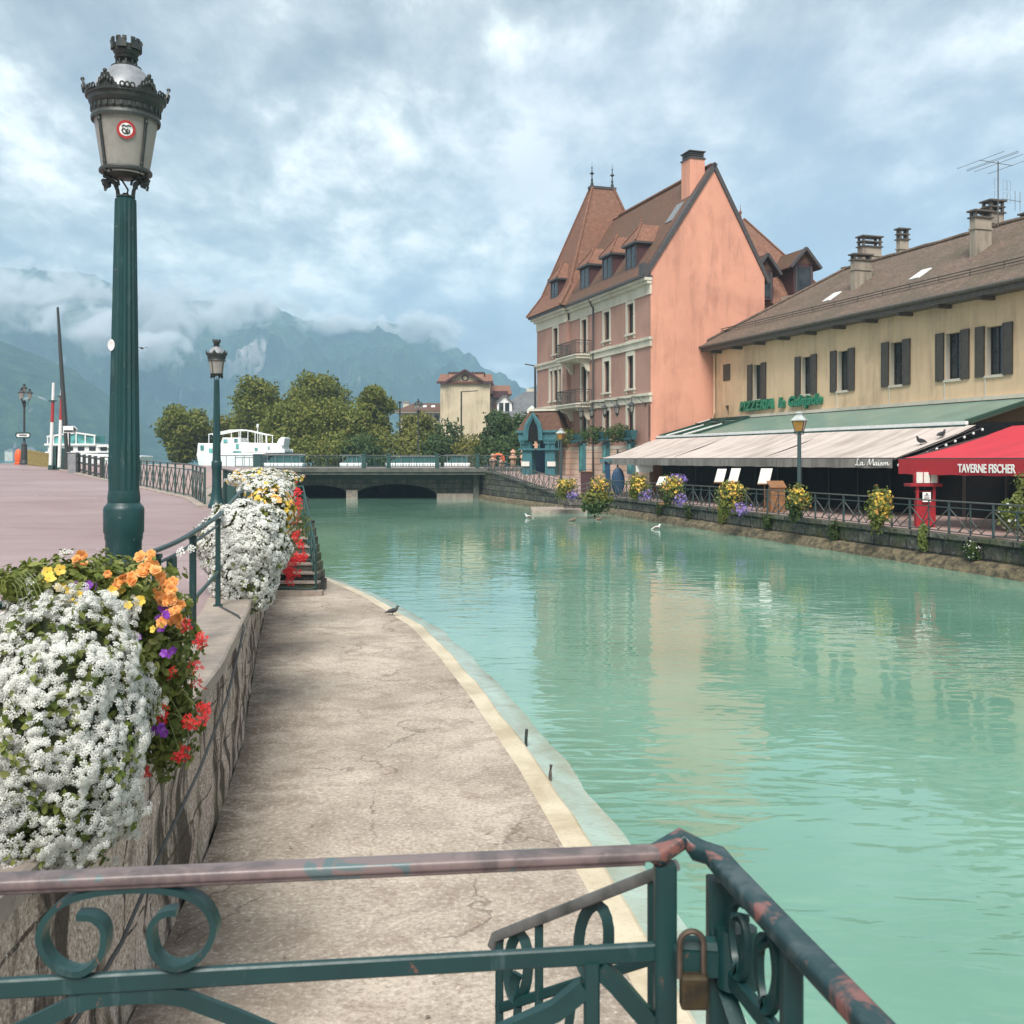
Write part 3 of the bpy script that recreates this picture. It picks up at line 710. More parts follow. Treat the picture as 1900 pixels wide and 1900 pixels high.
q = MB(); q.bar((bx[0], yb, 3.60), (bx[-1], yb, 3.60), .07, .06); q.bar((bx[0], yb, 2.66), (bx[-1], yb, 2.66), .05, .05); q.build('handrail', M['rail_old'], br)
q = MB()
for (a, b), st in zip(zip(bx[:-1], bx[1:]), (.7, .85, .22, .22, .22, .3)):
    n = max(1, int((b-a)/st))
    for i in range(n): q.box((a+(i+.5)*(b-a)/n, yb, 3.13), (.035, .035, .94))
q.build('balusters', M['green_far'], br)['kind'] = 'stuff'
# far parapet of the bridge
q = MB(); yb2 = BY1; q.bar((-27, yb2, 3.45), (4, yb2, 3.45), .07, .06); q.bar((-27, yb2, 2.62), (4, yb2, 2.62), .05, .05)
for i in range(46): q.box((-27+i*.68, yb2, 3.03), (.04, .04, .85))
q.build('far_railing', M['green_far'], br)

# ---------------------------------------------------------------- mountains and far shore
def ridge(name, pts, Yr, Ys, seed, amp, mat_, nx=260, ny=70, pw=1.15):
    pts = [((p-CX)/FPX*Yr, ZE+(HY-y)/FPX*Yr) for p, y in pts]
    x0, x1 = pts[0][0], pts[-1][0]; rows = []
    for j in range(ny+14):
        row = []
        for i in range(nx+1):
            X = x0+(x1-x0)*i/nx; h = max(3, interp(X, pts)); t = j/ny
            if t <= 1:
                yy = Ys+(Yr-Ys)*t; z = h*t**pw
                e = math.sin(math.pi*min(1, t))**.7
            else:
                yy = Yr+(Yr-Ys)*(t-1)*1.6; z = h*(1-(t-1)*2.2); e = .2
            xx = X*(yy/Yr)**.35
            v = Vector((xx*.0042, yy*.0042, seed))
            g = (1-abs(mnoise.noise(v*1.0+Vector((0, 0, z*.0006)))*2))*.55+(1-abs(mnoise.noise(v*2.3)*2))*.28+mnoise.fractal(v*5, .9, 2.1, 4)*.22-.38
            z2 = z+amp*g*e*min(1, h/150)
            if j == ny: z2 = z+amp*.10*mnoise.fractal(v*7, .9, 2.1, 4)
            if j == 0: z2 = 0
            row.append((xx, yy-amp*.8*g*e, max(0, z2)))
        rows.append(row)
    return strip(name, rows, mat_, 'structure', True)
ck = P(462, 655, 2150); ck2 = P(650, 618, 2480); ck3 = P(300, 600, 2100)
M['mount_far'] = mat('forested_mountain_with_cliffs', mountain_fn([tuple(ck), tuple(ck2), tuple(ck3)], [75, 70, 90]), rough=1, spec=0)
M['mount_near'] = mat('forested_hillside', mountain_fn([tuple(P(68, 735, 1150)), tuple(P(40, 765, 1050))], [16, 22]), rough=1, spec=0)
ridge('mountain_range', [(-700, 470), (-420, 480), (-200, 486), (0, 496), (90, 505), (180, 512), (260, 552), (330, 566), (390, 560), (440, 578), (500, 572), (560, 592), (640, 604), (690, 603), (718, 596), (742, 604), (800, 628), (860, 652), (910, 690), (950, 716), (1000, 742), (1060, 780), (1150, 822), (1300, 850)], 2600, 1500, 2.0, 130, M['mount_far'], 420, 90)
ridge('hillside', [(-700, 470), (-400, 560), (-200, 600), (0, 636), (60, 655), (130, 688), (180, 716), (250, 772), (300, 812), (340, 838), (380, 852)], 1400, 950, 9.0, 60, M['mount_near'], 200, 60, .9)

# ---------------------------------------------------------------- air
m = MB(); m.fbox(WF, -3000, 3000, -60, 3700, -2.5, 590)
hz = m.build('haze', M['water'], None); hz['kind'] = 'stuff'; hz.data.materials.clear()
hm = bpy.data.materials.new('haze_air'); hm.use_nodes = True; t = NT(hm)
for n_ in list(t.N):
    if n_.type != 'OUTPUT_MATERIAL': t.N.remove(n_)
pv = t.n('ShaderNodeVolumePrincipled', None, Density=.00035, Anisotropy=.0); pv.inputs['Color'].default_value = (.52, .74, .93, 1)
t.L.new(pv.outputs[0], t.N['Material Output'].inputs['Volume']); hz.data.materials.append(hm)
SC.cycles.volume_bounces = 2; SC.cycles.volume_max_steps = 64; SC.cycles.volume_step_rate = 1.0

# mist clinging to the mountain: soft volumes
cm = bpy.data.materials.new('mountain_mist'); cm.use_nodes = True; t = NT(cm)
for n_ in list(t.N):
    if n_.type != 'OUTPUT_MATERIAL': t.N.remove(n_)
ob = t.n('ShaderNodeTexCoord').outputs['Object']; pos = t.n('ShaderNodeNewGeometry').outputs['Position']
ln = t.n('ShaderNodeVectorMath', {'operation': 'LENGTH'}, i0=ob).outputs['Value']
nz = t.noise(t.map(pos, (1, 1, 1.3)), .0125, 6, .66, .8)
d = t.math('SUBTRACT', t.math('ADD', t.math('MULTIPLY', t.math('SUBTRACT', nz, .5), 2.6), t.math('MULTIPLY', t.math('SUBTRACT', 1.0, ln), .85)), .36)
d = t.math('MULTIPLY', t.math('MINIMUM', t.math('MAXIMUM', d, 0.0), .5), .16)
pv = t.n('ShaderNodeVolumePrincipled', None, Density=d, Anisotropy=.0); pv.inputs['Color'].default_value = (.97, .98, 1, 1)
t.L.new(pv.outputs[0], t.N['Material Output'].inputs['Volume'])
mist = []
for (px, py, Y, rx, ry, rz, lab) in (
        (300, 585, 1800, 200, 110, 80, 'white cloud bank wrapped round the mountain side behind the tall lamp'),
        (75, 560, 1780, 200, 110, 85, 'ragged cloud hiding the mountain top at its tallest'),
        (190, 612, 1500, 85, 55, 55, 'bright puff of cloud low on the slope left of the tall lamp'),
        (300, 655, 1500, 85, 50, 45, 'small torn cloud low on the slope between the two large lamps'),
        (455, 570, 2050, 170, 90, 50, 'long cloud strip lying on the ridge above the pale cliff'),
        (640, 600, 2300, 150, 80, 38, 'thin cloud strip along the middle of the ridge'),
        (780, 610, 2350, 140, 80, 58, 'cloud spilling over the rounded summit toward the cream house')):
    m = MB(); m.ell((0, 0, 0), 1, 1, 1, 16, 10); o = m.build('mist_cloud', cm); o.location = P(px, py, Y); o.scale = (rx, ry, rz)
    tag(o, lab, 'cloud', 'clouds on the mountain'); mist.append(o)

# ---------------------------------------------------------------- sky, sun, camera
w = bpy.data.worlds.new('World'); SC.world = w; w.use_nodes = True; t = NT(w); N = t.N
bg = N['Background']; sky = t.n('ShaderNodeTexSky', {'sky_type': 'NISHITA', 'sun_disc': False, 'sun_elevation': R(52), 'sun_rotation': R(188), 'air_density': 1.2, 'dust_density': 2.0})
t.L.new(sky.outputs[0], bg.inputs['Color']); bg.inputs['Strength'].default_value = .10
gen = t.n('ShaderNodeTexCoord').outputs['Generated']; sp = t.n('ShaderNodeSeparateXYZ', None, Vector=gen)
den = t.math('ADD', t.math('MAXIMUM', sp.outputs[2], 0.0), .26)
u = t.math('DIVIDE', sp.outputs[0], den); v = t.math('DIVIDE', sp.outputs[1], den)
uvw = t.n('ShaderNodeCombineXYZ', None, X=u, Y=v, Z=.0).outputs[0]
def cl(sc, loc, det, r=.6, d=.3): return t.noise(t.map(uvw, sc, loc=loc), 1.0, det, r, d)
n1 = cl((1.9, 1.35, 1), (3.3, 1.9, 0), 7, .58, .15); n2 = cl((5.2, 3.4, 1), (.4, 7.7, 0), 10, .64, .15); n3 = cl((.75, .6, 1), (8.1, 2.0, 0), 3)
f = t.math('ADD', t.math('MULTIPLY', n1, .50), t.math('MULTIPLY', n2, .50))
colr = t.ramp(f, [(.385, (.275, .30, .335)), (.445, (.375, .405, .43)), (.50, (.53, .565, .56)), (.545, (.78, .81, .78)), (.60, (1.15, 1.13, 1.05))])
colr = t.mix(t.ramp(n3, [(.47, 0.0), (.62, .5)]), colr, (.34, .385, .49))
hor = t.ramp(sp.outputs[2], [(.0, .7), (.10, 0.0)]); colr = t.mix(hor, colr, (.44, .56, .68))
b2 = t.n('ShaderNodeBackground', None, Color=colr, Strength=.84)
cov = t.ramp(n2, [(.30, .90), (.45, .985)])
mx = t.n('ShaderNodeMixShader', None, Fac=cov); t.L.new(bg.outputs[0], mx.inputs[1]); t.L.new(b2.outputs[0], mx.inputs[2])
t.L.new(mx.outputs[0], N['World Output'].inputs['Surface'])
sun = bpy.data.lights.new('sun', 'SUN'); sun.energy = 3.1; sun.angle = R(28); sun.color = (1, .96, .90)
so = bpy.data.objects.new('sun', sun); COL.objects.link(so)
el, az = R(52), R(188)  # sun high behind the camera, a little to its left
dirv = Vector((math.sin(az)*math.cos(el), math.cos(az)*math.cos(el), math.sin(el)))
so.rotation_euler = dirv.to_track_quat('Z', 'Y').to_euler(); so.location = dirv*300
cam = bpy.data.cameras.new('camera'); co = bpy.data.objects.new('camera', cam); COL.objects.link(co)
co.location = (0, 0, ZE); co.rotation_euler = (R(90), 0, 0); cam.sensor_width = 36; cam.lens = 36*FPX/1900
cam.shift_y = -(950-HY)/1900; cam.clip_start = .05; cam.clip_end = 20000
cam.dof.use_dof = True; cam.dof.focus_distance = 14; cam.dof.aperture_fstop = 36/3.0
SC.camera = co
SC.view_settings.view_transform = 'Standard'; SC.view_settings.look = 'None'; SC.view_settings.exposure = 0.74; SC.view_settings.gamma = 1
SC.cycles.use_denoising = True; SC.cycles.max_bounces = 8; SC.cycles.diffuse_bounces = 3; SC.cycles.glossy_bounces = 3; SC.cycles.transmission_bounces = 4; SC.cycles.transparent_max_bounces = 8
SC.cycles.sample_clamp_indirect = 6
# ---------------------------------------------------------------- lettering
def text_mesh(body, size, depth=.02, offset=0.0, shear=0.0, spacing=1.0):
    cu = bpy.data.curves.new('lettering', 'FONT'); cu.body = body; cu.size = size; cu.extrude = depth; cu.offset = offset; cu.shear = shear; cu.space_character = spacing; cu.resolution_u = 4
    o = bpy.data.objects.new('lettering', cu); COL.objects.link(o)
    dg = bpy.context.evaluated_depsgraph_get(); me = o.evaluated_get(dg).to_mesh()
    V = [tuple(v.co) for v in me.vertices]; F = [tuple(p.vertices) for p in me.polygons]
    bpy.data.objects.remove(o); bpy.data.curves.remove(cu)
    return V, F
def text_on(name, body, size, org, xdir, ydir, mat_, parent, **kw):
    V, F = text_mesh(body, size, **kw); n = Vector(xdir).cross(Vector(ydir))
    V = [tuple(Vector(org)+Vector(xdir)*v[0]+Vector(ydir)*v[1]+n*v[2]) for v in V]
    return mesh_from(name, V, F, mat_, parent)

# ================================================================ hotel
H = HZ
hotel = thing('hotel_building', 'tall orange plastered hotel with steep tiled roofs, white trimmed canal front and pointed tower roof', 'building', (H(0, 0, 1.2)))
ZB, ZE1, ZE2 = 1.0, 15.08, 13.96
TW0, TW1 = 14.2, 21.1
hs = {}
for nm, px in (('D', 1170), ('C', 1126), ('B', 1084)): hs[nm] = H.s_at(px, 0)
hs['A'] = H.s_at(1031, -.3)
zt = lambda py, s: H.z_at(py, s, 0)
wins = []   # (s, z0, z1, width, t)
for nm in 'DCB':
    s = hs[nm]
    for (za, zb) in ((11.75, 13.75), (8.05, 10.25), (4.75, 6.75)):
        if nm == 'B': za -= .85 if za > 5 else 0
        wins.append((s, za, zb, 1.0, 0.0))
sA = hs['A']
wins += [(sA, 11.7, 13.75, 1.0, -.3), (sA-1.0, 8.0, 10.4, .6, -.3), (sA, 8.0, 10.4, .9, -.3), (sA+1.0, 8.0, 10.4, .6, -.3)]
hol = lambda t: [(s-w/2, s+w/2, a, b) for (s, a, b, w, tt) in wins if tt == t]
m = MB(); m.holes(H, 0, TW0, 4.2, ZE2+.1, 0.0, hol(0.0), .28); m.holes(H, TW0, TW1, 4.2, ZE2+.1, -.3, hol(-.3), .28)
m.add([H(TW0, -.3, 4.2), H(TW0, 0, 4.2), H(TW0, 0, ZE2+.1), H(TW0, -.3, ZE2+.1)], [(0, 1, 2, 3)])
m.add([H(TW1, -.3, 1), H(TW1, 8.4, 1), H(TW1, 8.4, ZE1), H(TW1, -.3, ZE1)], [(0, 1, 2, 3)])
m.build('canal_front', M['mauve'], hotel)
m = MB(); m.fbox(H, .02, TW0, -.06, .3, ZB, 4.2); m.fbox(H, TW0, TW1, -.36, .3, ZB, 4.2); m.build('rusticated_base', M['rustic'], hotel)
# gable wall facing the viewer
gp = [(0.0, ZB), (8.4, ZB), (8.4, 15.9), (4.6, 22.55), (0, 15.75)]
m = MB(); m.prism([H(-.004, t, z) for t, z in gp], H.a*.35); m.build('gable_wall', M['orange'], hotel)
m = MB()
for (a, b) in (((-.55, 15.1), (4.6, 22.85)), ((4.6, 22.85), (8.85, 15.2))):
    p0, p1 = H(-.12, a[0], a[1]), H(-.12, b[0], b[1]); m.slab([p0, p1, p1+H.a*.62, p0+H.a*.62], .26)
m.fbox(H, -.1, .5, -.6, -.1, 15.05, 15.9)
m.build('rake_trim', M['dark_trim'], hotel)
# string courses and cornice (white), proud of the wall
m = MB()
for (z0, z1) in ((10.6, 11.18), (7.0, 7.57)):
    m.fbox(H, -.10, TW0, -.10, .06, z0, z1); m.fbox(H, -.16, TW0, -.20, .05, z1-.16, z1+.02)
    m.fbox(H, TW0, TW1, -.40, -.25, z0+.1, z1); m.fbox(H, TW0, TW1+.05, -.50, -.26, z1-.16, z1+.02)
m.build('string_course', M['white_stone'], hotel)
m = MB()
m.fbox(H, -.05, TW0, -.07, .06, ZE2, 14.62); m.fbox(H, -.10, TW0, -.28, .05, 14.62, 14.82); m.fbox(H, -.14, TW0, -.48, .05, 14.823, 15.0)
m.build('cornice', M['white_stone'], hotel); m = MB()
m.fbox(H, TW0+.003, TW1, -.37, -.2, ZE2, 14.62); m.fbox(H, TW0-.15, TW1+.1, -.58, -.2, 14.62, 14.82); m.fbox(H, TW0-.3, TW1+.3, -.78, -.2, 14.823, 15.0)
m.build('cornice', M['white_stone'], hotel); m = MB(); m.fbox(H, -.12, TW0, -.09, .06, 4.0, 4.22); m.build('plinth_band', M['white_stone'], hotel); m = MB(); m.fbox(H, TW0, TW1, -.42, -.2, 4.0, 4.22)
m.build('plinth_band', M['white_stone'], hotel)
m = MB(); m.fbox(H, -.1, TW0-.2, -.66, .1, 15.003, 15.16); m.fbox(H, TW0-.4, TW1+.45, -.95, .1, 15.003, 15.16); m.build('gutter', M['dark_trim'], hotel)
for (s, a, b, w, t) in wins:
    m = MB(); tw = .22
    m.fbox(H, s-w/2-tw, s-w/2+.01, t-.045, t+.06, a-.35, b+.3); m.fbox(H, s+w/2-.01, s+w/2+tw, t-.045, t+.06, a-.35, b+.3)
    m.fbox(H, s-w/2, s+w/2, t-.043, t+.06, b, b+.32)
    m.fbox(H, s-w/2-.3, s+w/2+.3, t-.12, t+.1, a-.13, a)
    if b-a < 2.6: m.fbox(H, s-w/2-tw, s+w/2+tw, t-.042, t+.05, a-.62, a-.46)
    wo = m.build('window', M['white_stone'], hotel)
    m = MB(); d = t+.2
    for (q0, q1) in ((s-w/2, s-w/2+.06), (s-.035, s+.035), (s+w/2-.06, s+w/2)): m.fbox(H, q0, q1, d-.03, d+.03, a, b)
    m.fbox(H, s-w/2+.06, s+w/2-.06, d-.02, d+.02, b-.07, b); m.fbox(H, s-w/2+.06, s+w/2-.06, d-.02, d+.02, a+(b-a)*.68, a+(b-a)*.68+.05)
    m.build('frame', M['wood_dark'], wo)
    m = MB(); m.fbox(H, s-w/2, s+w/2, t+.21, t+.24, a, b); m.build('pane', M['glass'], wo)
# balconies
for zb in (10.62, 7.02):
    s0, s1, tp = hs['B']-1.5, hs['B']+2.6, -1.25
    m = MB(); m.fbox(H, s0, s1, tp, -.02, zb+.1, zb+.30); m.fbox(H, s0-.08, s1+.08, tp-.08, -.02, zb+.303, zb+.40)
    for q in (s0+.35, s1-.45):
        m.prism([H(q, -.02, zb+.1), H(q, tp+.15, zb+.1), H(q, tp+.3, zb-.12), H(q, -.5, zb-.3), H(q, -.25, zb-.75), H(q, -.02, zb-.85)], H.a*.22)
    bo = m.build('balcony', M['white_stone'], hotel)
    m = MB(); zt0, zt1 = zb+.42, zb+1.42
    cor = [H(s0, -.05, 0), H(s0, tp, 0), H(s1, tp, 0), H(s1, -.05, 0)]
    for a, b in zip(cor[:-1], cor[1:]):
        u = Vector((0, 0, 1)); m.bar(a+u*zt1, b+u*zt1, .06, .05); m.bar(a+u*(zt0+.08), b+u*(zt0+.08), .04, .04); m.bar(a+u*(zt1-.2), b+u*(zt1-.2), .03, .03)
        n = max(3, int((b-a).length/.14))
        for i in range(n+1):
            p = a.lerp(b, i/n); m.bar(p+u*zt0, p+u*zt1, .022, .022)
        for i in range(int((b-a).length/.55)):
            c = a.lerp(b, (i+.5)/int((b-a).length/.55))+u*((zt0+zt1)/2-.05); dd = (b-a).normalized()
            m.tube([c+dd*(.17*math.cos(q))+u*(.28*math.sin(q)) for q in [k*math.pi/6 for k in range(12)]], .014, 4, True, up=(H.b if abs(dd.dot(H.a)) > .5 else H.a))
    m.build('railing', M['iron'], bo)
# drainpipe
sd = H.s_at(1100, -.15)
m = MB(); m.tube([H(sd, -.5, 14.95), H(sd, -.14, 14.3), H(sd, -.14, 1.3)], .07, 8, up=H.a); m.build('drainpipe', M['dark_trim'], hotel)
# roofs
def gable_roof(F, s0, s1, tl, zl, tr, zr, tm, zm, th, mat_, parent, name='roof'):
    m = MB(); m.slab([F(s0, tl, zl), F(s1, tl, zl), F(s1, tm, zm), F(s0, tm, zm)], th); m.slab([F(s0, tr, zr), F(s1, tr, zr), F(s1, tm, zm-.003), F(s0, tm, zm-.003)], th)
    return m.build(name, mat_, parent)
rf = gable_roof(H, .35, TW0+2, -.62, 15.17, 8.9, 15.3, 4.6, 22.75, .2, M['tile_brown'], hotel)
m = MB(); m.tube([H(.4, 4.6, 22.78), H(TW0+1, 4.6, 22.78)], .13, 8); m.build('ridge_tiles', M['tile_red'], rf)
# tower roof: bell cast, steep hips up to a short ridge
def pyr(F, levels, mat_, parent, name):
    m = MB()
    for (a, b) in zip(levels[:-1], levels[1:]):
        ca = [F(a[0], a[2], a[4]), F(a[1], a[2], a[4]), F(a[1], a[3], a[4]), F(a[0], a[3], a[4])]
        cb = [F(b[0], b[2], b[4]), F(b[1], b[2], b[4]), F(b[1], b[3], b[4]), F(b[0], b[3], b[4])]
        m.add(ca+cb, [(0, 1, 5, 4), (1, 2, 6, 5), (2, 3, 7, 6), (3, 0, 4, 7)])
    m.add([F(levels[-1][i], levels[-1][j], levels[-1][4]) for i, j in ((0, 2), (1, 2), (1, 3), (0, 3))], [(0, 1, 2, 3)])
    m.add([F(levels[0][i], levels[0][j], levels[0][4]) for i, j in ((0, 2), (1, 2), (1, 3), (0, 3))], [(3, 2, 1, 0)])
    return m.build(name, mat_, parent)
sm = (TW0+TW1)/2
tl = [(TW0-.55, TW1+.55, -1.05, 8.95, 15.17), (TW0+.25, TW1-.25, .05, 8.0, 16.8), (sm-.2, sm+.2, 3.2, 5.1, 25.5)]
trf = pyr(H, tl, M['tile_red'], hotel, 'tower_roof')
m = MB()
for (si, ti) in ((0, 2), (0, 3), (1, 2), (1, 3)):
    m.tube([H(l[si], l[ti], l[4]+.04) for l in tl], .11, 6)
m.tube([H(sm, 3.2, 25.52), H(sm, 5.1, 25.52)], .16, 8); m.build('hip_tiles', M['tile_red'], trf)
m = MB(); m.fbox(H, sm-.3, sm+.3, 3.0, 5.3, 25.42, 25.62); m.build('ridge_cap', M['dark_trim'], trf)
for t in (3.25, 5.05):
    m = MB(); m.lathe(H(sm, t, 25.55), [(.16, 0), (.12, .35), (.07, .45), (.10, .6), (.05, .75), (.04, 1.0), (.17, 1.1), (.17, 1.16), (.05, 1.22), (.03, 1.5), (.07, 1.58), (.015, 1.7), (.008, 2.1)], 8)
    m.build('finial', M['iron'], hotel)
# dormers on the canal side
def dormer(F, s, t0, zb, w, h, tb, parent, rh=1.35, ov=.22, roofmat='tile_red'):
    m = MB(); m.fbox(F, s-w/2, s+w/2, t0, tb, zb, zb+h); d = m.build('dormer', M['maroon'], parent)
    zt_ = zb+h; pk = (t0+tb)/2
    m = MB(); a = [F(s-w/2-ov, t0-ov, zt_), F(s+w/2+ov, t0-ov, zt_), F(s+w/2+ov, tb+.4, zt_), F(s-w/2-ov, tb+.4, zt_)]
    p0, p1 = F(s, t0+w*.42, zt_+rh), F(s, tb+.9, zt_+rh)
    m.add(a+[p0, p1], [(0, 1, 4), (1, 2, 5, 4), (2, 3, 5), (3, 0, 4, 5), (3, 2, 1, 0)]); r = m.build('dormer_roof', M[roofmat], d)
    m = MB(); m.fbox(F, s-w/2-ov-.02, s+w/2+ov+.02, t0-ov-.02, tb+.4, zt_-.14, zt_-.003); m.build('fascia', M['dark_trim'], d)
    m = MB(); m.tube([a[0]+Vector((0, 0, .04)), p0+Vector((0, 0, .04))], .07, 5); m.tube([a[1]+Vector((0, 0, .04)), p0+Vector((0, 0, .04))], .07, 5); m.lathe(p0, [(.09, -.05), (.1, .1), (.03, .2), (.06, .3), (.01, .42)], 6); m.build('ridge_tiles', M['tile_red'], d)
    m = MB(); m.fbox(F, s-w/2+.25, s+w/2-.25, t0-.02, t0+.05, zb+.35, zt_-.3); m.build('pane', M['glass'], d)
    m = MB(); m.fbox(F, s-w/2, s-w/2+.12, t0-.05, t0+.04, zb, zt_); m.fbox(F, s+w/2-.12, s+w/2, t0-.05, t0+.04, zb, zt_); m.fbox(F, s-.06, s+.06, t0-.045, t0+.04, zb, zt_); m.build('frame', M['dark_trim'], d)
for nm in 'DCB':
    dormer(H, hs[nm], .05, 15.55, 1.75, 2.25, 3.0, hotel)
dormer(H, sA+.1, -.35, 15.4, 1.6, 2.25, 2.4, hotel)
m = MB(); s_k = H.s_at(1200, 1.4); p = [(s_k-.55, 2.0), (s_k+.55, 2.0), (s_k+.55, 2.8), (s_k-.55, 2.8)]
zr = lambda t: 15.17+(t+.62)/(4.6+.62)*(22.75-15.17)
m.slab([H(a, b, zr(b)+.1) for a, b in ((1.0, 2.0), (2.0, 2.0), (2.0, 2.9), (1.0, 2.9))], .12); m.build('skylight', M['zinc'], hotel)
# snow hooks on the eave
m = MB()
for i in range(44):
    s = .5+i*.3; b = H(s, -.05, zr(-.05)); m.bar(b, b+Vector((0, 0, .22))-H.b*.06, .025, .025)
m.build('snow_hooks', M['dark_trim'], hotel)['kind'] = 'stuff'
# chimney on the gable
m = MB(); m.fbox(H, .7, 1.9, 3.2, 4.3, 19.5, 23.2); ch = m.build('chimney', M['orange'], hotel)
m = MB(); m.fbox(H, .64, 1.96, 3.14, 4.36, 23.2, 23.28)
for q in range(3): m.fbox(H, .72, 1.88, 3.22, 4.28, 23.30+q*.13, 23.36+q*.13)
m.fbox(H, .64, 1.96, 3.14, 4.36, 23.68, 23.74); m.fbox(H, .85, 1.75, 3.35, 4.15, 23.28, 23.68); m.build('cap', M['dark_trim'], ch)
# rear wing behind the gable
m = MB(); m.fbox(H, 3.2, 15, 8.45, 15.6, 1, 14.6); m.build('rear_wing', M['mauve'], hotel)
wr = [(2.6, 15.5, 8.5, 16.3, 14.2), (3.2, 15, 8.8, 15.6, 15.2), (7.3, 12, 10.6, 11.2, 21.2)]
rw = pyr(H, wr, M['tile_red'], hotel, 'rear_roof')
m = MB(); m.lathe(H(7.3, 10.9, 21.2), [(.12, 0), (.06, .3), (.12, .5), (.03, .7), (.01, 1.1)], 6)
for (si, ti) in ((0, 2), (0, 3)): m.tube([H(l[si], l[ti], l[4]+.04) for l in wr], .1, 6)
m.build('hip_tiles', M['tile_red'], rw)
for (px, tt, zb, w) in ((1436, 9.9, 14.4, 1.3), (1491, 13.0, 15.0, 1.6)):
    t = tt; s0 = 2.35
    tc = t
    m = MB(); m.fbox(H, s0, s0+2.6, tc-w/2, tc+w/2, zb, zb+2.1); d = m.build('rear_dormer', M['maroon'], hotel)
    pk = zb+3.15; m = MB()
    e0, e1 = H(s0-.35, tc-w/2-.45, zb+1.75), H(s0-.35, tc+w/2+.45, zb+1.75); r0, r1 = H(s0-.35, tc, pk), H(s0+3.6, tc, pk)
    m.slab([e0, r0, r1, e0+H.a*3.4], .12); m.slab([e1, r0-Vector((0, 0, .003)), r1-Vector((0, 0, .003)), e1+H.a*3.4], .12); m.prism([H(s0-.02, tc-w/2, zb+2.1), H(s0-.02, tc+w/2, zb+2.1), H(s0-.02, tc, pk-.2)], H.a*2)
    m.build('dormer_roof', M['tile_brown'], d)
    m = MB(); m.bar(e0, r0, .14, .2); m.bar(e1, r0, .14, .2); m.build('bargeboard', M['dark_trim'], d)
    m = MB(); m.fbox(H, s0-.03, s0+.02, tc-w/2+.25, tc+w/2-.25, zb+.2, zb+1.85); m.build('pane', M['glass'], d)
    m = MB()
    for a in (tc-w/2+.13, tc+w/2-.25): m.fbox(H, s0-.06, s0+.03, a, a+.12, zb, zb+1.95)
    m.build('frame', M['dark_trim'], d)
m = MB(); m.fbox(H, 1.6, 2.9, 11.6, 13.1, 14.2, 14.45); m.fbox(H, 1.5, 3.0, 11.5, 13.2, 14.45, 14.7); m.build('roof_vent', M['white_stone'], hotel)
# wall lanterns on brackets
for px in (1078, 1098, 1122, 1145, 1172):
    s = H.s_at(px, -1.0); z = 7.05-.05; c = H(s, -1.0, z)
    m = MB(); m.tube([H(s, -.03, z+.35), H(s, -1.0, z+.35), H(s, -1.0, z+.05)], .028, 6, up=H.a); m.bar(H(s, -.03, z-.25), H(s, -.03, z+.5), .06, .06); m.tube([H(s, -.03, z-.1), H(s, -.35, z+.1), H(s, -.6, z+.35)], .016, 5, up=H.a)
    m.lathe(c, [(.02, .06), (.05, .03), (.22, -.14), (.25, -.2), (.20, -.22)], 8); m.lathe(c, [(.10, -.68), (.14, -.62), (.05, -.80), (.015, -.86)], 8)
    for k in range(6):
        a = k*math.pi/3; m.bar(c+Vector((.19*math.cos(a), .19*math.sin(a), -.2)), c+Vector((.10*math.cos(a), .10*math.sin(a), -.64)), .022, .022)
    lo = m.build('wall_lantern', M['iron'], hotel)
    m = MB(); m.lathe(c, [(.10, -.62), (.17, -.23)], 6); m.build('lantern_glass', M['frost'], lo)
# turquoise porch on the corner of the tower, turned toward the bridge
av = Vector((.88, -.475)).normalized(); pc0 = P(1041, 0, 78.4)
PF = Frame((pc0.x, 78.4), (-av.x, -av.y), (-av.y, av.x))
W_, D_ = 3.55, 2.9
m = MB(); m.fbox(PF, -.1, W_+.1, -.1, D_, 4.82, 5.35); m.fbox(PF, -.25, W_+.25, -.25, D_, 5.353, 5.52)
porch = m.build('porch', M['teal_paint'], hotel)
m = MB()
for i in range(18):
    a = -.1+i*(W_+.2)/18; m.prism([PF(a, -.12, 4.84), PF(a+.2, -.12, 4.84), PF(a+.1, -.12, 4.62)], PF.b*.03)
for i in range(15):
    a = -.1+i*.2; m.prism([PF(-.12, a, 4.84), PF(-.12, a+.2, 4.84), PF(-.12, a+.1, 4.62)], PF.a*.03)
m.build('scalloped_trim', M['teal_paint'], porch)
lv = [(-.2, W_+.2, -.2, D_+.4, 5.52), (.18, W_-.18, .18, D_+.4, 6.3), (.55, W_-.55, .55, D_+.4, 7.05)]
pr = pyr(PF, lv, M['tile_brown'], porch, 'mansard_roof')
m = MB(); m.fbox(PF, .4, W_-.4, .4, D_+.4, 7.05, 7.2); m.build('roof_cap', M['white_stone'], porch)
for a in (.55, 2.55):
    m = MB(); m.fbox(PF, a, a+.85, .05, .75, 1.7, 4.7); m.fbox(PF, a-.1, a+.95, -.05, .85, 1.5, 2.0); m.fbox(PF, a-.1, a+.95, -.05, .85, 4.5, 4.83); m.build('porch_column', M['teal_paint'], porch)
m = MB(); m.fbox(PF, .1, W_, 2.4, 2.6, 1.5, 4.8); m.build('dark_entrance', M['teal_dark'], porch)
m = MB(); m.fbox(PF, .1, W_+.1, -.14, .04, 4.0, 4.13)
for i in range(5): m.fbox(PF, .15+i*.82, .22+i*.82, -.10, .0, 4.13, 4.82)
m.build('shelf', M['teal_paint'], porch)
ac = 2.25
prof = [(-.72, 4.75), (-.66, 5.6), (-.56, 6.0), (-.32, 6.35), (0, 6.8), (.32, 6.35), (.56, 6.0), (.66, 5.6), (.72, 4.75)]
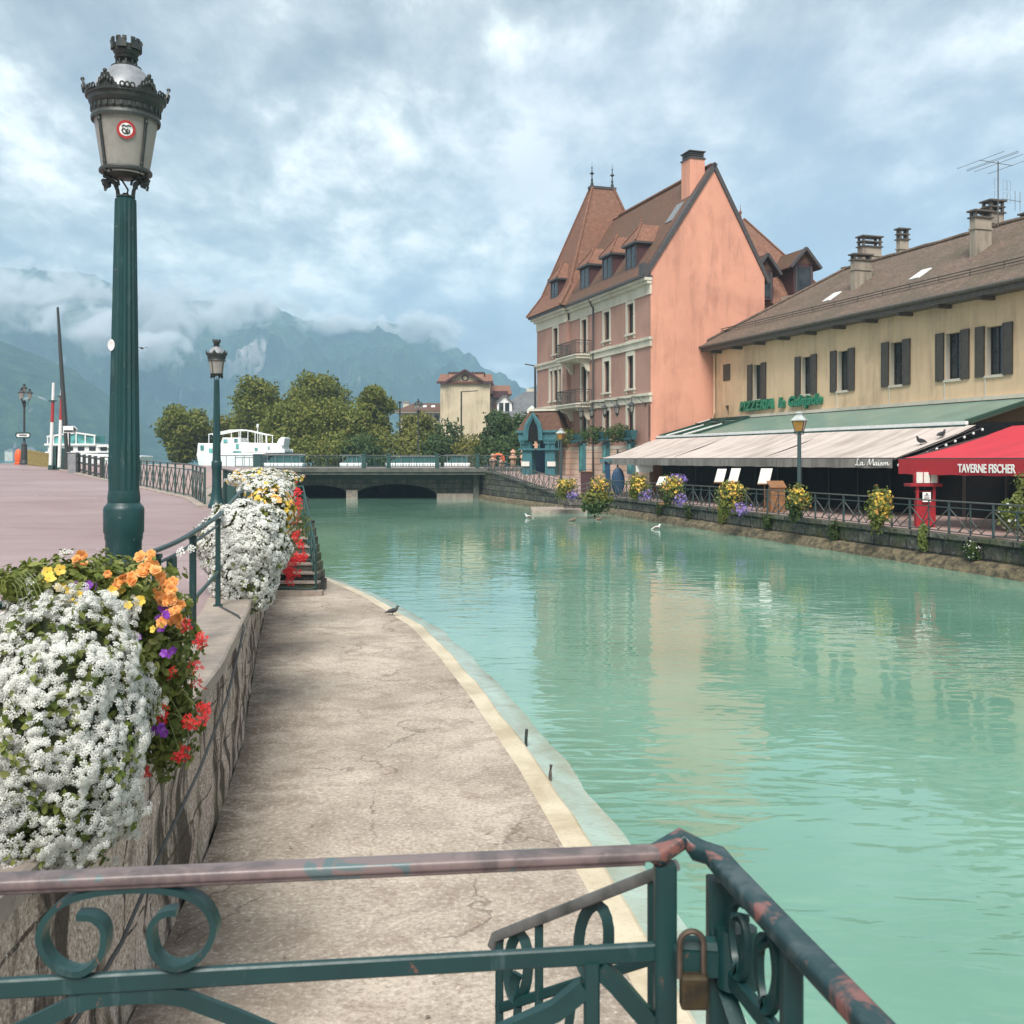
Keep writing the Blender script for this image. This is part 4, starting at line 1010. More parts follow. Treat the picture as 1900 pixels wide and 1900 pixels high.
m = MB(); m.path([PF(ac+a, -.32, z) for a, z in prof], rrect(.26, .16, .03, 1), up=-PF.b); m.path([PF(ac+a*.74, -.28, lerp(4.75, z, .9)) for a, z in prof], rrect(.16, .10, .02, 1), up=-PF.b); m.build('arch_frame', M['teal_paint'], porch)
m = MB(); m.prism([PF(ac+a*.9, -.26, z-.05) for a, z in prof], PF.b*1.2); m.build('arch_niche', M['shade_black'], porch)
m = MB(); c = PF(2.1, -.1, 0); m.box((c.x, c.y, 4.33), (.24, .24, .4)); m.ell((c.x, c.y, 4.62), .15, .15, .17, 8, 6); m.ell((c.x, c.y, 4.4), .26, .15, .09, 8, 5); m.build('pink_figurine', M['terracotta'], porch)
m = MB()
for a in (.45, 2.7): m.fbox(PF, a, a+.7, -.08, -.02, 2.75, 3.12)
m.build('notice_plate', M['paper'], porch)
# street-level turquoise window bays and green straps
for px in (1078, 1122, 1168):
    s = H.s_at(px, -.3)
    m = MB(); m.fbox(H, s-.42, s+.42, -.30, -.07, 2.3, 4.5); bo = m.build('ground_window', M['teal_paint'], hotel)
    m = MB(); m.fbox(H, s-.26, s+.26, -.33, -.26, 2.5, 4.3); m.build('pane', M['glass_teal'], bo)
for px in (1053, 1100, 1146):
    s = H.s_at(px, -.1); m = MB(); m.fbox(H, s-.06, s+.06, -.14, -.062, 1.3, 4.0); m.build('green_strap', M['green_far'], hotel)
for i, (px, lab) in enumerate(((1064, 'turquoise window box with sparse reddish shrub, hanging nearest the turquoise porch'), (1112, 'turquoise window box with round green shrub under the middle pair of hotel lanterns'), (1160, 'turquoise window box with round green shrub just above the white awning tip'))):
    s = H.s_at(px+6, -.5); t = thing('window_box', lab, 'window box', H(s, -.5, 4.75), 0, 'window boxes on the hotel front')
    m = MB()
    for z, k in ((4.55, 0), (4.75, .12), (5.2, .2)): pass
    m.hexa([H(s-.85, -.62, 4.6), H(s+.85, -.62, 4.6), H(s+.85, -.34, 4.6), H(s-.85, -.34, 4.6), H(s-1.05, -.85, 5.2), H(s+1.05, -.85, 5.2), H(s+1.05, -.3, 5.2), H(s-1.05, -.3, 5.2)])
    for k in range(8): m.prism([H(s-1.05+k*.26, -.87, 4.72), H(s-.79+k*.26, -.87, 4.72), H(s-.92+k*.26, -.87, 4.5)], H.b*.05)
    m.build('trough', M['teal_paint'], t)
    c = H(s+.5, -1.0, 5.0); p_, n_ = blob(c, (.95, .8, .62), 900 if i else 420, .3, 1.4, .5, seed=i*3.1)
    scatter('shrub', *LEAF, p_, n_, RNG.uniform(.12, .22, len(p_)), M['leaf_dark'] if i else M['leaf_tree'], t, jitter=.8)

# ================================================================ ochre building
Y_ = YF
RL = 36.0
yel = thing('restaurant_building', 'long two storey ochre building with brown shutters, weathered tiled roof and restaurant awnings', 'building', Y_(10, 0, 1.0))
yw = []
for px, w in ((1405, .95), (1496, .95), (1564, .95), (1663, .98), (1768, 1.0), (1845, 1.0)): yw.append((Y_.s_at(px, 0), w))
yw.append((yw[-1][0]+3.1, 1.0))
hol = [(r-w/2, r+w/2, 6.95, 9.05) for r, w in yw]+[(Y_.s_at(1349, 0)-.22, Y_.s_at(1349, 0)+.22, 6.1, 6.75)]
m = MB(); m.holes(Y_, 0.02, RL, 1.0, 10.85, 0, hol, .34); m.add([Y_(RL, 0, 1), Y_(RL, 11, 1), Y_(RL, 11, 11), Y_(RL, 0, 11)], [(0, 1, 2, 3)]); m.build('front_wall', M['yellow'], yel)
m = MB(); m.fbox(Y_, Y_.s_at(1349, 0)-.22, Y_.s_at(1349, 0)+.22, .25, .3, 6.1, 6.75); m.build('vent_opening', M['shade_black'], yel)
rs = Y_.s_at(1349, 0); m = MB(); m.fbox(Y_, rs-.42, rs+.42, -.05, .01, 8.35, 9.4); m.build('small_shutter', M['shutter'], yel)
for i, (r, w) in enumerate(yw):
    m = MB(); m.fbox(Y_, r-w/2-.09, r+w/2+.09, -.07, .1, 6.83, 6.95); m.fbox(Y_, r-w/2-.003, r-w/2+.05, .02, .3, 6.95, 9.05); m.fbox(Y_, r+w/2-.05, r+w/2+.003, .02, .3, 6.95, 9.05)
    m.fbox(Y_, r-w/2-.02, r-w/2+.05, -.05, -.01, 6.0, 6.83)
    wo = m.build('window', M['white_stone'], yel)
    m = MB(); d = .26
    for q in (r-w/2+.05, r-.04, r+w/2-.12): m.fbox(Y_, q, q+.07, d-.03, d+.03, 6.95, 9.05)
    for k in range(5): m.fbox(Y_, r-w/2+.05, r+w/2-.05, d-.015, d+.015, 6.97+k*.51, 7.01+k*.51)
    m.build('frame', M['wood_dark'], wo)
    m = MB(); m.fbox(Y_, r-w/2, r+w/2, .27, .29, 6.95, 9.05); m.build('pane', M['glass'], wo)
    for sgn in (-1, 1):
        a = r+sgn*(w/2+.03); b = a+sgn*.53; a, b = min(a, b), max(a, b)
        m = MB(); m.fbox(Y_, a, b, -.075, -.025, 6.9, 9.12)
        for (z0, z1) in ((6.9, 7.0), (7.95, 8.05), (9.02, 9.12)): m.fbox(Y_, a+.003, b-.003, -.092, -.024, z0, z1)
        m.fbox(Y_, a, a+.07, -.09, -.024, 6.902, 9.118); m.fbox(Y_, b-.07, b, -.09, -.024, 6.902, 9.118)
        m.build('shutter', M['shutter'], yel)
# roof
zrd, tr_, ov = 15.0, 5.6, -.95
def zy(t): return 10.72+(t-ov)/(tr_-ov)*(zrd-10.72)
m = MB(); th = .2; r0 = 6.3
m.slab([Y_(-.6, ov, zy(ov)), Y_(RL, ov, zy(ov)), Y_(RL, tr_, zrd), Y_(r0, tr_, zrd)], th)
m.slab([Y_(-.6, 12.1, zy(ov)), Y_(RL, 12.1, zy(ov)), Y_(RL, tr_, zrd-.003), Y_(r0, tr_, zrd-.003)], th)
m.slab([Y_(-.6, ov, zy(ov)-.003), Y_(-.6, 12.1, zy(ov)-.003), Y_(r0, tr_, zrd-.006)], th)
yrf = m.build('roof', M['tile_old'], yel)
m = MB(); m.tube([Y_(r0, tr_, zrd+.03)]+[Y_(r0+i, tr_, zrd+.03+.025*math.sin(i*2.1)) for i in range(1, int(RL-r0))], .13, 8); m.tube([Y_(-.6, ov, zy(ov)+.03), Y_(r0, tr_, zrd+.03)], .12, 6); m.build('ridge_tiles', M['tile_old'], yrf)
m = MB(); m.tube([Y_(-.7, ov-.10, zy(ov)-.10), Y_(RL, ov-.10, zy(ov)-.10)], .10, 8)
m.fbox(Y_, -.6, RL, ov+.02, ov+.10, zy(ov)-.42, zy(ov)-.16); m.fbox(Y_, -.6, RL, ov+.1, -.01, zy(ov)-.38, zy(ov)-.30); m.build('gutter', M['gutter'], yel)
for i in range(14): m = MB(); m.fbox(Y_, .8+i*2.6, 1.0+i*2.6, ov+.15, -.004, zy(ov)-.55, zy(ov)-.381); m.build('rafter_end', M['gutter'], yel)
m = MB()
for t, dz in ((.28, .17), (.28, .30)):
    m.tube([Y_(.4, t, zy(t)+dz), Y_(RL, t, zy(t)+dz)], .03, 6)
for i in range(18): m.bar(Y_(.6+i*2, .28, zy(.28)), Y_(.6+i*2, .28, zy(.28)+.34), .03, .05)
m.build('snow_guard', M['gutter'], yel)
def skylight(px, py):
    best = min(((abs(Y_.z_at(py, Y_.s_at(px, t), t)-zy(t)), t) for t in np.arange(0, 5.4, .05))); t = best[1]; r = Y_.s_at(px, t)
    m = MB(); m.slab([Y_(r-.35, t-.4, zy(t-.4)+.07), Y_(r+.35, t-.4, zy(t-.4)+.07), Y_(r+.35, t+.4, zy(t+.4)+.07), Y_(r-.35, t+.4, zy(t+.4)+.07)], .06); m.build('skylight', M['white_boat'], yel)
skylight(1543, 552); skylight(1707, 510)
def chimney(px0, px1, ytop, t, dt, px_ref=None, cap=2):
    r0_, r1_ = Y_.s_at(px0, t-dt/2), Y_.s_at(px1, t-dt/2); rm = (r0_+r1_)/2
    zt_ = Y_.z_at(ytop, rm, t-dt/2); hcap = .30*cap+.1
    zb = zy(min(t, tr_)) - .8 if t <= tr_ else zy(2*tr_-t)-.8
    m = MB(); m.fbox(Y_, r0_, r1_, t-dt/2, t+dt/2, zb, zt_-hcap); m.fbox(Y_, r0_-.05, r1_+.05, t-dt/2-.05, t+dt/2+.05, zt_-hcap-.55, zt_-hcap-.47)
    c = m.build('chimney', M['chimney'], yel)
    m = MB()
    for k in range(cap):
        z = zt_-hcap+k*.30; n = max(2, int((r1_-r0_)/.4)+1)
        m.fbox(Y_, r0_-.08+k*.05, r1_+.08-k*.05, t-dt/2-.08, t+dt/2+.08, z, z+.07)
        for i in range(n):
            for tt in (t-dt/2+.06, t+dt/2-.06):
                q = lerp(r0_+.06, r1_-.06, i/(n-1)); m.fbox(Y_, q-.06, q+.06, tt-.06, tt+.06, z+.07, z+.30)
    z = zt_-hcap+cap*.3; m.fbox(Y_, r0_-.1, r1_+.1, t-dt/2-.1, t+dt/2+.1, z, z+.08)
    m.build('cap', M['gutter'], c)
chimney(1578, 1586, 470, 2.6, 1.1, cap=1); chimney(1591, 1602, 437, 6.2, 1.3); chimney(1663, 1670, 423, 6.3, .6); chimney(1564, 1569, 495, 6.2, .45, cap=1)
chimney(1799, 1810, 389, 2.9, .95, cap=1); chimney(1822, 1838, 371, 5.9, .85); chimney(1893, 1906, 394, 6.0, .8, cap=1)
# aerial on the ridge
ra = Y_.s_at(1852, 5.4); ab = Y_(ra, 5.4, 14.6); ztop = Y_.z_at(303, ra, 5.4)
an = thing('roof_aerial', 'thin metal television aerial with long crossbars beside the tallest chimney', 'aerial', ab)
m = MB(); m.tube([ab, Vector((ab.x, ab.y, ztop+.1))], .03, 6); m.build('mast', M['gutter'], an)
m = MB(); up = Vector((0, 0, 1)); rr = Y_.a; bb = Y_.b; top = Vector((ab.x, ab.y, ztop))
bd = (bb*.9+rr*-.1).normalized()
m.tube([top-bd*1.3, top+bd*1.0], .016, 5)
for k, L in ((-1.25, 1.55), (-.45, 1.7), (.0, 1.6), (.95, 1.6)):
    for dz in ((0, .07) if k == -.45 else (0,)): m.tube([top+bd*k-rr*L+up*dz, top+bd*k+rr*L+up*dz], .012, 5)
m.build('crossbars', M['gutter'], an)
m = MB(); c = top-up*1.35
for sx in (-.25, .35, .65):
    for dz in (-.55, .05):
        q = [c+bd*sx+up*dz, c+bd*sx+up*(dz+.5), c+bd*(sx+.22)+up*(dz+.5), c+bd*(sx+.22)+up*dz]; m.tube(q, .008, 4, True, up=rr)
m.tube([c+bd*.2-up*.4, c+bd*1.6-up*.4], .014, 5); m.tube([c+bd*1.2-up*.9, c+bd*1.2+up*.1], .012, 5); m.tube([c+bd*1.55-up*.9, c+bd*1.55+up*.1], .012, 5)
m.build('grid_antenna', M['gutter'], an)
# drainpipe at the junction, wall cables
m = MB(); m.tube([Y_(.25, -.12, 10.2), Y_(.25, -.12, 6.3), Y_(.1, -.12, 6.0)], .07, 8, up=Y_.a); m.build('drainpipe', M['yellow'], yel)
# painted relief sign
rt = Y_.s_at(1374, -.12); z0 = Y_.z_at(763, rt, -.12)
sg = thing('wall_sign', 'slanting green relief letters reading PIZZERIA la Galejade on the ochre wall', 'sign', Y_(rt, -.1, z0))
rr = (Y_.a+Vector((0, 0, .006))).normalized()
text_on('letters', 'PIZZERIA', .80, Y_(rt, -.14, z0), rr, Vector((0, 0, 1)), M['sign_green'], sg, depth=.10, offset=.028, shear=.25, spacing=1.16)
r2 = Y_.s_at(1446, -.12); text_on('letters', 'la', .80, Y_(r2, -.14, z0+.03), rr, Vector((0, 0, 1)), M['sign_green'], sg, depth=.10, offset=.028, shear=.2)
r3 = Y_.s_at(1464, -.12); text_on('letters', 'Galejade', .80, Y_(r3, -.14, z0+.03), rr, Vector((0, 0, 1)), M['sign_green'], sg, depth=.10, offset=.028, shear=.2, spacing=1.12)
# green sheet canopy over the terrace
m = MB(); RC = 27.2
m.slab([Y_(4.0, -.02, 5.86), Y_(RC, -.02, 5.86), Y_(RC, -4.05, 4.72), Y_(.3, -4.05, 4.72), Y_(.05, -.02, 5.86)], .08)
can = m.build('canopy', M['canopy'], yel)
m = MB(); m.fbox(Y_, 3.0, RC, -.14, -.003, 5.87, 6.04); m.build('flashing', M['white_stone'], can)
m = MB(); m.fbox(Y_, -.2, RC+.1, -4.20, -4.06, 4.66, 4.80)
p0, p1 = Y_(-.02, -.06, 5.95), Y_(-.2, -4.1, 4.80); m.bar(p0, p1, .12, .12)
m.build('front_gutter', M['white_paint'], can)
m = MB(); m.fbox(Y_, -.2, RC+.1, -4.24, -4.05, 4.45, 4.65)
for r, ww in ((.2, .16), (2.2, .14), (4.6, .14), (RC, .2)):
    m.bar(Y_(r, -.05, 5.92), Y_(r, -4.05, 4.80), ww, .12)
m.bar(Y_(.1, -.2, 5.9), Y_(4.5, -.2, 5.9), .3, .14); m.bar(Y_(.1, -1.3, 5.6), Y_(4.5, -1.3, 5.6), .3, .1)
m.build('canopy_frame', M['canopy_bar'], can)
m = MB()
for r in (1.0, 3.3): m.bar(Y_(r+.5, -1.6, 5.50), Y_(r, -4.0, 4.82), .1, .06)
m.build('white_battens', M['white_paint'], can)
m = MB(); m.fbox(Y_, 0.4, 46, -3.9, -3.8, .9, 4.7); m.prism([Y_(.35, -3.8, .9), Y_(.35, -.05, .9), Y_(.35, -.05, 5.7), Y_(.35, -3.8, 4.65)], Y_.a*.1); m.build('terrace_shade_sheet', M['shade_black'], yel)  # black sheet and end panel painted as the deep shade under the awnings
for i in range(14): m = MB(); m.fbox(Y_, .5+i*2.2, .6+i*2.2, -4.0, -3.91, 1.0, 4.5); m.build('terrace_post', M['wood_dark'], yel)
# awnings
def awning(name, label, r0, r1, tb, zb, tf, zf, drop, m1, m2, side=0.0):
    a = thing(name, label, 'awning', Y_((r0+r1)/2, tb, zb))
    n = 24; rows = []
    for j in range(7):
        q = j/6; rows.append([Y_(lerp(r0, r1, i/n), lerp(tb, tf, q), lerp(zb, zf, q)-.10*math.sin(math.pi*q)+.02*mnoise.noise(Vector((i*.7, j, r0)))) for i in range(n+1)])
    strip('canvas', rows, m1, None, True, a)
    rows = []
    for j in range(4): rows.append([Y_(lerp(r0, r1, i/48), tf-.02+.02*math.sin(i*2.3)*j/3, zf-drop*j/3+(.012*math.sin(i*1.9) if j == 3 else 0)) for i in range(49)])
    strip('valance', rows, m2, None, True, a)
    if side:
        rows = [[Y_(r0-.01, lerp(tf, tb, i/10), lerp(zf, zb, i/10)-.10*math.sin(math.pi*i/10)-(.0 if j == 0 else lerp(drop, .1, i/10))) for i in range(11)] for j in range(2)]
        strip('side_valance', rows, m2, None, False, a)
    m = MB(); m.bar(Y_(r0, tf+.04, zf), Y_(r1, tf+.04, zf), .08, .08)
    for r in (r0+.05, (r0*2+r1)/3, (r0+2*r1)/3, r1-.05): m.bar(Y_(r, tb, zb-.1), Y_(r, tf+.05, zf-.04), .05, .06)
    m.build('frame', M['dark_trim'], a)
    return a
aw1 = awning('awning', 'long streaked off white awning with grey valance reading La Maison', -.3, 27.8, -4.15, 4.62, -8.0, 3.32, .36, M['awn_white'], M['awn_val'])
aw2 = awning('awning', 'bright red awning with white lettering TAVERNE FISCHER on its valance', 30.0, 47, -4.5, 4.52, -9.5, 3.30, .52, M['awn_red'], M['awn_redval'], .4)
rt = Y_.s_at(1779, -9.54); re = Y_.s_at(1886, -9.54)
o = text_on('lettering', 'TAVERNE FISCHER', .38, Y_(rt, -9.575, 2.88), Y_.a, Vector((0, 0, 1)), M['text_white'], aw2, depth=.006, offset=.008, spacing=1.0)
xs_ = [(Vector(v.co)+origin_of(aw2)-Y_(rt, -9.575, 2.88)).dot(Y_.a) for v in o.data.vertices]; k = (re-rt)/max(xs_)
for v in o.data.vertices:
    q = Vector(v.co)+origin_of(aw2)-Y_(rt, -9.575, 2.88); q = q+Y_.a*(q.dot(Y_.a)*(k-1)); v.co = q+Y_(rt, -9.575, 2.88)-origin_of(aw2)
# cursive La Maison drawn as strokes
def stroke_text(strokes, x0, x1, z0, zh, tpl, parent, mat_):
    m = MB(); xmax = max(p[0] for s in strokes for p in s)
    for s in strokes:
        pts = []
        for i in range(len(s)-1):
            p0, p1, p2, p3 = s[max(0, i-1)], s[i], s[i+1], s[min(len(s)-1, i+2)]
            for k in range(4):
                q = k/4; f = lambda a, b, c, d: .5*(2*b+(c-a)*q+(2*a-5*b+4*c-d)*q*q+(3*b-a-3*c+d)*q**3)
                pts.append((f(p0[0], p1[0], p2[0], p3[0]), f(p0[1], p1[1], p2[1], p3[1])))
        pts.append(s[-1]); m.tube([Y_(x0+(x1-x0)*a/xmax, tpl, z0+b*zh) for a, b in pts], .016, 5, up=Y_.b)
    return m.build('lettering', mat_, parent)
LM = [[(.75, 1.0), (.45, 1.02), (.4, .7), (.35, .25), (.1, .0), (0, .1), (.2, .14), (.6, 0), (1.0, .05), (1.15, .2)],
      [(1.55, .42), (1.3, .5), (1.1, .25), (1.2, .02), (1.45, .12), (1.6, .45), (1.55, .1), (1.7, .0), (2.0, .15)],
      [(2.7, 0), (2.9, .5), (3.15, 1.0), (3.2, .4), (3.35, .1), (3.65, .6), (3.9, 1.02), (3.95, .4), (4.05, .02), (4.25, .1)],
      [(4.65, .42), (4.4, .5), (4.25, .2), (4.4, .0), (4.6, .15), (4.72, .45), (4.7, .1), (4.85, .02), (5.0, .2), (5.1, .45), (5.1, .1), (5.25, .0), (5.45, .2), (5.65, .5), (5.72, .2), (5.6, .0), (5.45, .04)],
      [(5.72, .1), (6.0, .2), (6.2, .46), (6.0, .3), (6.05, .05), (6.25, .05), (6.35, .3), (6.2, .46), (6.5, .38), (6.65, .48), (6.62, .02), (6.8, .35), (7.0, .48), (7.05, .1), (7.2, .02), (7.5, .3)], [(5.14, .68), (5.17, .74)]]
stroke_text(LM, Y_.s_at(1588, -8.04), Y_.s_at(1652, -8.04), 3.06, .24, -8.06, aw1, M['text_white'])
# light string along the gap between the awnings
ls = thing('light_string', 'string of small round white bulbs hanging between the white and red awnings', 'string lights', Y_(28.3, -4.3, 4.5))
m = MB(); pts = [Y_(28.3+.2*q, lerp(-4.3, -8.3, q), lerp(4.5, 3.15, q)) for q in [i/9 for i in range(10)]]; m.tube(pts, .018, 5); m.build('cable', M['rubber'], ls)
for p in pts: m = MB(); m.ell(p-Vector((0, 0, .07)), .055, .055, .06, 8, 6); m.build('bulb', M['white_boat'], ls)

# ================================================================ houses behind the bridge
def tower_house():
    h = thing('cream_house', 'narrow cream house with stained blank wall and red roof carrying two brick chimneys', 'house', P(865, 820, 160))
    Yd = 160; X = lambda px: P(px, 0, Yd).x; Z = lambda py: P(0, py, Yd).z
    x0, x1 = X(817), X(909); F = WF
    m = MB(); m.fbox(F, x0, x1, Yd, Yd+14, 1, Z(708)); m.prism([(X(832), Yd, Z(708.2)), (X(893), Yd, Z(708.2)), (X(863), Yd, Z(690))], (0, .3, 0)); m.build('wall', M['cream'], h)
    m = MB(); m.slab([(x0-.5, Yd-.5, Z(709)), (x1+.5, Yd-.5, Z(709)), (x1+.2, Yd+4, Z(690)), (x0-.2, Yd+4, Z(690))], .3); m.slab([(x0-.5, Yd+14, Z(709)), (x1+.5, Yd+14, Z(709)), (x1+.2, Yd+4, Z(690)-.01), (x0-.2, Yd+4, Z(690)-.01)], .3); rf = m.build('roof', M['tile_red'], h)
    m = MB(); m.bar((X(829), Yd-.6, Z(708)), (X(863), Yd-.6, Z(687)), .5, .3); m.bar((X(896), Yd-.6, Z(708)), (X(863), Yd-.6, Z(687)), .5, .3); m.bar((x0-.5, Yd-.55, Z(710)), (X(829), Yd-.55, Z(710)), .2, .4); m.bar((X(896), Yd-.55, Z(710)), (x1+.5, Yd-.55, Z(710)), .2, .4); m.build('bargeboard', M['maroon'], h)
    m = MB(); m.slab([(X(829), Yd-.5, Z(708)), (X(863), Yd-.5, Z(687.4)), (X(863), Yd+5, Z(687.4)), (X(829), Yd+5, Z(708))], .15); m.slab([(X(896), Yd-.5, Z(708)), (X(863), Yd-.5, Z(687.6)), (X(863), Yd+5, Z(687.6)), (X(896), Yd+5, Z(708))], .15); m.build('gable_roof', M['tile_red'], h)
    for a, b in ((831, 853), (873, 897)):
        m = MB(); m.fbox(F, X(a), X(b), Yd+2, Yd+4, Z(704), Z(690)); c = m.build('chimney', M['brick'], rf)
        m = MB(); m.fbox(F, X(a)-.15, X(b)+.15, Yd+1.85, Yd+4.15, Z(690), Z(688.6))
        for k in range(4): m.fbox(F, lerp(X(a), X(b), (k+.3)/4), lerp(X(a), X(b), (k+.6)/4), Yd+2.5, Yd+3, Z(688.6), Z(686.6))
        m.build('cap', M['dark_trim'], c)
    m = MB(); m.tube([(X(863)+.45*math.cos(q), Yd-.03, Z(701)+.45*math.sin(q)) for q in [k*math.pi/8 for k in range(16)]], .12, 5, True, up=(0, 1, 0)); m.build('round_window', M['dark_trim'], h)
    x2 = X(945)
    m = MB(); m.fbox(F, x1+.01, x2, Yd+3, Yd+14, 1, Z(727)); w = m.build('side_wing', M['pale_wall'], h)
    m = MB(); m.slab([(x1, Yd+2.6, Z(729)), (x2+.4, Yd+2.6, Z(729)), (x2+.1, Yd+7, Z(709)), (x1, Yd+7, Z(709))], .3); m.build('wing_roof', M['tile_red'], w)
    m = MB()
    for k in range(2): m.fbox(F, x1+.4, x2-.2, Yd+1.4, Yd+3, Z(735+k*22)-.2, Z(735+k*22)+.9)
    m.build('wing_balcony', M['maroon'], w)
tower_house()
def low_house():
    Yd = 170; X = lambda px: P(px, 0, Yd).x; Z = lambda py: P(0, py, Yd).z; F = WF
    h = thing('low_house', 'wide low house with brown tiled hip roof and white eaves left of the cream house', 'house', P(775, 800, Yd))
    m = MB(); m.fbox(F, X(742), X(822), Yd, Yd+12, 1, Z(765)); m.build('wall', M['pale_wall'], h)
    for k in range(5):
        m = MB(); a = X(750+k*14); m.fbox(F, a, a+.8, Yd-.05, Yd+.1, Z(781), Z(769)); m.build('window', M['glass'], h)
    pyr(F, [(X(732), X(826), Yd-1, Yd+13, Z(764)), (X(762), X(822), Yd+5, Yd+6, Z(745))], M['tile_brown'], h, 'roof')
    m = MB(); m.fbox(F, X(733), X(825), Yd-.9, Yd+12.9, Z(766), Z(764.2)); m.build('eaves', M['white_stone'], h)
    for a in (782, 798):
        m = MB(); zz = Z(757); m.slab([(X(a), Yd+2.0, Z(757)+.25), (X(a+7), Yd+2.0, Z(757)+.25), (X(a+7), Yd+3, Z(753)+.25), (X(a), Yd+3, Z(753)+.25)], .1); m.build('skylight', M['white_boat'], h)
    m = MB(); m.fbox(F, X(743), X(754), Yd+4, Yd+5, Z(757), Z(745)); c = m.build('chimney', M['white_stone'], h)
    m = MB(); m.fbox(F, X(742), X(755), Yd+3.9, Yd+5.1, Z(745), Z(741)); m.build('cap', M['zinc'], c)
low_house()
def slate_house():
    Yd = 140; X = lambda px: P(px, 0, Yd).x; Z = lambda py: P(0, py, Yd).z; F = WF
    h = thing('slate_roof_house', 'white house with steep grey slate roof and gabled dormer beside the hotel tower', 'house', P(960, 790, Yd))
    m = MB(); m.fbox(F, X(905), X(1040), Yd, Yd+12, 1, Z(773)); m.build('wall', M['cream'], h)
    pyr(F, [(X(898), X(1045), Yd-.6, Yd+12.6, Z(774)), (X(975), X(1045), Yd+5, Yd+7, Z(722))], M['slate'], h, 'roof')
    m = MB(); m.prism([(X(922), Yd+.6, Z(770)), (X(950), Yd+.6, Z(770)), (X(950), Yd+.6, Z(745)), (X(936), Yd+.6, Z(732)), (X(922), Yd+.6, Z(745))], (0, 4, 0)); d = m.build('dormer', M['white_paint'], h)
    m = MB(); m.slab([(X(920), Yd+.3, Z(746)), (X(936), Yd+.3, Z(730)), (X(936), Yd+5, Z(730)), (X(920), Yd+5, Z(746))], .15); m.slab([(X(952), Yd+.3, Z(746)), (X(936), Yd+.3, Z(730.2)), (X(936), Yd+5, Z(730.2)), (X(952), Yd+5, Z(746))], .15); m.build('dormer_roof', M['slate'], d)
    m = MB()
    for a in (926, 937): m.fbox(F, X(a), X(a+8), Yd+.55, Yd+.62, Z(766), Z(747))
    m.build('pane', M['glass'], d)
    m = MB(); m.prism([(X(978), Yd-.2, Z(772)), (X(996), Yd-.2, Z(772)), (X(996), Yd-.2, Z(760)), (X(987), Yd-.2, Z(752)), (X(978), Yd-.2, Z(760))], (0, 3, 0)); d2 = m.build('dormer', M['white_paint'], h)
    m = MB(); m.fbox(F, X(983), X(991), Yd-.25, Yd-.18, Z(771), Z(760)); m.build('pane', M['glass'], d2)
    m = MB(); m.fbox(F, X(978), X(992), Yd+5, Yd+6.5, Z(730), Z(716)); m.build('chimney', M['white_stone'], h)
slate_house()
# far shore: castle-like villa and small houses
for (px, w, hgt, spire, lab) in ((28, 30, 18, 1, 'pale castle with pointed spire on the far lake shore'), (57, 16, 20, 0, 'pale square villa on the far shore beside the castle')):
    Yd = 900; c = P(px, 849, Yd); k = Yd/1900
    h = thing('lakeside_villa', lab, 'villa', (c.x, c.y, 2)); ww = w*k; hh = hgt*k
    m = MB(); m.box((c.x, c.y, 2+hh/2), (ww, ww*.6, hh)); m.build('wall', M['white_stone'], h)
    pyr(WF, [(c.x-ww*.54, c.x+ww*.54, c.y-ww*.33, c.y+ww*.33, 2+hh), (c.x-ww*.3, c.x+ww*.3, c.y-.1, c.y+.1, 2+hh*1.25)], M['slate'], h, 'roof')
    if spire: m = MB(); m.box((c.x+ww*.15, c.y-ww*.3, 2+hh*.65), (ww*.2, ww*.2, hh*1.3)); m.lathe((c.x+ww*.15, c.y-ww*.3, 2+hh*1.3), [(ww*.16, 0), (.05, hh*.65)], 8); m.build('spire', M['slate'], h)
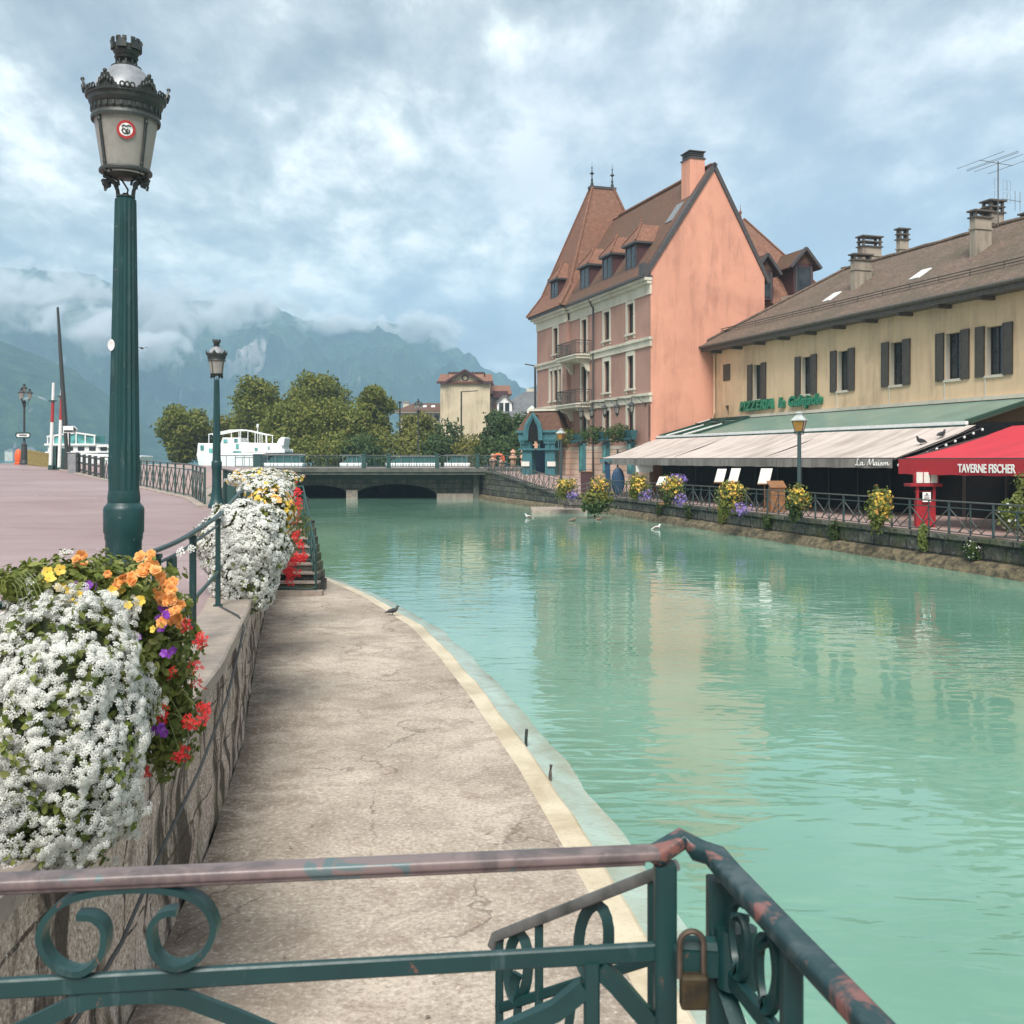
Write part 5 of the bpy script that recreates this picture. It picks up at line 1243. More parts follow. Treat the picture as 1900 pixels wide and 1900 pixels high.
# ================================================================ street lamps (ornate)
def ornate_lamp(label, tpl=True):
    """base at z=0, pole 3.73 m, lantern above, overall about 5 m"""
    L = thing('street_lamp', label, 'street lamp', (0, 0, 0), 0, 'ornate lamps along the promenade')
    flute = lambda a, z: 1+.06*math.cos(16*a)
    m = MB(); m.lathe((0, 0, 1.385), [(.113, -.02), (.118, .02), (.118, .05), (.112, .1)]+[(lerp(.110, .074, k/14), .1+2.16*k/14) for k in range(15)]+[(.077, 2.30), (.066, 2.31)], 64, lambda a, z: flute(a, z) if .1 < z < 2.27 else 1)
    m.build('pole', M['green_lamp'], L, True)
    m = MB(); m.lathe((0, 0, 0), [(.24, 0), (.24, .10), (.21, .16), (.19, .22), (.165, .30), (.150, .42), (.134, .60), (.130, .85), (.131, 1.10), (.138, 1.12), (.138, 1.15), (.147, 1.17), (.148, 1.34), (.142, 1.36), (.128, 1.375), (.118, 1.39)], 40); m.build('pedestal', M['green_lamp'], L, True)
    zr = 3.705   # pole top
    zz0 = lambda zy: zr+(1400-zy)*.000951*.94
    z = lambda zy, q=0.0: zz0(zy)-(2.0+(1400-zy)*.000951)*q*.55/7.8; r = lambda d: d*.000951/2*.92
    # two scroll brackets
    for sg in (-1, 1):
        m = MB(); pts = [(.055*sg, z(1400)), (.062*sg, z(1340)), (.085*sg, z(1280)), (.125*sg, z(1235)), (.165*sg, z(1215))]
        m.tube([(a, 0, b) for a, b in pts], [.017, .015, .014, .016, .018], 6, up=(0, 1, 0))
        for k in range(3): m.tube([(.09*sg+.075*sg*math.cos(q)*.6+.03*sg*k/2, .012*(k-1), z(1290)-.012*k+.04*math.sin(q)) for q in [i*.8-.6 for i in range(6)]], .010, 5, up=(0, 1, 0))
        for (a, b, q) in ((.155, 1285, .026), (.13, 1300, .022), (.168, 1262, .02), (.145, 1262, .018)): m.ell((a*sg, 0, z(b)), q, q*.8, q*.9, 7, 5)
        m.build('bracket', M['iron'], L)
    m = MB(); m.tube([(0, .02, z(1395)), (.01, .02, z(1330)), (-.03, .02, z(1260)), (-.05, .02, z(1240))], .007, 6, up=(0, 1, 0)); m.lathe((0, 0, z(1405)), [(.07, 0), (.07, .012), (.03, .02), (.02, .035)], 12); m.build('cable', M['iron'], L)
    m = MB(); m.lathe((0, 0, z(1207)), [(r(360), 0), (r(436), .004), (r(440), .02), (r(420), .034), (r(380), .034), (r(360), .0)], 32, cap=False); m.lathe((0, 0, z(1245)), [(r(170), 0), (r(300), .03)], 20); ring = m.build('lower_ring', M['iron'], L, True)
    m = MB(); m.lathe((0, 0, 0), [(r(384), z(1200)), (r(420), z(1050, .2)), (r(470), z(880, .22)), (r(530), z(690, .25))], 40, cap=False); gl = m.build('glass', M['frost'], L, True)
    for k in range(4):
        m = MB(); a = R(-122+90*k)
        f = lambda zy, rr: Vector((rr*math.cos(a), rr*math.sin(a), z(zy, rr)))
        m.path([f(1190, r(400)), f(690, r(548))], rrect(.024, .018, .004, 1), up=(math.cos(a), math.sin(a), 0))
        for zy in (1110, 760): m.ell(f(zy, r(424 if zy > 1000 else 538)), .015, .015, .015, 8, 6)
        m.build('glazing_bar', M['iron'], L)
    m = MB(); m.lathe((0, 0, 0), [*[(r(d_), z(y_, .29)) for d_, y_ in ((520, 700), (566, 715), (574, 690), (560, 668), (540, 655), (556, 640), (560, 600), (580, 588), (610, 560), (622, 530), (648, 520), (650, 495), (600, 480), (540, 470))]], 48)
    for k in range(28):
        a = 2*math.pi*k/28; m.box((r(566)*math.cos(a), r(566)*math.sin(a), z(620, .29)), (.012, .02, .032), a)
    m.build('frieze', M['iron'], L)
    # pierced cresting: palmettes and scrolls round the rim
    m = MB()
    for k in range(6):
        a0 = 2*math.pi*(k+.37)/6
        def onrim(da, h, out): rr = r(648)+out+h*.18; return Vector((rr*math.cos(a0+da), rr*math.sin(a0+da), z(500, .31)+h*.9))
        out = []
        for i in range(13):
            da = lerp(-.27, .27, i/12); q = abs(i-6)/6; h = .105*(1-q**1.25)+.018+.010*math.cos(i*math.pi)
            out.append((da, h))
        for (da, h), (db, h2) in zip(out[:-1], out[1:]):
            m.hexa([onrim(da, -.015, -.008), onrim(db, -.015, -.008), onrim(db, -.015, .008), onrim(da, -.015, .008), onrim(da, h, -.006), onrim(db, h2, -.006), onrim(db, h2, .008), onrim(da, h, .008)])
        for da in (-.14, -.07, 0, .07, .14): m.ell(onrim(da, .065-.2*abs(da), .012), .011, .011, .018, 6, 5)
        m.ell(onrim(0, .12, 0), .016, .016, .016, 7, 5)
        for da in (-.4, .4, .52): m.tube([onrim(da+.05*math.cos(q), .022+.018*math.sin(q), .003) for q in [i*.7 for i in range(9)]], .0065, 5, True, up=(math.cos(a0+da), math.sin(a0+da), 0))
    m.build('cresting', M['iron'], L)
    m = MB(); m.lathe((0, 0, 0), [(r(570), z(500, .29)), (r(565), z(485, .29)), (r(470), z(430)), (r(250), z(318)), (r(245), z(310)), (r(200), z(305))], 40); m.build('dome', M['lamp_roof'], L, True)
    m = MB(); m.lathe((0, 0, 0), [(r(250), z(318)), (r(252), z(306)), (r(200), z(298)), (r(140), z(292)), (r(132), z(262)), (r(150), z(252)), (r(186), z(238)), (r(200), z(225)), (r(170), z(218)), (r(190), z(205)), (r(212), z(185)), (r(220), z(178)), (r(214), z(172)), (r(228), z(130)), (r(205), z(130)), (r(190), z(172))], 32)
    for k in range(10):
        a = 2*math.pi*k/10
        m.box((r(170)*math.cos(a), r(170)*math.sin(a), z(275)), (.012, .012, .04), a)
    m.build('neck', M['iron'], L)
    m = MB()
    for k in range(6):
        for j, h in ((-.22, .052), (0, .034), (.22, .052)):
            a = 2*math.pi*(k+.5)/6+j; rr = r(236)
            m.box((rr*math.cos(a), rr*math.sin(a), z(150)+h/2+.0), (.016, .030, h+.03), a)
        a = 2*math.pi*(k+.5)/6
        for j in (-.28, .28): m.box((r(245)*math.cos(a+j), r(245)*math.sin(a+j), z(97)), (.02, .014, .018), a+j)
    m.build('battlement_crown', M['iron'], L)
    return L
lamp1 = ornate_lamp('tall fluted green lamp with frosted crowned lantern standing nearest, behind the flowers')
LY = 7.8; lx = P(228, 0, LY).x
lamp2 = copy_tree(lamp1)
place(lamp1, (lx, LY, zp(lx, LY)), R(0)); lamp1.rotation_euler = (R(.6), R(.55), 0)
p2 = P(402, 0, 29.2); place(lamp2, (p2.x, 29.2, zp(p2.x, 29.2)-.02), R(12), 'smaller looking green lamp with crowned lantern at the far end of the flower railing', None, .985)
# round sticker on the near lantern glass and a tag on the pole
st = thing('sticker', 'round red and white sticker with a black scribble on the near lantern glass', 'sticker', lamp1.location)
cz = lamp1.location.z+3.705+(1400-858)*.000951*.94-(2.0+.515)*.208*.55/7.8; ry = .208; nn_ = Vector((.355, -.935, 0)); tx_ = Vector((.935, .355, 0)); c0 = Vector((lx+.040, LY-.044, cz))
def SP_(a, b, d): return c0+tx_*a+Vector((0, 0, b))+nn_*(math.sqrt(ry*ry-a*a)+b*math.tan(R(8))+d); tl = R(12)
def disc(r0, r1, mt, nm, dy):
    m = MB(); n = 40; V = []
    for k in range(n):
        a = 2*math.pi*k/n
        for rr in (r0, r1):
            V.append(SP_(rr*math.cos(a), rr*math.sin(a), dy))
    m.add(V, [(2*k, 2*k+1, (2*k+3) % (2*n), (2*k+2) % (2*n)) for k in range(n)]); return m.build(nm, mt, st)
disc(.0005, .048, M['text_white'], 'face', .010); disc(.047, .066, M['sticker_red'], 'rim', .011)
m = MB()
for pts in ([(-.03, .02), (-.015, .03), (.0, .022), (.018, .03), (.034, .024)], [(-.02, .008), (-.03, -.01), (-.018, -.026), (.01, -.03), (.026, -.018), (.022, .0)], [(-.012, .006), (.0, -.008), (.014, .004)], [(-.004, -.018), (.008, -.016), (.016, -.02)]):
    m.tube([SP_(a, b, .0135) for a, b in pts], .0045, 4, up=(0, 1, 0))
m.build('scribble', M['sticker_black'], st)
m = MB(); pt = Vector((lx+.025-.078, LY-.07-.03, P(214, 640, LY-.1).z)); m.prism([pt+Vector((.030*math.cos(a), -.004+(.02 if math.cos(a) < -.2 else 0), .045*math.sin(a))) for a in [k*math.pi/8 for k in range(16)]], (0, .02, 0))
tag(m.build('pole_reflector', M['white_paint']), 'worn white plastic disc stuck halfway up the nearest lamp pole', 'disc')

# multi-arm lamp far left with oval sign
def candelabra(label, loc, h, sign=False):
    L = thing('street_lamp', label, 'street lamp', loc, 0, None); x, y, z0 = loc
    m = MB(); m.lathe(loc, [(.30, 0), (.30, .1), (.24, .3), (.20, .9), (.17, 1.3), (.21, 1.36), (.12, 1.45), (.075, 1.6), (.065, h-1.6), (.11, h-1.5), (.09, h-1.35), (.13, h-1.2), (.05, h-1.1)], 12); m.build('pole', M['iron'], L)
    for k in range(3):
        a = 2.1*k+.5; c = Vector((x+.34*math.cos(a), y+.34*math.sin(a), z0+h-.75)) if k < 3 else Vector((x, y, z0+h-.6))
        m = MB(); m.tube([(x, y, z0+h-1.3), (x+.2*math.cos(a), y+.2*math.sin(a), z0+h-1.38), (c.x, c.y, c.z-.25)], .03, 6); m.build('arm', M['iron'], L)
        m = MB(); m.lathe(c, [(.10, -.25), (.18, .12)], 8); m.build('lantern', M['frost'], L)
        m = MB(); m.lathe(c, [(.20, .12), (.22, .16), (.10, .28), (.06, .30), (.09, .42), (.02, .44)], 8); m.build('lantern_cap', M['iron'], L)
    c = Vector((x, y, z0+h-.42)); m = MB(); m.lathe(c, [(.10, -.25), (.18, .12)], 8); m.build('lantern', M['frost'], L)
    m = MB(); m.lathe(c, [(.20, .12), (.22, .16), (.10, .28), (.06, .30), (.09, .42), (.02, .44)], 8); m.build('lantern_cap', M['iron'], L)
    if sign:
        m = MB(); cc = Vector((x, y-.2, z0+h*.365)); sec = [(cc.x+(.33 if math.cos(a) > 0 else -.33)+.16*math.cos(a), cc.y, cc.z+.17*math.sin(a)) for a in [k*math.pi/10 for k in range(20)]]
        m.tube(sec, .045, 6, True, up=(0, 1, 0)); s = m.build('sign_rim', M['green_far'], L)
        m = MB(); m.prism([Vector(p)+Vector((0, .02, 0)) for p in sec], (0, .02, 0)); m.build('sign_face', M['text_white'], s)
        m = MB(); m.box((cc.x, cc.y-.005, cc.z), (.5, .02, .07)); m.build('sign_writing', M['rail_old'], s)
    return L
p3 = P(45, 862, 70); candelabra('dark candelabra lamp with oval sign plate at the far left of the promenade', (p3.x, 70, ZE-.37), 5.5, True)
p4 = P(776, 0, 104); candelabra('dark candelabra lamp among the bushes left of the cream house', (p4.x, 104, 2.2), 7.2)
# plain modern lamps
for (px, py, Y, arm, lab) in ((993, 678, 93, 2, 'dark mast with two short level arms next to the hotel tower'), (856, 727, 118, 1, 'thin dark street light with a single long arm before the cream house'), (742, 748, 125, 0, 'thin short pole with small head over the bushes left of the low house')):
    b = P(px, 0, Y); zt_ = P(0, py, Y).z; t = thing('street_light', lab, 'street light', (b.x, Y, 2.2)); m = MB(); m.tube([(b.x, Y, 2.2), (b.x, Y, zt_)], .10, 8); m.build('pole', M['iron'], t)
    m = MB()
    if arm == 2: m.bar((b.x, Y, zt_-.05), (b.x-.95, Y, zt_+.12), .16, .09); m.bar((b.x, Y, zt_-.25), (b.x+.35, Y, zt_+.12), .16, .09)
    elif arm == 1: m.bar((b.x-.1, Y, zt_), (b.x+1.9, Y, zt_+.12), .14, .10)
    else: m.lathe((b.x, Y, zt_), [(.22, 0), (.25, .1), (.1, .25)], 8)
    m.build('lamp_head', M['iron'], t)

# amber lamps on the right bank
def amber_lamp(label, loc, ztop):
    x, y, z0 = loc; L = thing('street_lamp', label, 'street lamp', loc, 0, 'amber lanterns on the right bank'); zl = ztop-.82
    m = MB(); m.lathe(loc, [(.11, 0), (.11, .5), (.085, .6), (.075, zl-z0-.05), (.05, zl-z0)], 12); m.build('pole', M['green_blue'], L)
    m = MB(); c = Vector((x, y, zl)); sq = math.pi/4
    def ringp(hw, z): return [c+Vector((hw*math.cos(q+.3), hw*math.sin(q+.3), z)) for q in (0, math.pi/2, math.pi, 3*math.pi/2)]
    a, b = ringp(.19, .06), ringp(.33, .48); m.add(a+b, [(0, 1, 5, 4), (1, 2, 6, 5), (2, 3, 7, 6), (3, 0, 4, 7), (3, 2, 1, 0)]); m.build('lantern_glass', M['amber'], L)
    m = MB()
    for p, q in zip(a, b): m.bar(p, q, .025, .025)
    for q in (0, 1, 2, 3): m.bar(a[q], a[(q+1) % 4], .025, .025); m.bar(b[q], b[(q+1) % 4], .03, .03)
    for k in (-1, 1): m.tube([c+Vector((0, 0, -.05)), c+Vector((.16*k, 0, -.04)), c+Vector((.19*k, 0, .06))], .02, 5, up=(0, 1, 0))
    m.build('lantern_frame', M['green_blue'], L)
    m = MB(); d, e, f = ringp(.38, .47), ringp(.38, .50), ringp(.16, .68); m.add(d+e+f, [(0, 1, 5, 4), (1, 2, 6, 5), (2, 3, 7, 6), (3, 0, 4, 7), (4, 5, 9, 8), (5, 6, 10, 9), (6, 7, 11, 10), (7, 4, 8, 11), (8, 9, 10, 11), (3, 2, 1, 0)]); m.lathe(c, [(.13, .68), (.13, .74), (.16, .76), (.05, .82)], 8); m.build('lantern_cap', M['copper_grey'], L)
    return L
pa = P(1483, 0, 39.6); amber_lamp('green post with amber lantern in front of the white awning', (pa.x, 39.6, zq(39)), P(0, 764, 39.6).z)
pa = P(1041, 0, 71); amber_lamp('green post with amber lantern in front of the turquoise porch', (pa.x, 71, zq(71)), P(0, 795, 71).z)

# ================================================================ railings
def polyline(pts, step):
    pts = [Vector(p) for p in pts]; out = [pts[0]]
    for a, b in zip(pts[:-1], pts[1:]):
        n = max(1, round((b-a).length/step))
        for i in range(n): out.append(a.lerp(b, (i+1)/n))
    return out
up = Vector((0, 0, 1))
# near flower railing
def xr(Y): return xw(Y)-.31
rail = thing('flower_railing', 'green iron railing on the left wall coping carrying the nearest flower masses', 'railing', (xr(9), 9, zp(-3, 9)))
q = [Vector((xr(Y), Y, zp(xr(Y), Y))) for Y in np.arange(3.2, 20.3, .5)]
m = MB(); m.path([p+up*1.03 for p in q], rrect(.05, .032, .012, 2)); m.build('handrail', M['green'], rail, True)
m = MB(); m.path([p+up*.93 for p in q], rrect(.028, .022, .006, 1)); m.build('flat_bar', M['green'], rail)
m = MB(); m.tube([p+up*.40 for p in q], .019, 8); m.build('lower_pipe', M['green_far'], rail, True)
for Y in (4.1, 6.0, 7.75, 9.5, 11.65, 13.6, 15.6, 17.6, 19.6):
    p = Vector((xr(Y), Y, zp(xr(Y), Y))); m = MB()
    d = Vector((xr(Y+.2)-xr(Y-.2), .4, 0)).normalized()
    for o in (-.036, .036): m.bar(p+d*o, p+d*o+up*1.0, .05, .024)
    for k in range(8): m.tube([p+up*(.08+k*.115)-d*.022, p+up*(.11+k*.115)+d*.022, p+up*(.17+k*.115)-d*.0], .012, 5)
    m.bar(p-d*.05, p+d*.05, .10, .04); m.bar(p+up*.985-d*.05, p+up*.985+d*.05, .07, .03); m.build('post', M['green'], rail)
for Y in (8.3,):
    p = Vector((xr(Y), Y, zp(xr(Y), Y)+.87)); m = MB(); m.box(p, (.05, .15, .13)); m.build('bracket_box', M['green'], rail, bevel=.02)
# balustrade further on, up to the second lamp
bal = thing('balustrade', 'green railing of close upright bars below the second ornate lamp', 'railing', (xr(24), 24, zp(-6, 24)))
q = [Vector((xr(Y), Y, zp(xr(Y), Y))) for Y in np.arange(20.4, 30.5, .5)]
m = MB(); m.path([p+up*1.07 for p in q], rrect(.06, .045, .012, 2)); m.build('handrail', M['rail_old'], bal)
m = MB(); m.path([p+up*.08 for p in q], rrect(.05, .03, .008, 1)); m.build('bottom_rail', M['green_far'], bal)
for i in range(0, 92):
    Y = 20.45+i*.108; p = Vector((xr(Y), Y, zp(xr(Y), Y))); m = MB(); m.bar(p+up*.05, p+up*1.05, .022, .022); m.build('baluster', M['green_far'], bal)
# lattice fence on the lake side
lf = thing('lattice_fence', 'dark lattice fence of crossed bars running left from the second ornate lamp', 'fence', (-16, 44, 2.2))
def fx(Y): return interp(Y, FENCE)
q = polyline([(fx(Y), Y, zp(fx(Y), Y)) for Y in (30, 34, 44, 51.5)], 1.35)
m = MB(); m.path([p+up*1.12 for p in q], rrect(.07, .05, .015, 1)); m.build('handrail', M['rail_old'], lf)
m = MB(); m.path([p+up*.95 for p in q], rrect(.04, .03, .008, 1)); m.path([p+up*.1 for p in q], rrect(.04, .03, .008, 1)); m.build('flat_bars', M['green_far'], lf)
for p in q: m = MB(); m.bar(p, p+up*1.1, .05, .05); m.build('post', M['green_far'], lf)
m = MB()
for a, b in zip(q[:-1], q[1:]):
    c = a.lerp(b, .5)
    for (u, v) in ((a, c), (c, b)):
        m.bar(u+up*.1, v+up*.95, .03, .02); m.bar(u+up*.95, v+up*.1, .03, .02)
m.build('lattice', M['rail_old'], lf)
m = MB(); m.path([p-up*.02 for p in polyline([(fx(Y), Y, zp(fx(Y), Y)) for Y in (29.5, 34, 44, 52, 62)], 1.0)], rrect(.5, .14, .02, 1)); o = m.build('kerb', M['coping']); o['kind'] = 'structure'
# black post and rail fence beyond
bf = thing('post_fence', 'black three rail fence with thick posts left of the nearest lamp pole', 'fence', (-23, 56, 2.4))
q = polyline([(fx(52.2), 52.2, zp(fx(52), 52)), (fx(60.5), 60.5, zp(fx(60.5), 60.5))], 1.6)
for p in q: m = MB(); m.box(p+up*.55, (.14, .14, 1.15)); m.build('post', M['iron'], bf)
for h in (1.0, .62, .22): m = MB(); m.path([p+up*h for p in q], rrect(.06, .09, .01, 1)); m.build('rail', M['iron'], bf)
# ochre slatted fence far left
of = thing('slatted_fence', 'low mustard coloured slatted fence right of the candelabra lamp', 'fence', P(72, 862, 68))
a, b = P(52, 863, 69.5), P(95, 872, 65); m = MB()
for h in (.15, .95): m.bar(a+up*h, b+up*h, .06, .07)
m.build('rails', M['pet_yellow'] if False else simple('mustard_paint', (.30, .23, .07), (.2, .16, .06)), of)
m = MB()
for i in range(24): p = a.lerp(b, i/23); m.bar(p, p+up*1.05, .05, .05)
m.build('slats', bpy.data.materials['mustard_paint'], of)
# raised barriers, boom, cabinets, signs
bt = None
for (px, base, top, lab) in ((101, 872, 711, 'shorter of two upright white and red barrier poles on green base'), (117, 876, 699, 'taller of two upright white and red barrier poles, touching the black boom')):
    Y = 62; b = P(px, base, Y); zt_ = P(0, top, Y).z; t = thing('barrier', lab, 'barrier', b, 0, 'raised barriers at the landing stage')
    m = MB(); m.box((b.x, Y, b.z+.7), (.42, .5, 1.5)); m.box((b.x, Y-.3, b.z+.15), (.3, .5, .3)); m.build('cabinet', M['green_far'], t, bevel=.03)
    h = zt_-b.z; dx = .18; f = lambda k: Vector((b.x-.1+dx*k, Y-.3, b.z+.3+(h-.3)*k))
    for (k0, k1, mt) in ((0, .52, 'white_paint'), (.52, .76, 'red_gloss'), (.79, 1, 'white_paint')): m = MB(); m.tube([f(k0), f(k1)], [.11-.03*k0, .11-.03*k1], 8); m.build('arm', M[mt], t)
    m = MB(); m.tube([f(.76), f(.79)], .10, 8); m.bar(f(.78)-Vector((.25, 0, 0)), f(.78)+Vector((.25, 0, 0)), .06, .06); m.build('collar', M['iron'], t)
Y = 61; b = P(126, 874, Y); tp_ = P(107, 570, Y); t = thing('boom', 'very tall thin black boom leaning up behind the red and white poles', 'boom', b)
m = MB(); m.tube([b+(tp_-b)*.28, tp_], [.16, .07], 8); m.build('arm', M['iron'], t)
m = MB(); m.tube([b, b+(tp_-b)*.28], .11, 8); m.box((b.x, Y, b.z+.4), (.4, .4, .8)); m.build('mount', M['iron'], t)
t = thing('direction_sign', 'black and white arrow signpost left of the nearest lamp pole', 'signpost', P(129, 878, 58.5)); b = P(129, 878, 58.5)
m = MB(); m.tube([b, (b.x, b.y, P(0, 788, 58.5).z)], .05, 8); m.build('post', M['iron'], t)
zz = P(0, 797, 58.5).z
m = MB(); m.prism([(b.x-.32, b.y-.08, zz-.2), (b.x+.3, b.y-.08, zz-.2), (b.x+.48, b.y-.08, zz), (b.x+.3, b.y-.08, zz+.2), (b.x-.32, b.y-.08, zz+.2)], (0, .05, 0)); pl = m.build('plate', M['text_white'], t)
m = MB(); m.box((b.x-.02, b.y-.1, zz-.09), (.5, .03, .11)); m.prism([(b.x+.26, b.y-.11, zz-.19), (b.x+.46, b.y-.11, zz), (b.x+.26, b.y-.11, zz+.19)], (0, .03, 0)); m.build('arrow', M['iron'], pl)
m = MB(); b = P(136, 884, 57.5); m.box((b.x, 57.5, b.z+.65), (.45, .45, 1.3)); m.box((b.x, 57.5, b.z+1.33), (.52, .52, .06)); tag(m.build('utility_cabinet', M['zinc'], bevel=.02), 'grey metal cabinet standing at the left end of the black fence', 'cabinet')
m = MB(); b = P(34, 862, 71.5); m.ell((b.x, 71.5, b.z+.55), .27, .2, .55, 12, 8); m.lathe((b.x, 71.5, b.z), [(.26, 0), (.28, .12), (.12, .2)], 12); tag(m.build('buoy', M['orange_plastic']), 'bright orange red buoy beside the candelabra lamp', 'buoy')
m = MB(); b = P(925, 868, 85.3)
m.tube([(b.x+.42*math.cos(a), 85.2, 2.56+.72+.42*math.sin(a)) for a in [k*math.pi/12 for k in range(-1, 14)]], .12, 8, up=(0, 1, 0)); o = tag(m.build('lifebuoy', M['orange_plastic'], None, True), 'orange lifebuoy hung over a rail post at the bridge end', 'lifebuoy')
# carved totem posts by the porch
for i, (px, yt, Y) in enumerate(((914, 841, 85.2), (931, 846, 85.4), (952, 833, 85), (972, 832, 84.6))):
    b = P(px, 870, Y); zt_ = P(0, yt, Y).z; z0 = 2.3; h = zt_-z0
    m = MB(); m.lathe((b.x, Y, z0), [(.2, 0), (.22, .12*h), (.15, .2*h), (.2, .26*h), (.27, .45*h), (.16, .5*h), (.13, .56*h), (.34, .58*h), (.30, .66*h), (.13, .76*h), (.12, .8*h), (.24, .84*h), (.2, .9*h), (.08, .95*h), (.1, h)], 10, lambda a, z: 1+.1*math.cos(3*a+i))
    tag(m.build('carved_post', M['terracotta']), ('pinkish carved post nearest the orange lifebuoy', 'shortest pinkish carved post, second from the orange lifebuoy', 'slender pinkish carved post with small round head, between a short and a tall one', 'tallest pinkish carved post right beside the turquoise porch')[i], 'carved post', 'carved posts at the bridge end')

# right bank railing
def quay_rail(label, pts, step, hh=1.0, mt='green_blue', lat=True):
    q = polyline(pts, step); t = thing('canal_railing', label, 'railing', q[len(q)//2])
    m = MB(); m.path([p+up*hh for p in q], rrect(.06, .045, .012, 2)); m.build('handrail', M['rail_old'], t)
    m = MB(); m.path([p+up*(hh-.19) for p in q], rrect(.04, .03, .008, 1)); m.path([p+up*.08 for p in q], rrect(.04, .03, .008, 1)); m.build('flat_bars', M[mt], t)
    for i, p in enumerate(q): w = .06 if i % 2 == 0 else .035; m = MB(); m.bar(p-up*.03, p+up*(hh-.02), w, w); m.build('post', M[mt], t)
    m = MB(); e = M[mt]
    for i, (a, b) in enumerate(zip(q[:-1], q[1:])):
        if lat:
            if i % 2 == 0: m.bar(a+up*(hh-.2), b+up*.09, .035, .02); m.bar(a+up*.09+(b-a)*.5, b+up*(hh*.5), .03, .018)
            else: m.bar(a+up*.09, b+up*(hh-.2), .035, .02); m.bar(a+up*(hh-.2), a.lerp(b, .5)+up*.09, .03, .018)
            m.bar(a+up*(hh*.45), a.lerp(b, .55)+up*.1, .03, .018)
    m.build('lattice', M['rail_old'], t)
    return t
quay_rail('long iron railing with diagonal bars on the right bank, hung with yellow flowers', [(xq(Y)+.14, Y, zq(Y)+.01) for Y in (16, 40, 63.4)], .98)
quay_rail('iron railing climbing from the water steps up to the bridge on the right', [(interp(Y, QUAY2)+.15, Y, zq(Y)+.01) for Y in (67, 71, 75, 79, 83, 85.6)], 1.0)
# water steps and landing on the right bank
ws = thing('water_steps', 'dark stone steps with pale landing slab in the water on the right bank', 'steps', (4.2, 64.5, 0))
m = MB(); m.fbox(WF, 1.2, 4.6, 62.6, 66.4, -.3, .22); m.build('landing', M['coping'], ws)
m = MB()
for k in range(5): m.fbox(WF, 3.3+.28*k, 5.2, 64.2, 66.3, .2+.18*k, .38+.18*k)
m.build('treads', M['quay'], ws)
m = MB(); a, b = Vector((5.3, 64.1, 2.0)), Vector((2.9, 64.1, 1.2))
for dz in (0, -.28): m.bar(a+up*dz, b+up*dz, .05, .05)
for k in range(5): p = a.lerp(b, k/4); m.bar(p-up*.95, p, .04, .04)
m.build('stair_rail', M['rail_old'], ws)

# left steps with curved railing
ss = thing('stone_steps', 'dark stone steps with green handrail at the far end of the concrete path', 'steps', (-5.0, 24.5, .12))
sx0, sx1 = -5.72, -4.56
m = MB(); m.fbox(WF, sx0, sx1+.15, 23.75, 24.0, .05, .24); m.build('bottom_step', M['coping'], ss)
for k in range(8):
    y0 = 24.0+.30*k; z0 = .24+.185*(k+1); xo = -.10*k
    m = MB(); m.fbox(WF, sx0+xo-.6, sx1+xo, y0, y0+1.2, .05, z0-.045); st_ = m.build('step', M['quay'], ss)
    m = MB(); m.fbox(WF, sx0+xo-.6, sx1+xo+.02, y0-.03, y0+.31, z0-.043, z0); m.build('tread', M['coping'], st_)
rx = lambda k: Vector((sx1-.03-.10*k, 23.95+.30*k, .24+.185*k))
m = MB(); pts = [rx(0)+up*.95]+[rx(k)+up*.95 for k in (2, 4, 6, 7.6)]+[rx(7.6)+up*.95+Vector((-.35, .1, 0))]; m.tube(pts, .024, 8)
m.tube([rx(-.1)+up*-.02, rx(-.1)+up*.9, rx(0)+up*.95], .024, 8)
m.tube([rx(-.1)+up*.1, rx(-.1)+Vector((-.12, -.02, .05)), Vector((sx0+.2, 23.93, .30))], .022, 8); m.build('handrail', M['green_far'], ss, True)
m = MB()
for k in (0, 1.4, 2.8, 4.2, 5.6, 7.2): m.bar(rx(k), rx(k)+up*.93, .03, .03)
for h in (.12, .8): m.bar(rx(0)+up*h, rx(7.4)+up*h, .025, .025)
for i in range(5):
    a, b = rx(1.4*i), rx(1.4*i+1.4); m.bar(a+up*.14, b+up*.78, .018, .018); m.bar(a+up*.78, b+up*.14, .018, .018)
m.build('railing', M['green_far'], ss)
m = MB(); a = P(548, 914, 26); b0 = P(572, 926, 26.5); m.tube([a, a.lerp(b0, .6)+up*.02, b0, b0-up*.3], .03, 6); tag(m.build('mooring_bar', M['rail_old']), 'thin grey bar bent over the water behind the far steps', 'bar')

# ================================================================ foreground railings
fr = thing('foreground_railing', 'worn green iron railing with C scrolls and reddish handrail crossing the bottom of the view', 'railing', (0, 1.62, 1.6))
def F0(px, py=1600): return None
ya = lambda x: interp(x, [(-.79, 1.60), (.255, 1.72)])
zt0 = 2.65
def FP(x, z, o=0.0): return Vector((x, ya(x)+o, z))
m = MB(); m.path([FP(-1.6, zt0-.010), FP(-.8, zt0-.010), FP(0, zt0-.010), FP(.243, zt0-.010)], rrect(.042, .018, .006, 3)); m.path([FP(-1.6, zt0-.021), FP(.22, zt0-.021)], rrect(.032, .010, .003, 1)); m.build('handrail', M['handrail'], fr, True)
zm = 2.474
m = MB(); m.path([FP(-1.6, zm), FP(.24, zm)], rrect(.016, .030, .003, 1)); m.build('middle_bar', M['green'], fr, bevel=.0)
m = MB(); m.path([FP(.257, 1.55), FP(.257, zt0-.03)], rrect(.036, .036, .004, 1), up=(0, 1, 0)); m.build('post', M['green'], fr)
m = MB(); m.path([FP(-.63, 1.55), FP(-.63, 1.8)], rrect(.03, .03, .004, 1), up=(0, 1, 0)); 
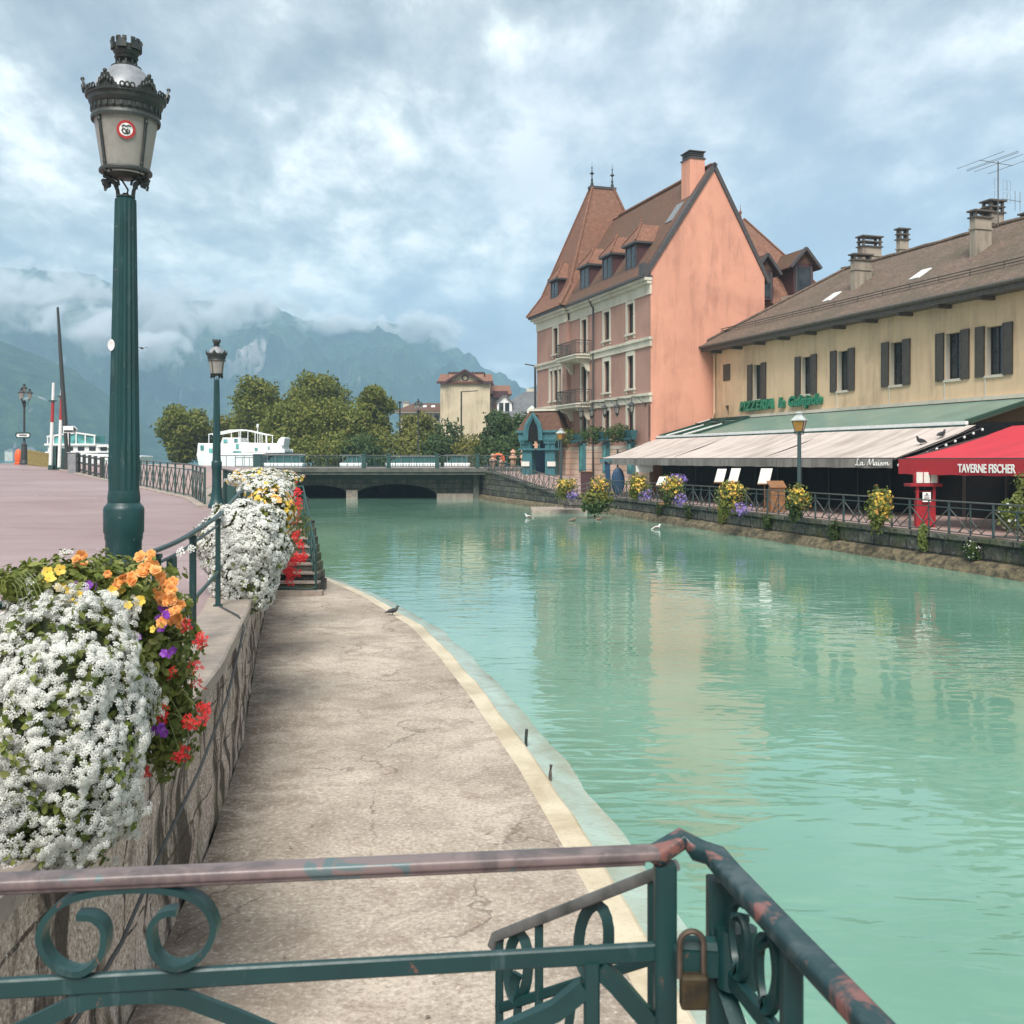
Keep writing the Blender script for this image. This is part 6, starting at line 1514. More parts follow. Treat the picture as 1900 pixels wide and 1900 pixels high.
SCR = [(-90, -38), (-60, -34), (-41, -8), (-48, 42), (-84, 70), (-128, 52), (-152, 8), (-146, -30), (-118, -62), (-70, -80), (0, -86)]
def scroll(cx, cz, w, h, mt='green', fpt=FP, parent=fr, wid=.028, th=.010, upv=(0, 1, 0)):
    # C scroll lying on its back: big oval with both ends curling inwards
    base = SCR+[(-x_, y_) for x_, y_ in SCR[:-1][::-1]]; full = []
    for i in range(len(base)-1):
        p0, p1, p2, p3 = base[max(0, i-1)], base[i], base[i+1], base[min(len(base)-1, i+2)]
        for k in range(5):
            q = k/5; f = lambda a, b, c, d: .5*(2*b+(c-a)*q+(2*a-5*b+4*c-d)*q*q+(3*b-a-3*c+d)*q**3)
            full.append((cx+f(p0[0], p1[0], p2[0], p3[0])*w/305, cz-f(p0[1], p1[1], p2[1], p3[1])*h/156))
    m = MB(); m.path([fpt(a, b) for a, b in full], [(-th/2, -wid/2), (th/2, -wid/2), (th/2, wid/2), (-th/2, wid/2)], up=upv); return m.build('scroll', M[mt], parent, True)
def sweepflat(pts, parent, name, mt='green', w=.026, th=.010):
    m = MB()
    for p in pts: m.path(p, [(-w/2, -th/2), (w/2, -th/2), (w/2, th/2), (-w/2, th/2)], up=(0, 1, 0))
    return m.build(name, M[mt], parent)
cx = P(231, 0, 1.60).x; scroll(cx, 2.552, .262, .128)
scroll(cx-.62, 2.552, .262, .128)
bot = zm-.018
sw = lambda c, sg: [FP(c+sg*x_, z_) for x_, z_ in ((0, bot-.004), (.05, bot-.006), (.085, bot-.014), (.16, bot-.048), (.25, bot-.093), (.34, bot-.14), (.44, bot-.20))]
sweepflat([sw(cx, -1), sw(cx, 1)], fr, 'brace')
xv = P(1100, 0, 1.68).x
m = MB(); m.path([FP(xv, 1.9), FP(xv, zm-.01)], rrect(.026, .026, .003, 1), up=(0, 1, 0)); m.build('upright', M['green'], fr)
sweepflat([[FP(xv-.012, bot-.035), FP(xv-.06, bot-.07), FP(xv-.15, bot-.105), FP(xv-.30, bot-.165)]], fr, 'brace', w=.03, th=.022)
sweepflat([[FP(xv+.012, bot-.002), FP(xv+.04, bot-.03), FP(xv+.09, bot-.09), FP(xv+.13, bot-.15)]], fr, 'brace', w=.03, th=.022)
# corner railing coming toward the camera
cr = thing('corner_railing', 'green handrail with red rust patches running from the corner post toward the viewer', 'railing', (.37, 1.45, 1.6))
c0, c1 = P(1318, 1572, 1.72), P(1660, 1925, 1.17)
dirc = (c1-c0).normalized()
m = MB(); m.path([FP(.235, zt0-.018), FP(.29, zt0+.004, .02), c0+Vector((-.018, .006, -.008)), c0+dirc*.02-up*.006, c0+dirc*.08-up*.01, c0.lerp(c1, .5)-up*.012, c1-up*.012, c1+dirc*.3-up*.012], rrect(.040, .028, .008, 3)); m.build('handrail', M['handrail_mix'], cr, True)
def CP(s, z, o=0.0): n = Vector((dirc.y, -dirc.x, 0)); p = c0+dirc*s+n*o; return Vector((p.x, p.y, z))
m = MB(); m.path([CP(.035, 1.55), CP(.035, zt0-.04)], rrect(.036, .036, .004, 1), up=(0, 1, 0)); m.build('post', M['green'], cr)
m = MB(); m.path([CP(-.0, zm), CP(.9, zm)], rrect(.016, .03, .003, 1)); m.build('middle_bar', M['green'], cr)
scroll(.17, 2.555, .17, .125, fpt=lambda a, b: CP(a, b), parent=cr)
for s in (.30, .55): m = MB(); m.path([CP(s, 1.6), CP(s, zt0-.03)], rrect(.028, .028, .003, 1), up=(0, 1, 0)); m.build('upright', M['green'], cr)
sweepflat([[CP(.05, zm-.02), CP(.16, zm-.09), CP(.28, zm-.20)], [CP(.28, zm-.02), CP(.18, zm-.09), CP(.06, zm-.20)]], cr, 'brace')
# latch with hinge barrel
lt = MB(); p = P(1366, 1772, 1.66); lt.tube([p+Vector((0, -.01, -.045)), p+Vector((0, 0, .045))], .034, 14); lt.tube([p+Vector((-.09, .01, .012)), p+Vector((.0, 0, .012))], .016, 8); lt.box(p+Vector((-.05, 0, -.01)), (.1, .03, .04)); lt.build('latch', M['green'], cr, True)
# padlock
pk = thing('padlock', 'old brass padlock with steel shackle hanging from the latch at the railing corner', 'padlock', P(1288, 1835, 1.64)); pc = P(1288, 1838, 1.64)
m = MB(); m.box(pc, (.046, .024, .056)); m.build('body', M['brass'], pk, bevel=.006)
m = MB(); m.tube([pc+Vector((.019*math.cos(a)-.004, 0, .03+(.045 if math.sin(a) >= -.01 else 0)+.02*math.sin(a))) for a in [math.pi*k/10 for k in range(11)]], .005, 8, up=(0, 1, 0)); m.tube([pc+Vector((-.023, 0, .02)), pc+Vector((-.023, 0, .077))], .005, 8, up=(0, 1, 0)); m.tube([pc+Vector((.015, 0, .02)), pc+Vector((.015, 0, .077))], .005, 8, up=(0, 1, 0)); m.build('shackle', M['steel'], pk, True)
# stair rail going down to the path
sr = thing('stair_railing', 'narrow railing with small scrolls sloping down from the corner to the path', 'railing', (.1, 2.05, 1.4))
s0, s1 = P(1228, 1616, 1.93), P(924, 1736, 2.25)
def SP(q, dz=0.0): p = s0.lerp(s1, q); return p+up*dz
m = MB(); m.path([SP(-.06, 0), SP(.3), SP(.7), SP(1.0), SP(1.02, -.02)], rrect(.034, .022, .006, 2)); m.build('handrail', M['rail_old'], sr, True)
for q, L in ((.99, .9), (.72, .8), (.05, .9)): m = MB(); m.path([SP(q, -.01), SP(q, -L)], rrect(.018, .018, .003, 1), up=(0, 1, 0)); m.build('post', M['green'], sr)
m = MB(); m.path([SP(0, -.16), SP(1, -.16)], rrect(.014, .020, .003, 1)); m.build('middle_bar', M['green'], sr)
dsl = (s1-s0)
for q, w in ((.86, .10), (.38, .13)):
    m = MB(); c = SP(q, -.085); e = dsl.normalized()
    pts = [c+e*(w*.30*math.cos(a))+up*(.066*math.sin(a)) for a in [R(-60-k*20) for k in range(0)]]
    pts = [c+e*(w*.36*math.cos(a))+up*(.070*math.sin(a)) for a in [R(90+k*20) for k in range(0, 10)]]+[c-e*(w*.02)+up*-.045+e*(w*.2*math.cos(a))*.8+up*(.03*math.sin(a)) for a in [R(270+k*30) for k in range(7)]]
    left = [c+e*(w*.36*math.cos(a))+up*(.070*math.sin(a)) for a in [R(90-k*20) for k in range(1, 9)]]
    m.path(left[::-1]+pts, [(-.011, -.0035), (.011, -.0035), (.011, .0035), (-.011, .0035)], up=(0, 1, 0)); m.build('scroll', M['green'], sr, True)
for (q0, z0, q1, z1) in ((.98, -.2, .86, -.45), (.86, -.17, .97, -.5), (.7, -.2, .55, -.5), (.72, -.5, .86, -.2), (.5, -.17, .64, -.5)):
    m = MB(); m.bar(SP(q0, z0), SP(q1, z1), .018, .008); m.build('brace', M['green'], sr)

# cable down the wall
def wallhit(px, py, off=.05):
    k = (px-CX)/FPX; lo, hi = 1.0, 40.0
    f = lambda Y: k*Y-(xw(Y)+off)
    Y = min(np.arange(1.8, 14, .01), key=lambda y: abs(f(y))); return Vector((xw(Y)+off, Y, max(.2, ZE+(HY-py)/FPX*Y)))
pts = [Vector((xr(11.6)+.02, 11.6, zp(-3, 11)+.02)), Vector((xw(10.9)-.02, 10.9, zp(-3, 11)+.02)), Vector((xw(10.6)+.07, 10.6, 1.56)), Vector((xw(10.3)+.07, 10.2, 1.40)), Vector((xw(8.9)+.07, 8.9, 1.22)), Vector((xw(7.5)+.06, 7.5, 1.02)), Vector((xw(6.4)+.06, 6.4, .93)), Vector((xw(5.4)+.06, 5.4, .74)), Vector((xw(4.6)+.06, 4.6, .66)), Vector((xw(3.2)+.06, 3.2, .5))]
m = MB(); m.tube(pts, .012, 8); tag(m.build('cable', M['rubber'], None, True), 'thin grey cable running slantwise down the granite wall', 'cable')
# iron rods at the water edge
for px, y0, y1, lab in ((976, 1384, 1353, 'taller black iron rod sticking up at the edge of the path'), (1021, 1448, 1419, 'shorter brown iron rod sticking up at the edge of the path, nearer the viewer')):
    g = G(px, y0+3, .0); h = (y0-y1+3)/1900*g.y
    m = MB(); m.tube([(g.x, g.y, -.2), (g.x, g.y, h*.5), (g.x+.008, g.y, h)], .018, 8); tag(m.build('iron_rod', M['iron' if px < 1000 else 'gutter']), lab, 'rod', 'iron rods by the water')
# ================================================================ flowers
floret5 = petals(5, .5, .20, .10)
floret4 = petals(4, .5, .22, .06)
def cluster(n, rad, flat, fl, fs):
    parts = []
    for i in range(n):
        q = math.sqrt((i+.5)/n); a = i*2.39996; x, y = rad*q*math.cos(a), rad*q*math.sin(a)
        parts.append(xf(fl, (x, y, flat*(1-q*q)+random.uniform(-.03, .03)*rad), fs, (-y/rad*.7, x/rad*.7)))
    return merge(*parts)
alys = cluster(15, .5, .28, floret4, .26)
alys_far = cluster(7, .5, .28, petals(4, .5, .30, .05), .40)
gera = cluster(9, .5, .36, petals(5, .5, .15, .12), .36)
rose = merge(petals(6, .5, .24, .10), xf(petals(6, .36, .20, .18), (0, 0, .05)), xf(petals(5, .22, .13, .2), (0, 0, .10)))
single = merge(petals(5, .5, .25, .12))
def flowers(parent, name, tmpl, c, rad, n, size, mt, hemi=None, seed=0, rough=.2, shell=.12, jit=.35):
    p, nn = blob(c, rad, n, rough, 1.5, shell, hemi, seed)
    return scatter(name, *tmpl, p, nn, RNG.uniform(size[0], size[1], len(p)), M[mt], parent, jitter=jit)
def leaves(parent, c, rad, n, size, mt='leaf_plant', seed=0, hemi=None, shell=.5, rough=.3, name='foliage'):
    p, nn = blob(c, rad, n, rough, 1.5, shell, hemi, seed); return scatter(name, *LEAF6, p, nn, RNG.uniform(size[0], size[1], len(p)), M[mt], parent, jitter=.75)
def stalks(parent, a_list, mt='stem', r=.0025):
    m = MB()
    for a, b in a_list:
        a, b = Vector(a), Vector(b); mid = a.lerp(b, .5)+Vector((0, 0, .03)); m.tube([a, mid, b], r, 4)
    return m.build('stems', M[mt], parent)
def trough(parent, Y0, Y1, dx, z):
    m = MB(); a, b = Vector((xr(Y0)+dx, Y0, z)), Vector((xr(Y1)+dx, Y1, z)); m.bar(a, b, .24, .2); return m.build('trough', M['planter'], parent)
cam_h = (0.2, -1, .35)
# nearest flower mass
f1 = thing('flower_box', 'huge nearest flower box, white mass with apricot, violet and red blooms over the wall', 'flower box', (xr(4.9), 4.9, 2.3), 0, 'flower boxes on the left railing')
trough(f1, 4.75, 5.9, .12, 2.22)
Wc = P(112, 1365, 4.75)
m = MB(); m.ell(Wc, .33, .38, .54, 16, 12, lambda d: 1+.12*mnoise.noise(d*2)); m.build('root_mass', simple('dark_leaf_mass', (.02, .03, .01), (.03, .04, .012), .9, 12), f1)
leaves(f1, Wc, (.385, .43, .62), 5200, (.03, .06), 'leaf_plant', 1, cam_h+(-.35,), .35)
p, nn = blob(Wc, (.405, .45, .645), 9500, .27, 1.7, .06, cam_h+(-.3,), 1)
hole = np.array([mnoise.noise(Vector(v)*6.5+Vector((5, 1, 2)))+.6*mnoise.noise(Vector(v)*14) for v in p]); keep = hole > -.40
p, nn = p[keep], nn[keep]
scatter('white_blossoms', *alys, p, nn, RNG.uniform(.022, .044, len(p)), M['pet_white'], f1, jitter=.5)
# spill at the far left and down the wall
flowers(f1, 'white_blossoms', alys, P(30, 1520, 4.55), (.22, .3, .34), 1100, (.024, .046), 'pet_white', cam_h+(-.3,), 8)
leaves(f1, P(30, 1520, 4.55), (.20, .28, .32), 900, (.03, .05), 'leaf_plant', 8, cam_h+(-.4,), .4)
# green and orange part
Oc = P(225, 1165, 5.35)
for (px, py, Y, rad, n, sd) in ((200, 1110, 5.45, (.36, .35, .20), 4800, 21), (285, 1240, 5.6, (.22, .3, .40), 4600, 22), (110, 1085, 5.3, (.32, .3, .14), 2400, 23), (310, 1350, 5.7, (.13, .2, .26), 2000, 24)):
    leaves(f1, P(px, py, Y), rad, n, (.022, .068), 'leaf_plant', sd, cam_h+(-.5,), .7, .5)
def pick(pxs, Yr, name, tmpl, size, mt, jit=.5, parent=f1, n0=(.1, -1, .5)):
    pos = [tuple(P(a, b, random.uniform(*Yr))) for a, b in pxs]; nn = np.tile(np.array(n0), (len(pos), 1))
    return scatter(name, *tmpl, pos, nn, RNG.uniform(size[0], size[1], len(pos)), M[mt], parent, jitter=jit)
around = lambda pts, k, s: [(a+random.gauss(0, s), b+random.gauss(0, s)) for a, b in pts for _ in range(k)]
pick(around([(285, 1045), (270, 1038), (290, 1062)], 5, 9)+around([(160, 1036), (145, 1048), (230, 1070), (247, 1078), (215, 1080)], 3, 8)+around([(300, 1095), (318, 1110), (325, 1090), (310, 1118), (298, 1108), (328, 1130), (320, 1148), (305, 1140)], 4, 9)+[(200, 1065), (190, 1095), (80, 1068), (300, 1155)], (5.05, 5.3), 'apricot_blossoms', rose, (.034, .066), 'pet_orange')
pick(around([(98, 1082), (120, 1100), (75, 1075), (215, 1100), (250, 1120), (130, 1115), (300, 1165)], 3, 10), (4.8, 5.2), 'yellow_blossoms', single, (.035, .06), 'pet_yellow')
pick(around([(172, 1096), (178, 1090)], 2, 6)+around([(300, 1140), (296, 1150)], 4, 6)+around([(310, 1208)], 3, 6)+around([(256, 1262), (254, 1256)], 5, 6)+around([(298, 1350)], 4, 5)+[(140, 1085), (255, 1183), (165, 1090)], (5.0, 5.3), 'violet_blossoms', single, (.035, .055), 'pet_purple')
pick([(345, 1160), (372, 1180), (376, 1188), (366, 1195), (362, 1238), (315, 1250), (322, 1245), (378, 1265), (360, 1270), (308, 1310), (312, 1322), (300, 1330), (372, 1312), (380, 1318), (384, 1325), (376, 1335), (358, 1345), (335, 1395), (330, 1405), (342, 1400), (270, 1435), (266, 1430), (262, 1168), (265, 1165), (67, 1106), (385, 1312), (352, 1340)], (5.3, 5.6), 'red_blossoms', gera, (.045, .09), 'pet_red')
stalks(f1, [(P(random.uniform(250, 290), random.uniform(1210, 1330), 5.5), P(a, b, 5.45)) for a, b in ((345, 1160), (372, 1185), (362, 1238), (318, 1250), (378, 1266), (306, 1315), (376, 1320), (358, 1343), (335, 1398), (268, 1432), (380, 1330), (340, 1215), (350, 1290), (330, 1230), (345, 1345), (300, 1390))])
stalks(f1, [(P(35+a*2, 1120, 4.7), P(22+a, 1082-a, 4.7)) for a in range(0, 30, 5)])
leaves(f1, P(25, 1095, 4.8), (.05, .08, .08), 130, (.03, .05), 'leaf_plant', 41)
pick(around([(245, 1180), (225, 1210), (240, 1230), (56, 1085), (345, 1035), (105, 1095), (250, 1250), (118, 1033)], 2, 9), (5.0, 5.25), 'white_sprigs', alys, (.04, .06), 'pet_white')

# second: big white ball
f2 = thing('flower_box', 'round white alyssum ball hanging on the railing between the path and the near lamp', 'flower box', (xr(13), 13, 2.5), 0, 'flower boxes on the left railing')
trough(f2, 12.6, 13.8, .15, 2.25)
Bc = P(453, 1030, 12.9)
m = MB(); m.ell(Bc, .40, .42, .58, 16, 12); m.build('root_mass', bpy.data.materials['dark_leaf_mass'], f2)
for (c, rad, n, sd) in ((P(453, 1012, 12.6), (.515, .53, .54), 3000, 31), (P(452, 1075, 12.5), (.40, .42, .44), 1500, 32)):
    leaves(f2, c, [q*.94 for q in rad], int(n*1.1), (.05, .09), 'leaf_plant', sd, cam_h+(-.4,), .3)
    pq, nq = blob(c, rad, n, .18, 1.5, .05, cam_h+(-.35,), sd); kk = np.array([mnoise.noise(Vector(v)*4.5)+.6*mnoise.noise(Vector(v)*11) for v in pq]) > -.38
    scatter('white_blossoms', *alys_far, pq[kk], nq[kk], RNG.uniform(.05, .08, kk.sum()), M['pet_white'], f2, jitter=.4)
# third: yellow-green with apricot, then white rows beyond
specs = [
 ('flower_box', 'yellow and apricot flower box just behind the white alyssum ball', (500, 955, 15.6), (.36, .5, .42), 51, [('leaf_yellow', 'leaves', 1500), ('pet_yellow', 'yellow_blossoms', 300), ('pet_orange', 'apricot_blossoms', 70), ('pet_white', 'white_blossoms', 220)]),
 ('flower_box', 'dense white flower box behind the apricot one, above the far steps', (494, 915, 18.5), (.46, .7, .30), 52, [('leaf_plant', 'leaves', 900), ('pet_white', 'white_blossoms', 900), ('pet_yellow', 'yellow_blossoms', 60)]),
 ('flower_box', 'small far white and yellow flower box below the second ornate lamp', (480, 890, 22.5), (.6, .8, .24), 53, [('leaf_plant', 'leaves', 700), ('pet_white', 'white_blossoms', 650), ('pet_yellow', 'yellow_blossoms', 160)]),
 ('flower_box', 'most distant flower box, mixed yellow white and red, right before the bridge railing', (498, 889, 27.5), (.9, .9, .24), 54, [('leaf_plant', 'leaves', 500), ('pet_yellow', 'yellow_blossoms', 200), ('pet_white', 'white_blossoms', 260), ('pet_red', 'red_blossoms', 40)])]
for nm, lab, (px, py, Y), rad, sd, items in specs:
    c = P(px, py, Y); t = thing(nm, lab, 'flower box', c, 0, 'flower boxes on the left railing')
    trough(t, Y-.8, Y+.8, .2, c.z-.05)
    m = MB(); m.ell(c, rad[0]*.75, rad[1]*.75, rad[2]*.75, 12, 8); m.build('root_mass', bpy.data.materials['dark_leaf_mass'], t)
    for mt, kind, n in items:
        if kind == 'leaves': leaves(t, c, [q*.97 for q in rad], n, (.06, .11), mt, sd, None, .3)
        else: flowers(t, kind, alys_far if 'white' in kind else single, c, [q*1.02 for q in rad], n, (.06, .10), mt, (0, -1, .6, -.3), sd, .2, .06)
c = P(500, 985, 15.2); t = f2
fr3 = thing('red_geraniums', 'row of red geraniums trailing beside the far stone steps', 'geraniums', P(545, 985, 20), 0)
leaves(fr3, P(541, 985, 18.5), (.10, 1.6, .42), 700, (.06, .1), 'leaf_plant', 61)
p = [tuple(P(a, b, Y)) for (a, b, Y) in [(549, 918, 22), (547, 926, 21.5), (550, 934, 21.5), (549, 942, 21), (547, 950, 20.8), (551, 946, 21), (552, 993, 18), (556, 1010, 17.5), (556, 1030, 17), (550, 1042, 16.8), (540, 1050, 16.5), (548, 1046, 16.6), (534, 1060, 16.4), (530, 1066, 16.2), (558, 1036, 17), (544, 962, 20)]]
p = [tuple(Vector(q)+Vector((random.gauss(0, .05), random.gauss(0, .05), random.gauss(0, .06)))) for q in p for _ in range(3)]
scatter('red_blossoms', *gera, p, np.tile([.2, -1, .3], (len(p), 1)), RNG.uniform(.10, .17, len(p)), M['pet_red'], fr3, jitter=.5)

# right bank flower boxes
def bank_box(i, lab, px, py, Y, rw, rh, purple, lush=0, col='pet_yellow'):
    c = P(px, py, Y); t = thing('flower_box', lab, 'flower box', c, 0, 'flower boxes on the right bank railing')
    m = MB(); m.box((c.x, c.y, c.z-.02), (rw*1.3, .35, .22)); m.build('trough', M['planter'], t)
    leaves(t, c, (rw*1.0, .42, rh*1.0), 620, (.08, .16), 'leaf_plant', i, None, .5, .6)
    leaves(t, (c.x-rw*.35, c.y-.1, c.z-rh*.8), (rw*.6, .3, rh*.75), 360, (.08, .17), 'leaf_tree' if i % 2 else 'leaf_moss', i+20, None, .6, .7)
    for k, (dx, dz, q) in enumerate(((-.3, .18, .62), (.32, .25, .55), (.05, -.2, .66), (.0, .4, .5))):
        flowers(t, 'yellow_blossoms', single, (c.x+rw*dx, c.y-.05, c.z+rh*dz), (rw*q, .36, rh*q), 58, (.07, .13), col, (0, -1, .5, -.2), i+k*2.3, .6, .3, .6)
    flowers(t, 'orange_blossoms', single, (c.x, c.y-.02, c.z), (rw, .45, rh), 45, (.07, .12), 'pet_orange', (0, -1, .3, -.1), i+3, .5, .2)
    if purple: flowers(t, 'lilac_blossoms', single, (c.x+rw*.55, c.y-.15, c.z-rh*1.05), (rw*.62, .32, rh*.55), 120, (.08, .14), 'pet_lilac', (0, -1, .2, -.3), i+9, .6, .4, .6)
    if lush: leaves(t, (c.x-.1, c.y-.35, c.z-rh*1.05), (rw*1.25, .6, rh*.75), 420, (.16, .34), 'leaf_yellow', i+40, None, .6, .6); leaves(t, (c.x-.25, c.y-.45, c.z-rh*1.6), (rw*1.25, .6, rh*.65), 420, (.16, .36), 'leaf_dark', i+41, None, .7, .7)
    return t
bank_box(1, 'yellow flower box with violet patch nearest the water steps', 1051, 902, 61.5, .62, .48, True)
bank_box(2, 'yellow flower box with large leafy plant hanging down almost to the water', 1112, 905, 57.5, .6, .62, False, 1)
bank_box(3, 'orange yellow flower box with square lilac patch, left of the blue tufted box', 1184, 900, 52.2, .52, .50, True)
bank_box(4, 'yellow flower box with lilac below, topped by the blue flower tuft', 1247, 905, 48.2, .55, .55, True)
bank_box(5, 'broad golden flower box with lilac patch in front of the two paired menu boards', 1357, 917, 43.6, .62, .58, True)
bank_box(6, 'plain yellow flower box on the post of the amber lantern', 1480, 926, 39.0, .42, .50, False)
bank_box(7, 'plain yellow flower box left of the red menu kiosk', 1632, 938, 34.2, .42, .52, False)
flowers(thing('blue_flowers', 'small tuft of blue flowers above the yellow box before the tilted menu board', 'flowers', P(1258, 888, 48.4)), 'blossoms', single, P(1258, 888, 48.5), (.42, .3, .22), 110, (.10, .16), 'pet_purple' if False else 'pet_lilac', None, 77)
t = thing('flower_bush', 'pale green bush with white blooms at the right edge by the railing', 'bush', P(1892, 955, 29.6))
leaves(t, P(1893, 955, 29.6), (.62, .5, .55), 900, (.08, .15), 'leaf_plant', 91); flowers(t, 'white_blossoms', single, P(1893, 958, 29.5), (.62, .5, .55), 60, (.06, .1), 'pet_white', (0, -1, .2, -.2), 92); leaves(t, P(1900, 905, 29.8), (.3, .3, .5), 160, (.08, .15), 'leaf_plant', 93)
# plants growing on the right wall
for i, (px, py, Y, rx, rz, mt, lab) in enumerate(((1197, 948, 50.2, .22, .45, 'leaf_moss', 'ivy strand hanging on the mossy wall under the square lilac patch'), (1262, 955, 46.5, .45, .5, 'leaf_yellow', 'yellowish plant hanging on the wall under the blue flowers'), (1487, 985, 37.3, .28, .42, 'leaf_moss', 'grey green plant on the wall at the foot of the amber lantern'), (1648, 997, 32.2, .13, .45, 'leaf_plant', 'narrow pale tuft trailing on the wall under the yellow box by the kiosk'), (1705, 1022, 30.0, .32, .30, 'leaf_moss', 'round weed with tiny white flowers low on the right wall'), (1810, 1020, 27.6, .5, .35, 'leaf_moss', 'dark creeper spread over the wall near the right edge'), (1150, 945, 54, .5, .4, 'leaf_moss', 'low green creeper on the wall right of the big hanging plant'), (1330, 968, 42.3, .3, .35, 'leaf_moss', 'small creeper on the wall left of the broad golden flower box'))):
    x = xq(Y); c = Vector((x-.1, Y, P(0, py, Y).z)); t = thing('wall_plant', lab, 'plant', c, 0, 'plants growing on the right wall')
    leaves(t, c, (.20, rx, rz), 260, (.07, .15), mt, 100+i)
    if i == 4: flowers(t, 'white_blossoms', single, c, (.22, rx, rz), 50, (.04, .06), 'pet_white', None, 5)
for i in range(7):
    Y = 3+i*1.1

# ================================================================ trees
def tree(name, label, base, h, rad, mt, nl, lobes, seed, leaf=(.22, .42), trunk_h=.35, group=None, cat='tree'):
    random.seed(seed); b = Vector(base); t = thing(name, label, cat, b, 0, group)
    m = MB(); m.tube([b, b+up*h*.2+Vector((.1, 0, 0)), b+up*h*.5, b+up*h*.75], [h*.028, h*.022, h*.014, h*.006], 8)
    m.build('trunk', M['bark'], t)
    cents = []
    for i in range(lobes):
        k = (i+.5)/lobes; z = lerp(trunk_h, .93, k); prof = math.sin(math.pi*min(1, max(.12, (z-trunk_h*.7)/(1.08-trunk_h*.7))))**.6
        a = i*2.4+seed; rr = rad*prof*random.uniform(.35, .78)
        cents.append((b+Vector((rr*math.cos(a), rr*.8*math.sin(a), h*z)), rad*random.uniform(.30, .48)*(.62+.5*prof)))
    m = MB()
    for c, r in cents[::2]: m.tube([b+up*(c.z-b.z)*.55, b.lerp(c, .55)+up*(c.z-b.z)*.25, c], [h*.012, h*.008, h*.003], 5)
    m.build('limbs', M['bark'], t)
    P_, N_ = [], []
    for i, (c, r) in enumerate(cents):
        n = int(2.1*nl*(r*r)/sum(q[1]**2 for q in cents)); p, nn = blob(c, (r*1.1, r*1.1, r*.85), n, .42, 1.7, .65, None, seed+i*1.7); P_.append(p); N_.append(nn)
    p = np.concatenate(P_); nn = np.concatenate(N_)
    scatter('crown', *LEAF6, p, nn, RNG.uniform(leaf[0], leaf[1], len(p)), M[mt], t, jitter=.8); return t
def TP(px, Y, z=2.0): q = P(px, 0, Y); return (q.x, Y, z)
tz = lambda py, Y: P(0, py, Y).z-2
grp = 'park trees behind the bridge'
TR = [('rounded olive tree standing alone at the left, behind the white boat', 345, 128, 752, 3.3, 'leaf_tree', 4200, 14),
      ('tall olive tree at the left end of the big tree group', 482, 126, 700, 3.6, 'leaf_tree', 5200, 15),
      ('tallest tree of the group with domed dark top', 592, 130, 688, 4.2, 'leaf_tree', 6500, 18),
      ('tree with narrow tower-like top at the right end of the group', 690, 124, 712, 2.6, 'leaf_tree', 4600, 15),
      ('wide low tree filling the front of the group', 560, 120, 745, 4.6, 'leaf_tree', 6000, 16),
      ('low olive tree between the group and the narrow topped tree', 640, 119, 752, 3.6, 'leaf_tree', 4600, 14),
      ('low pale tree behind the white boat canopy', 425, 132, 768, 3.6, 'leaf_yellow', 3000, 11),
      ('soft yellow green tree in front of the low brown roofed house', 775, 122, 768, 3.0, 'leaf_yellow', 2800, 11),
      ('dark broad tree between the cream house and the hotel porch', 942, 112, 768, 3.2, 'leaf_dark', 4200, 13)]
for i, (lab, px, Y, py, rad, mt, nl, lo) in enumerate(TR):
    tree('leafy_tree', lab, TP(px, Y), tz(py, Y), rad, mt, nl, lo, 3+i*5, (.26, .5), .16 if rad > 3 else .14, grp)
for i, (px, Y, py, w, mt, lab) in enumerate(((712, 117, 800, 2.4, 'leaf_tree', 'olive bush at the foot of the narrow topped tree'), (765, 112, 808, 1.6, 'leaf_yellow', 'small yellowish bush below the candelabra lamp'), (800, 112, 812, 1.8, 'leaf_dark', 'dark rounded bush right of the candelabra lamp'), (832, 114, 790, 2.0, 'leaf_dark', 'dark conical bush against the cream house wall'), (880, 112, 812, 2.2, 'leaf_yellow', 'light green bush under the cream house'), (925, 108, 815, 2.4, 'leaf_dark', 'low dark hedge bush beside the broad dark tree'), (520, 115, 808, 3.0, 'leaf_tree', 'low olive bush under the tree group, right of the white boat'), (610, 114, 805, 3.2, 'leaf_tree', 'low olive bush under the tallest tree'), (665, 114, 810, 2.6, 'leaf_dark', 'low green bush between two olive bushes under the trees'), (978, 104, 800, 1.8, 'leaf_dark', 'dark bush right behind the turquoise porch'))):
    b = Vector(TP(px, Y)); h = tz(py, Y); t = thing('bush', lab, 'bush', b, 0, 'bushes behind the bridge')
    p, nn = blob(b+up*h*.5, (w, w*.7, h*.55), 2600, .5, 1.6, .55, None, i*2.2); scatter('leaves', *LEAF6, p, nn, RNG.uniform(.22, .42, len(p)), M[mt], t, jitter=.8)
    m = MB(); m.tube([b, b+up*h*.5], [.09, .04], 6); m.build('stem', M['bark'], t)
strip('park_ground', [[(x, y, 2.0) for x in (-46, -20, 10, 60)] for y in (111, 118, 140, 220)], M['land'])
strip('street_ground', [[(x, y, 2.05) for x in (-9, 10, 60)] for y in (100.1, 106, 115)], M['land'])
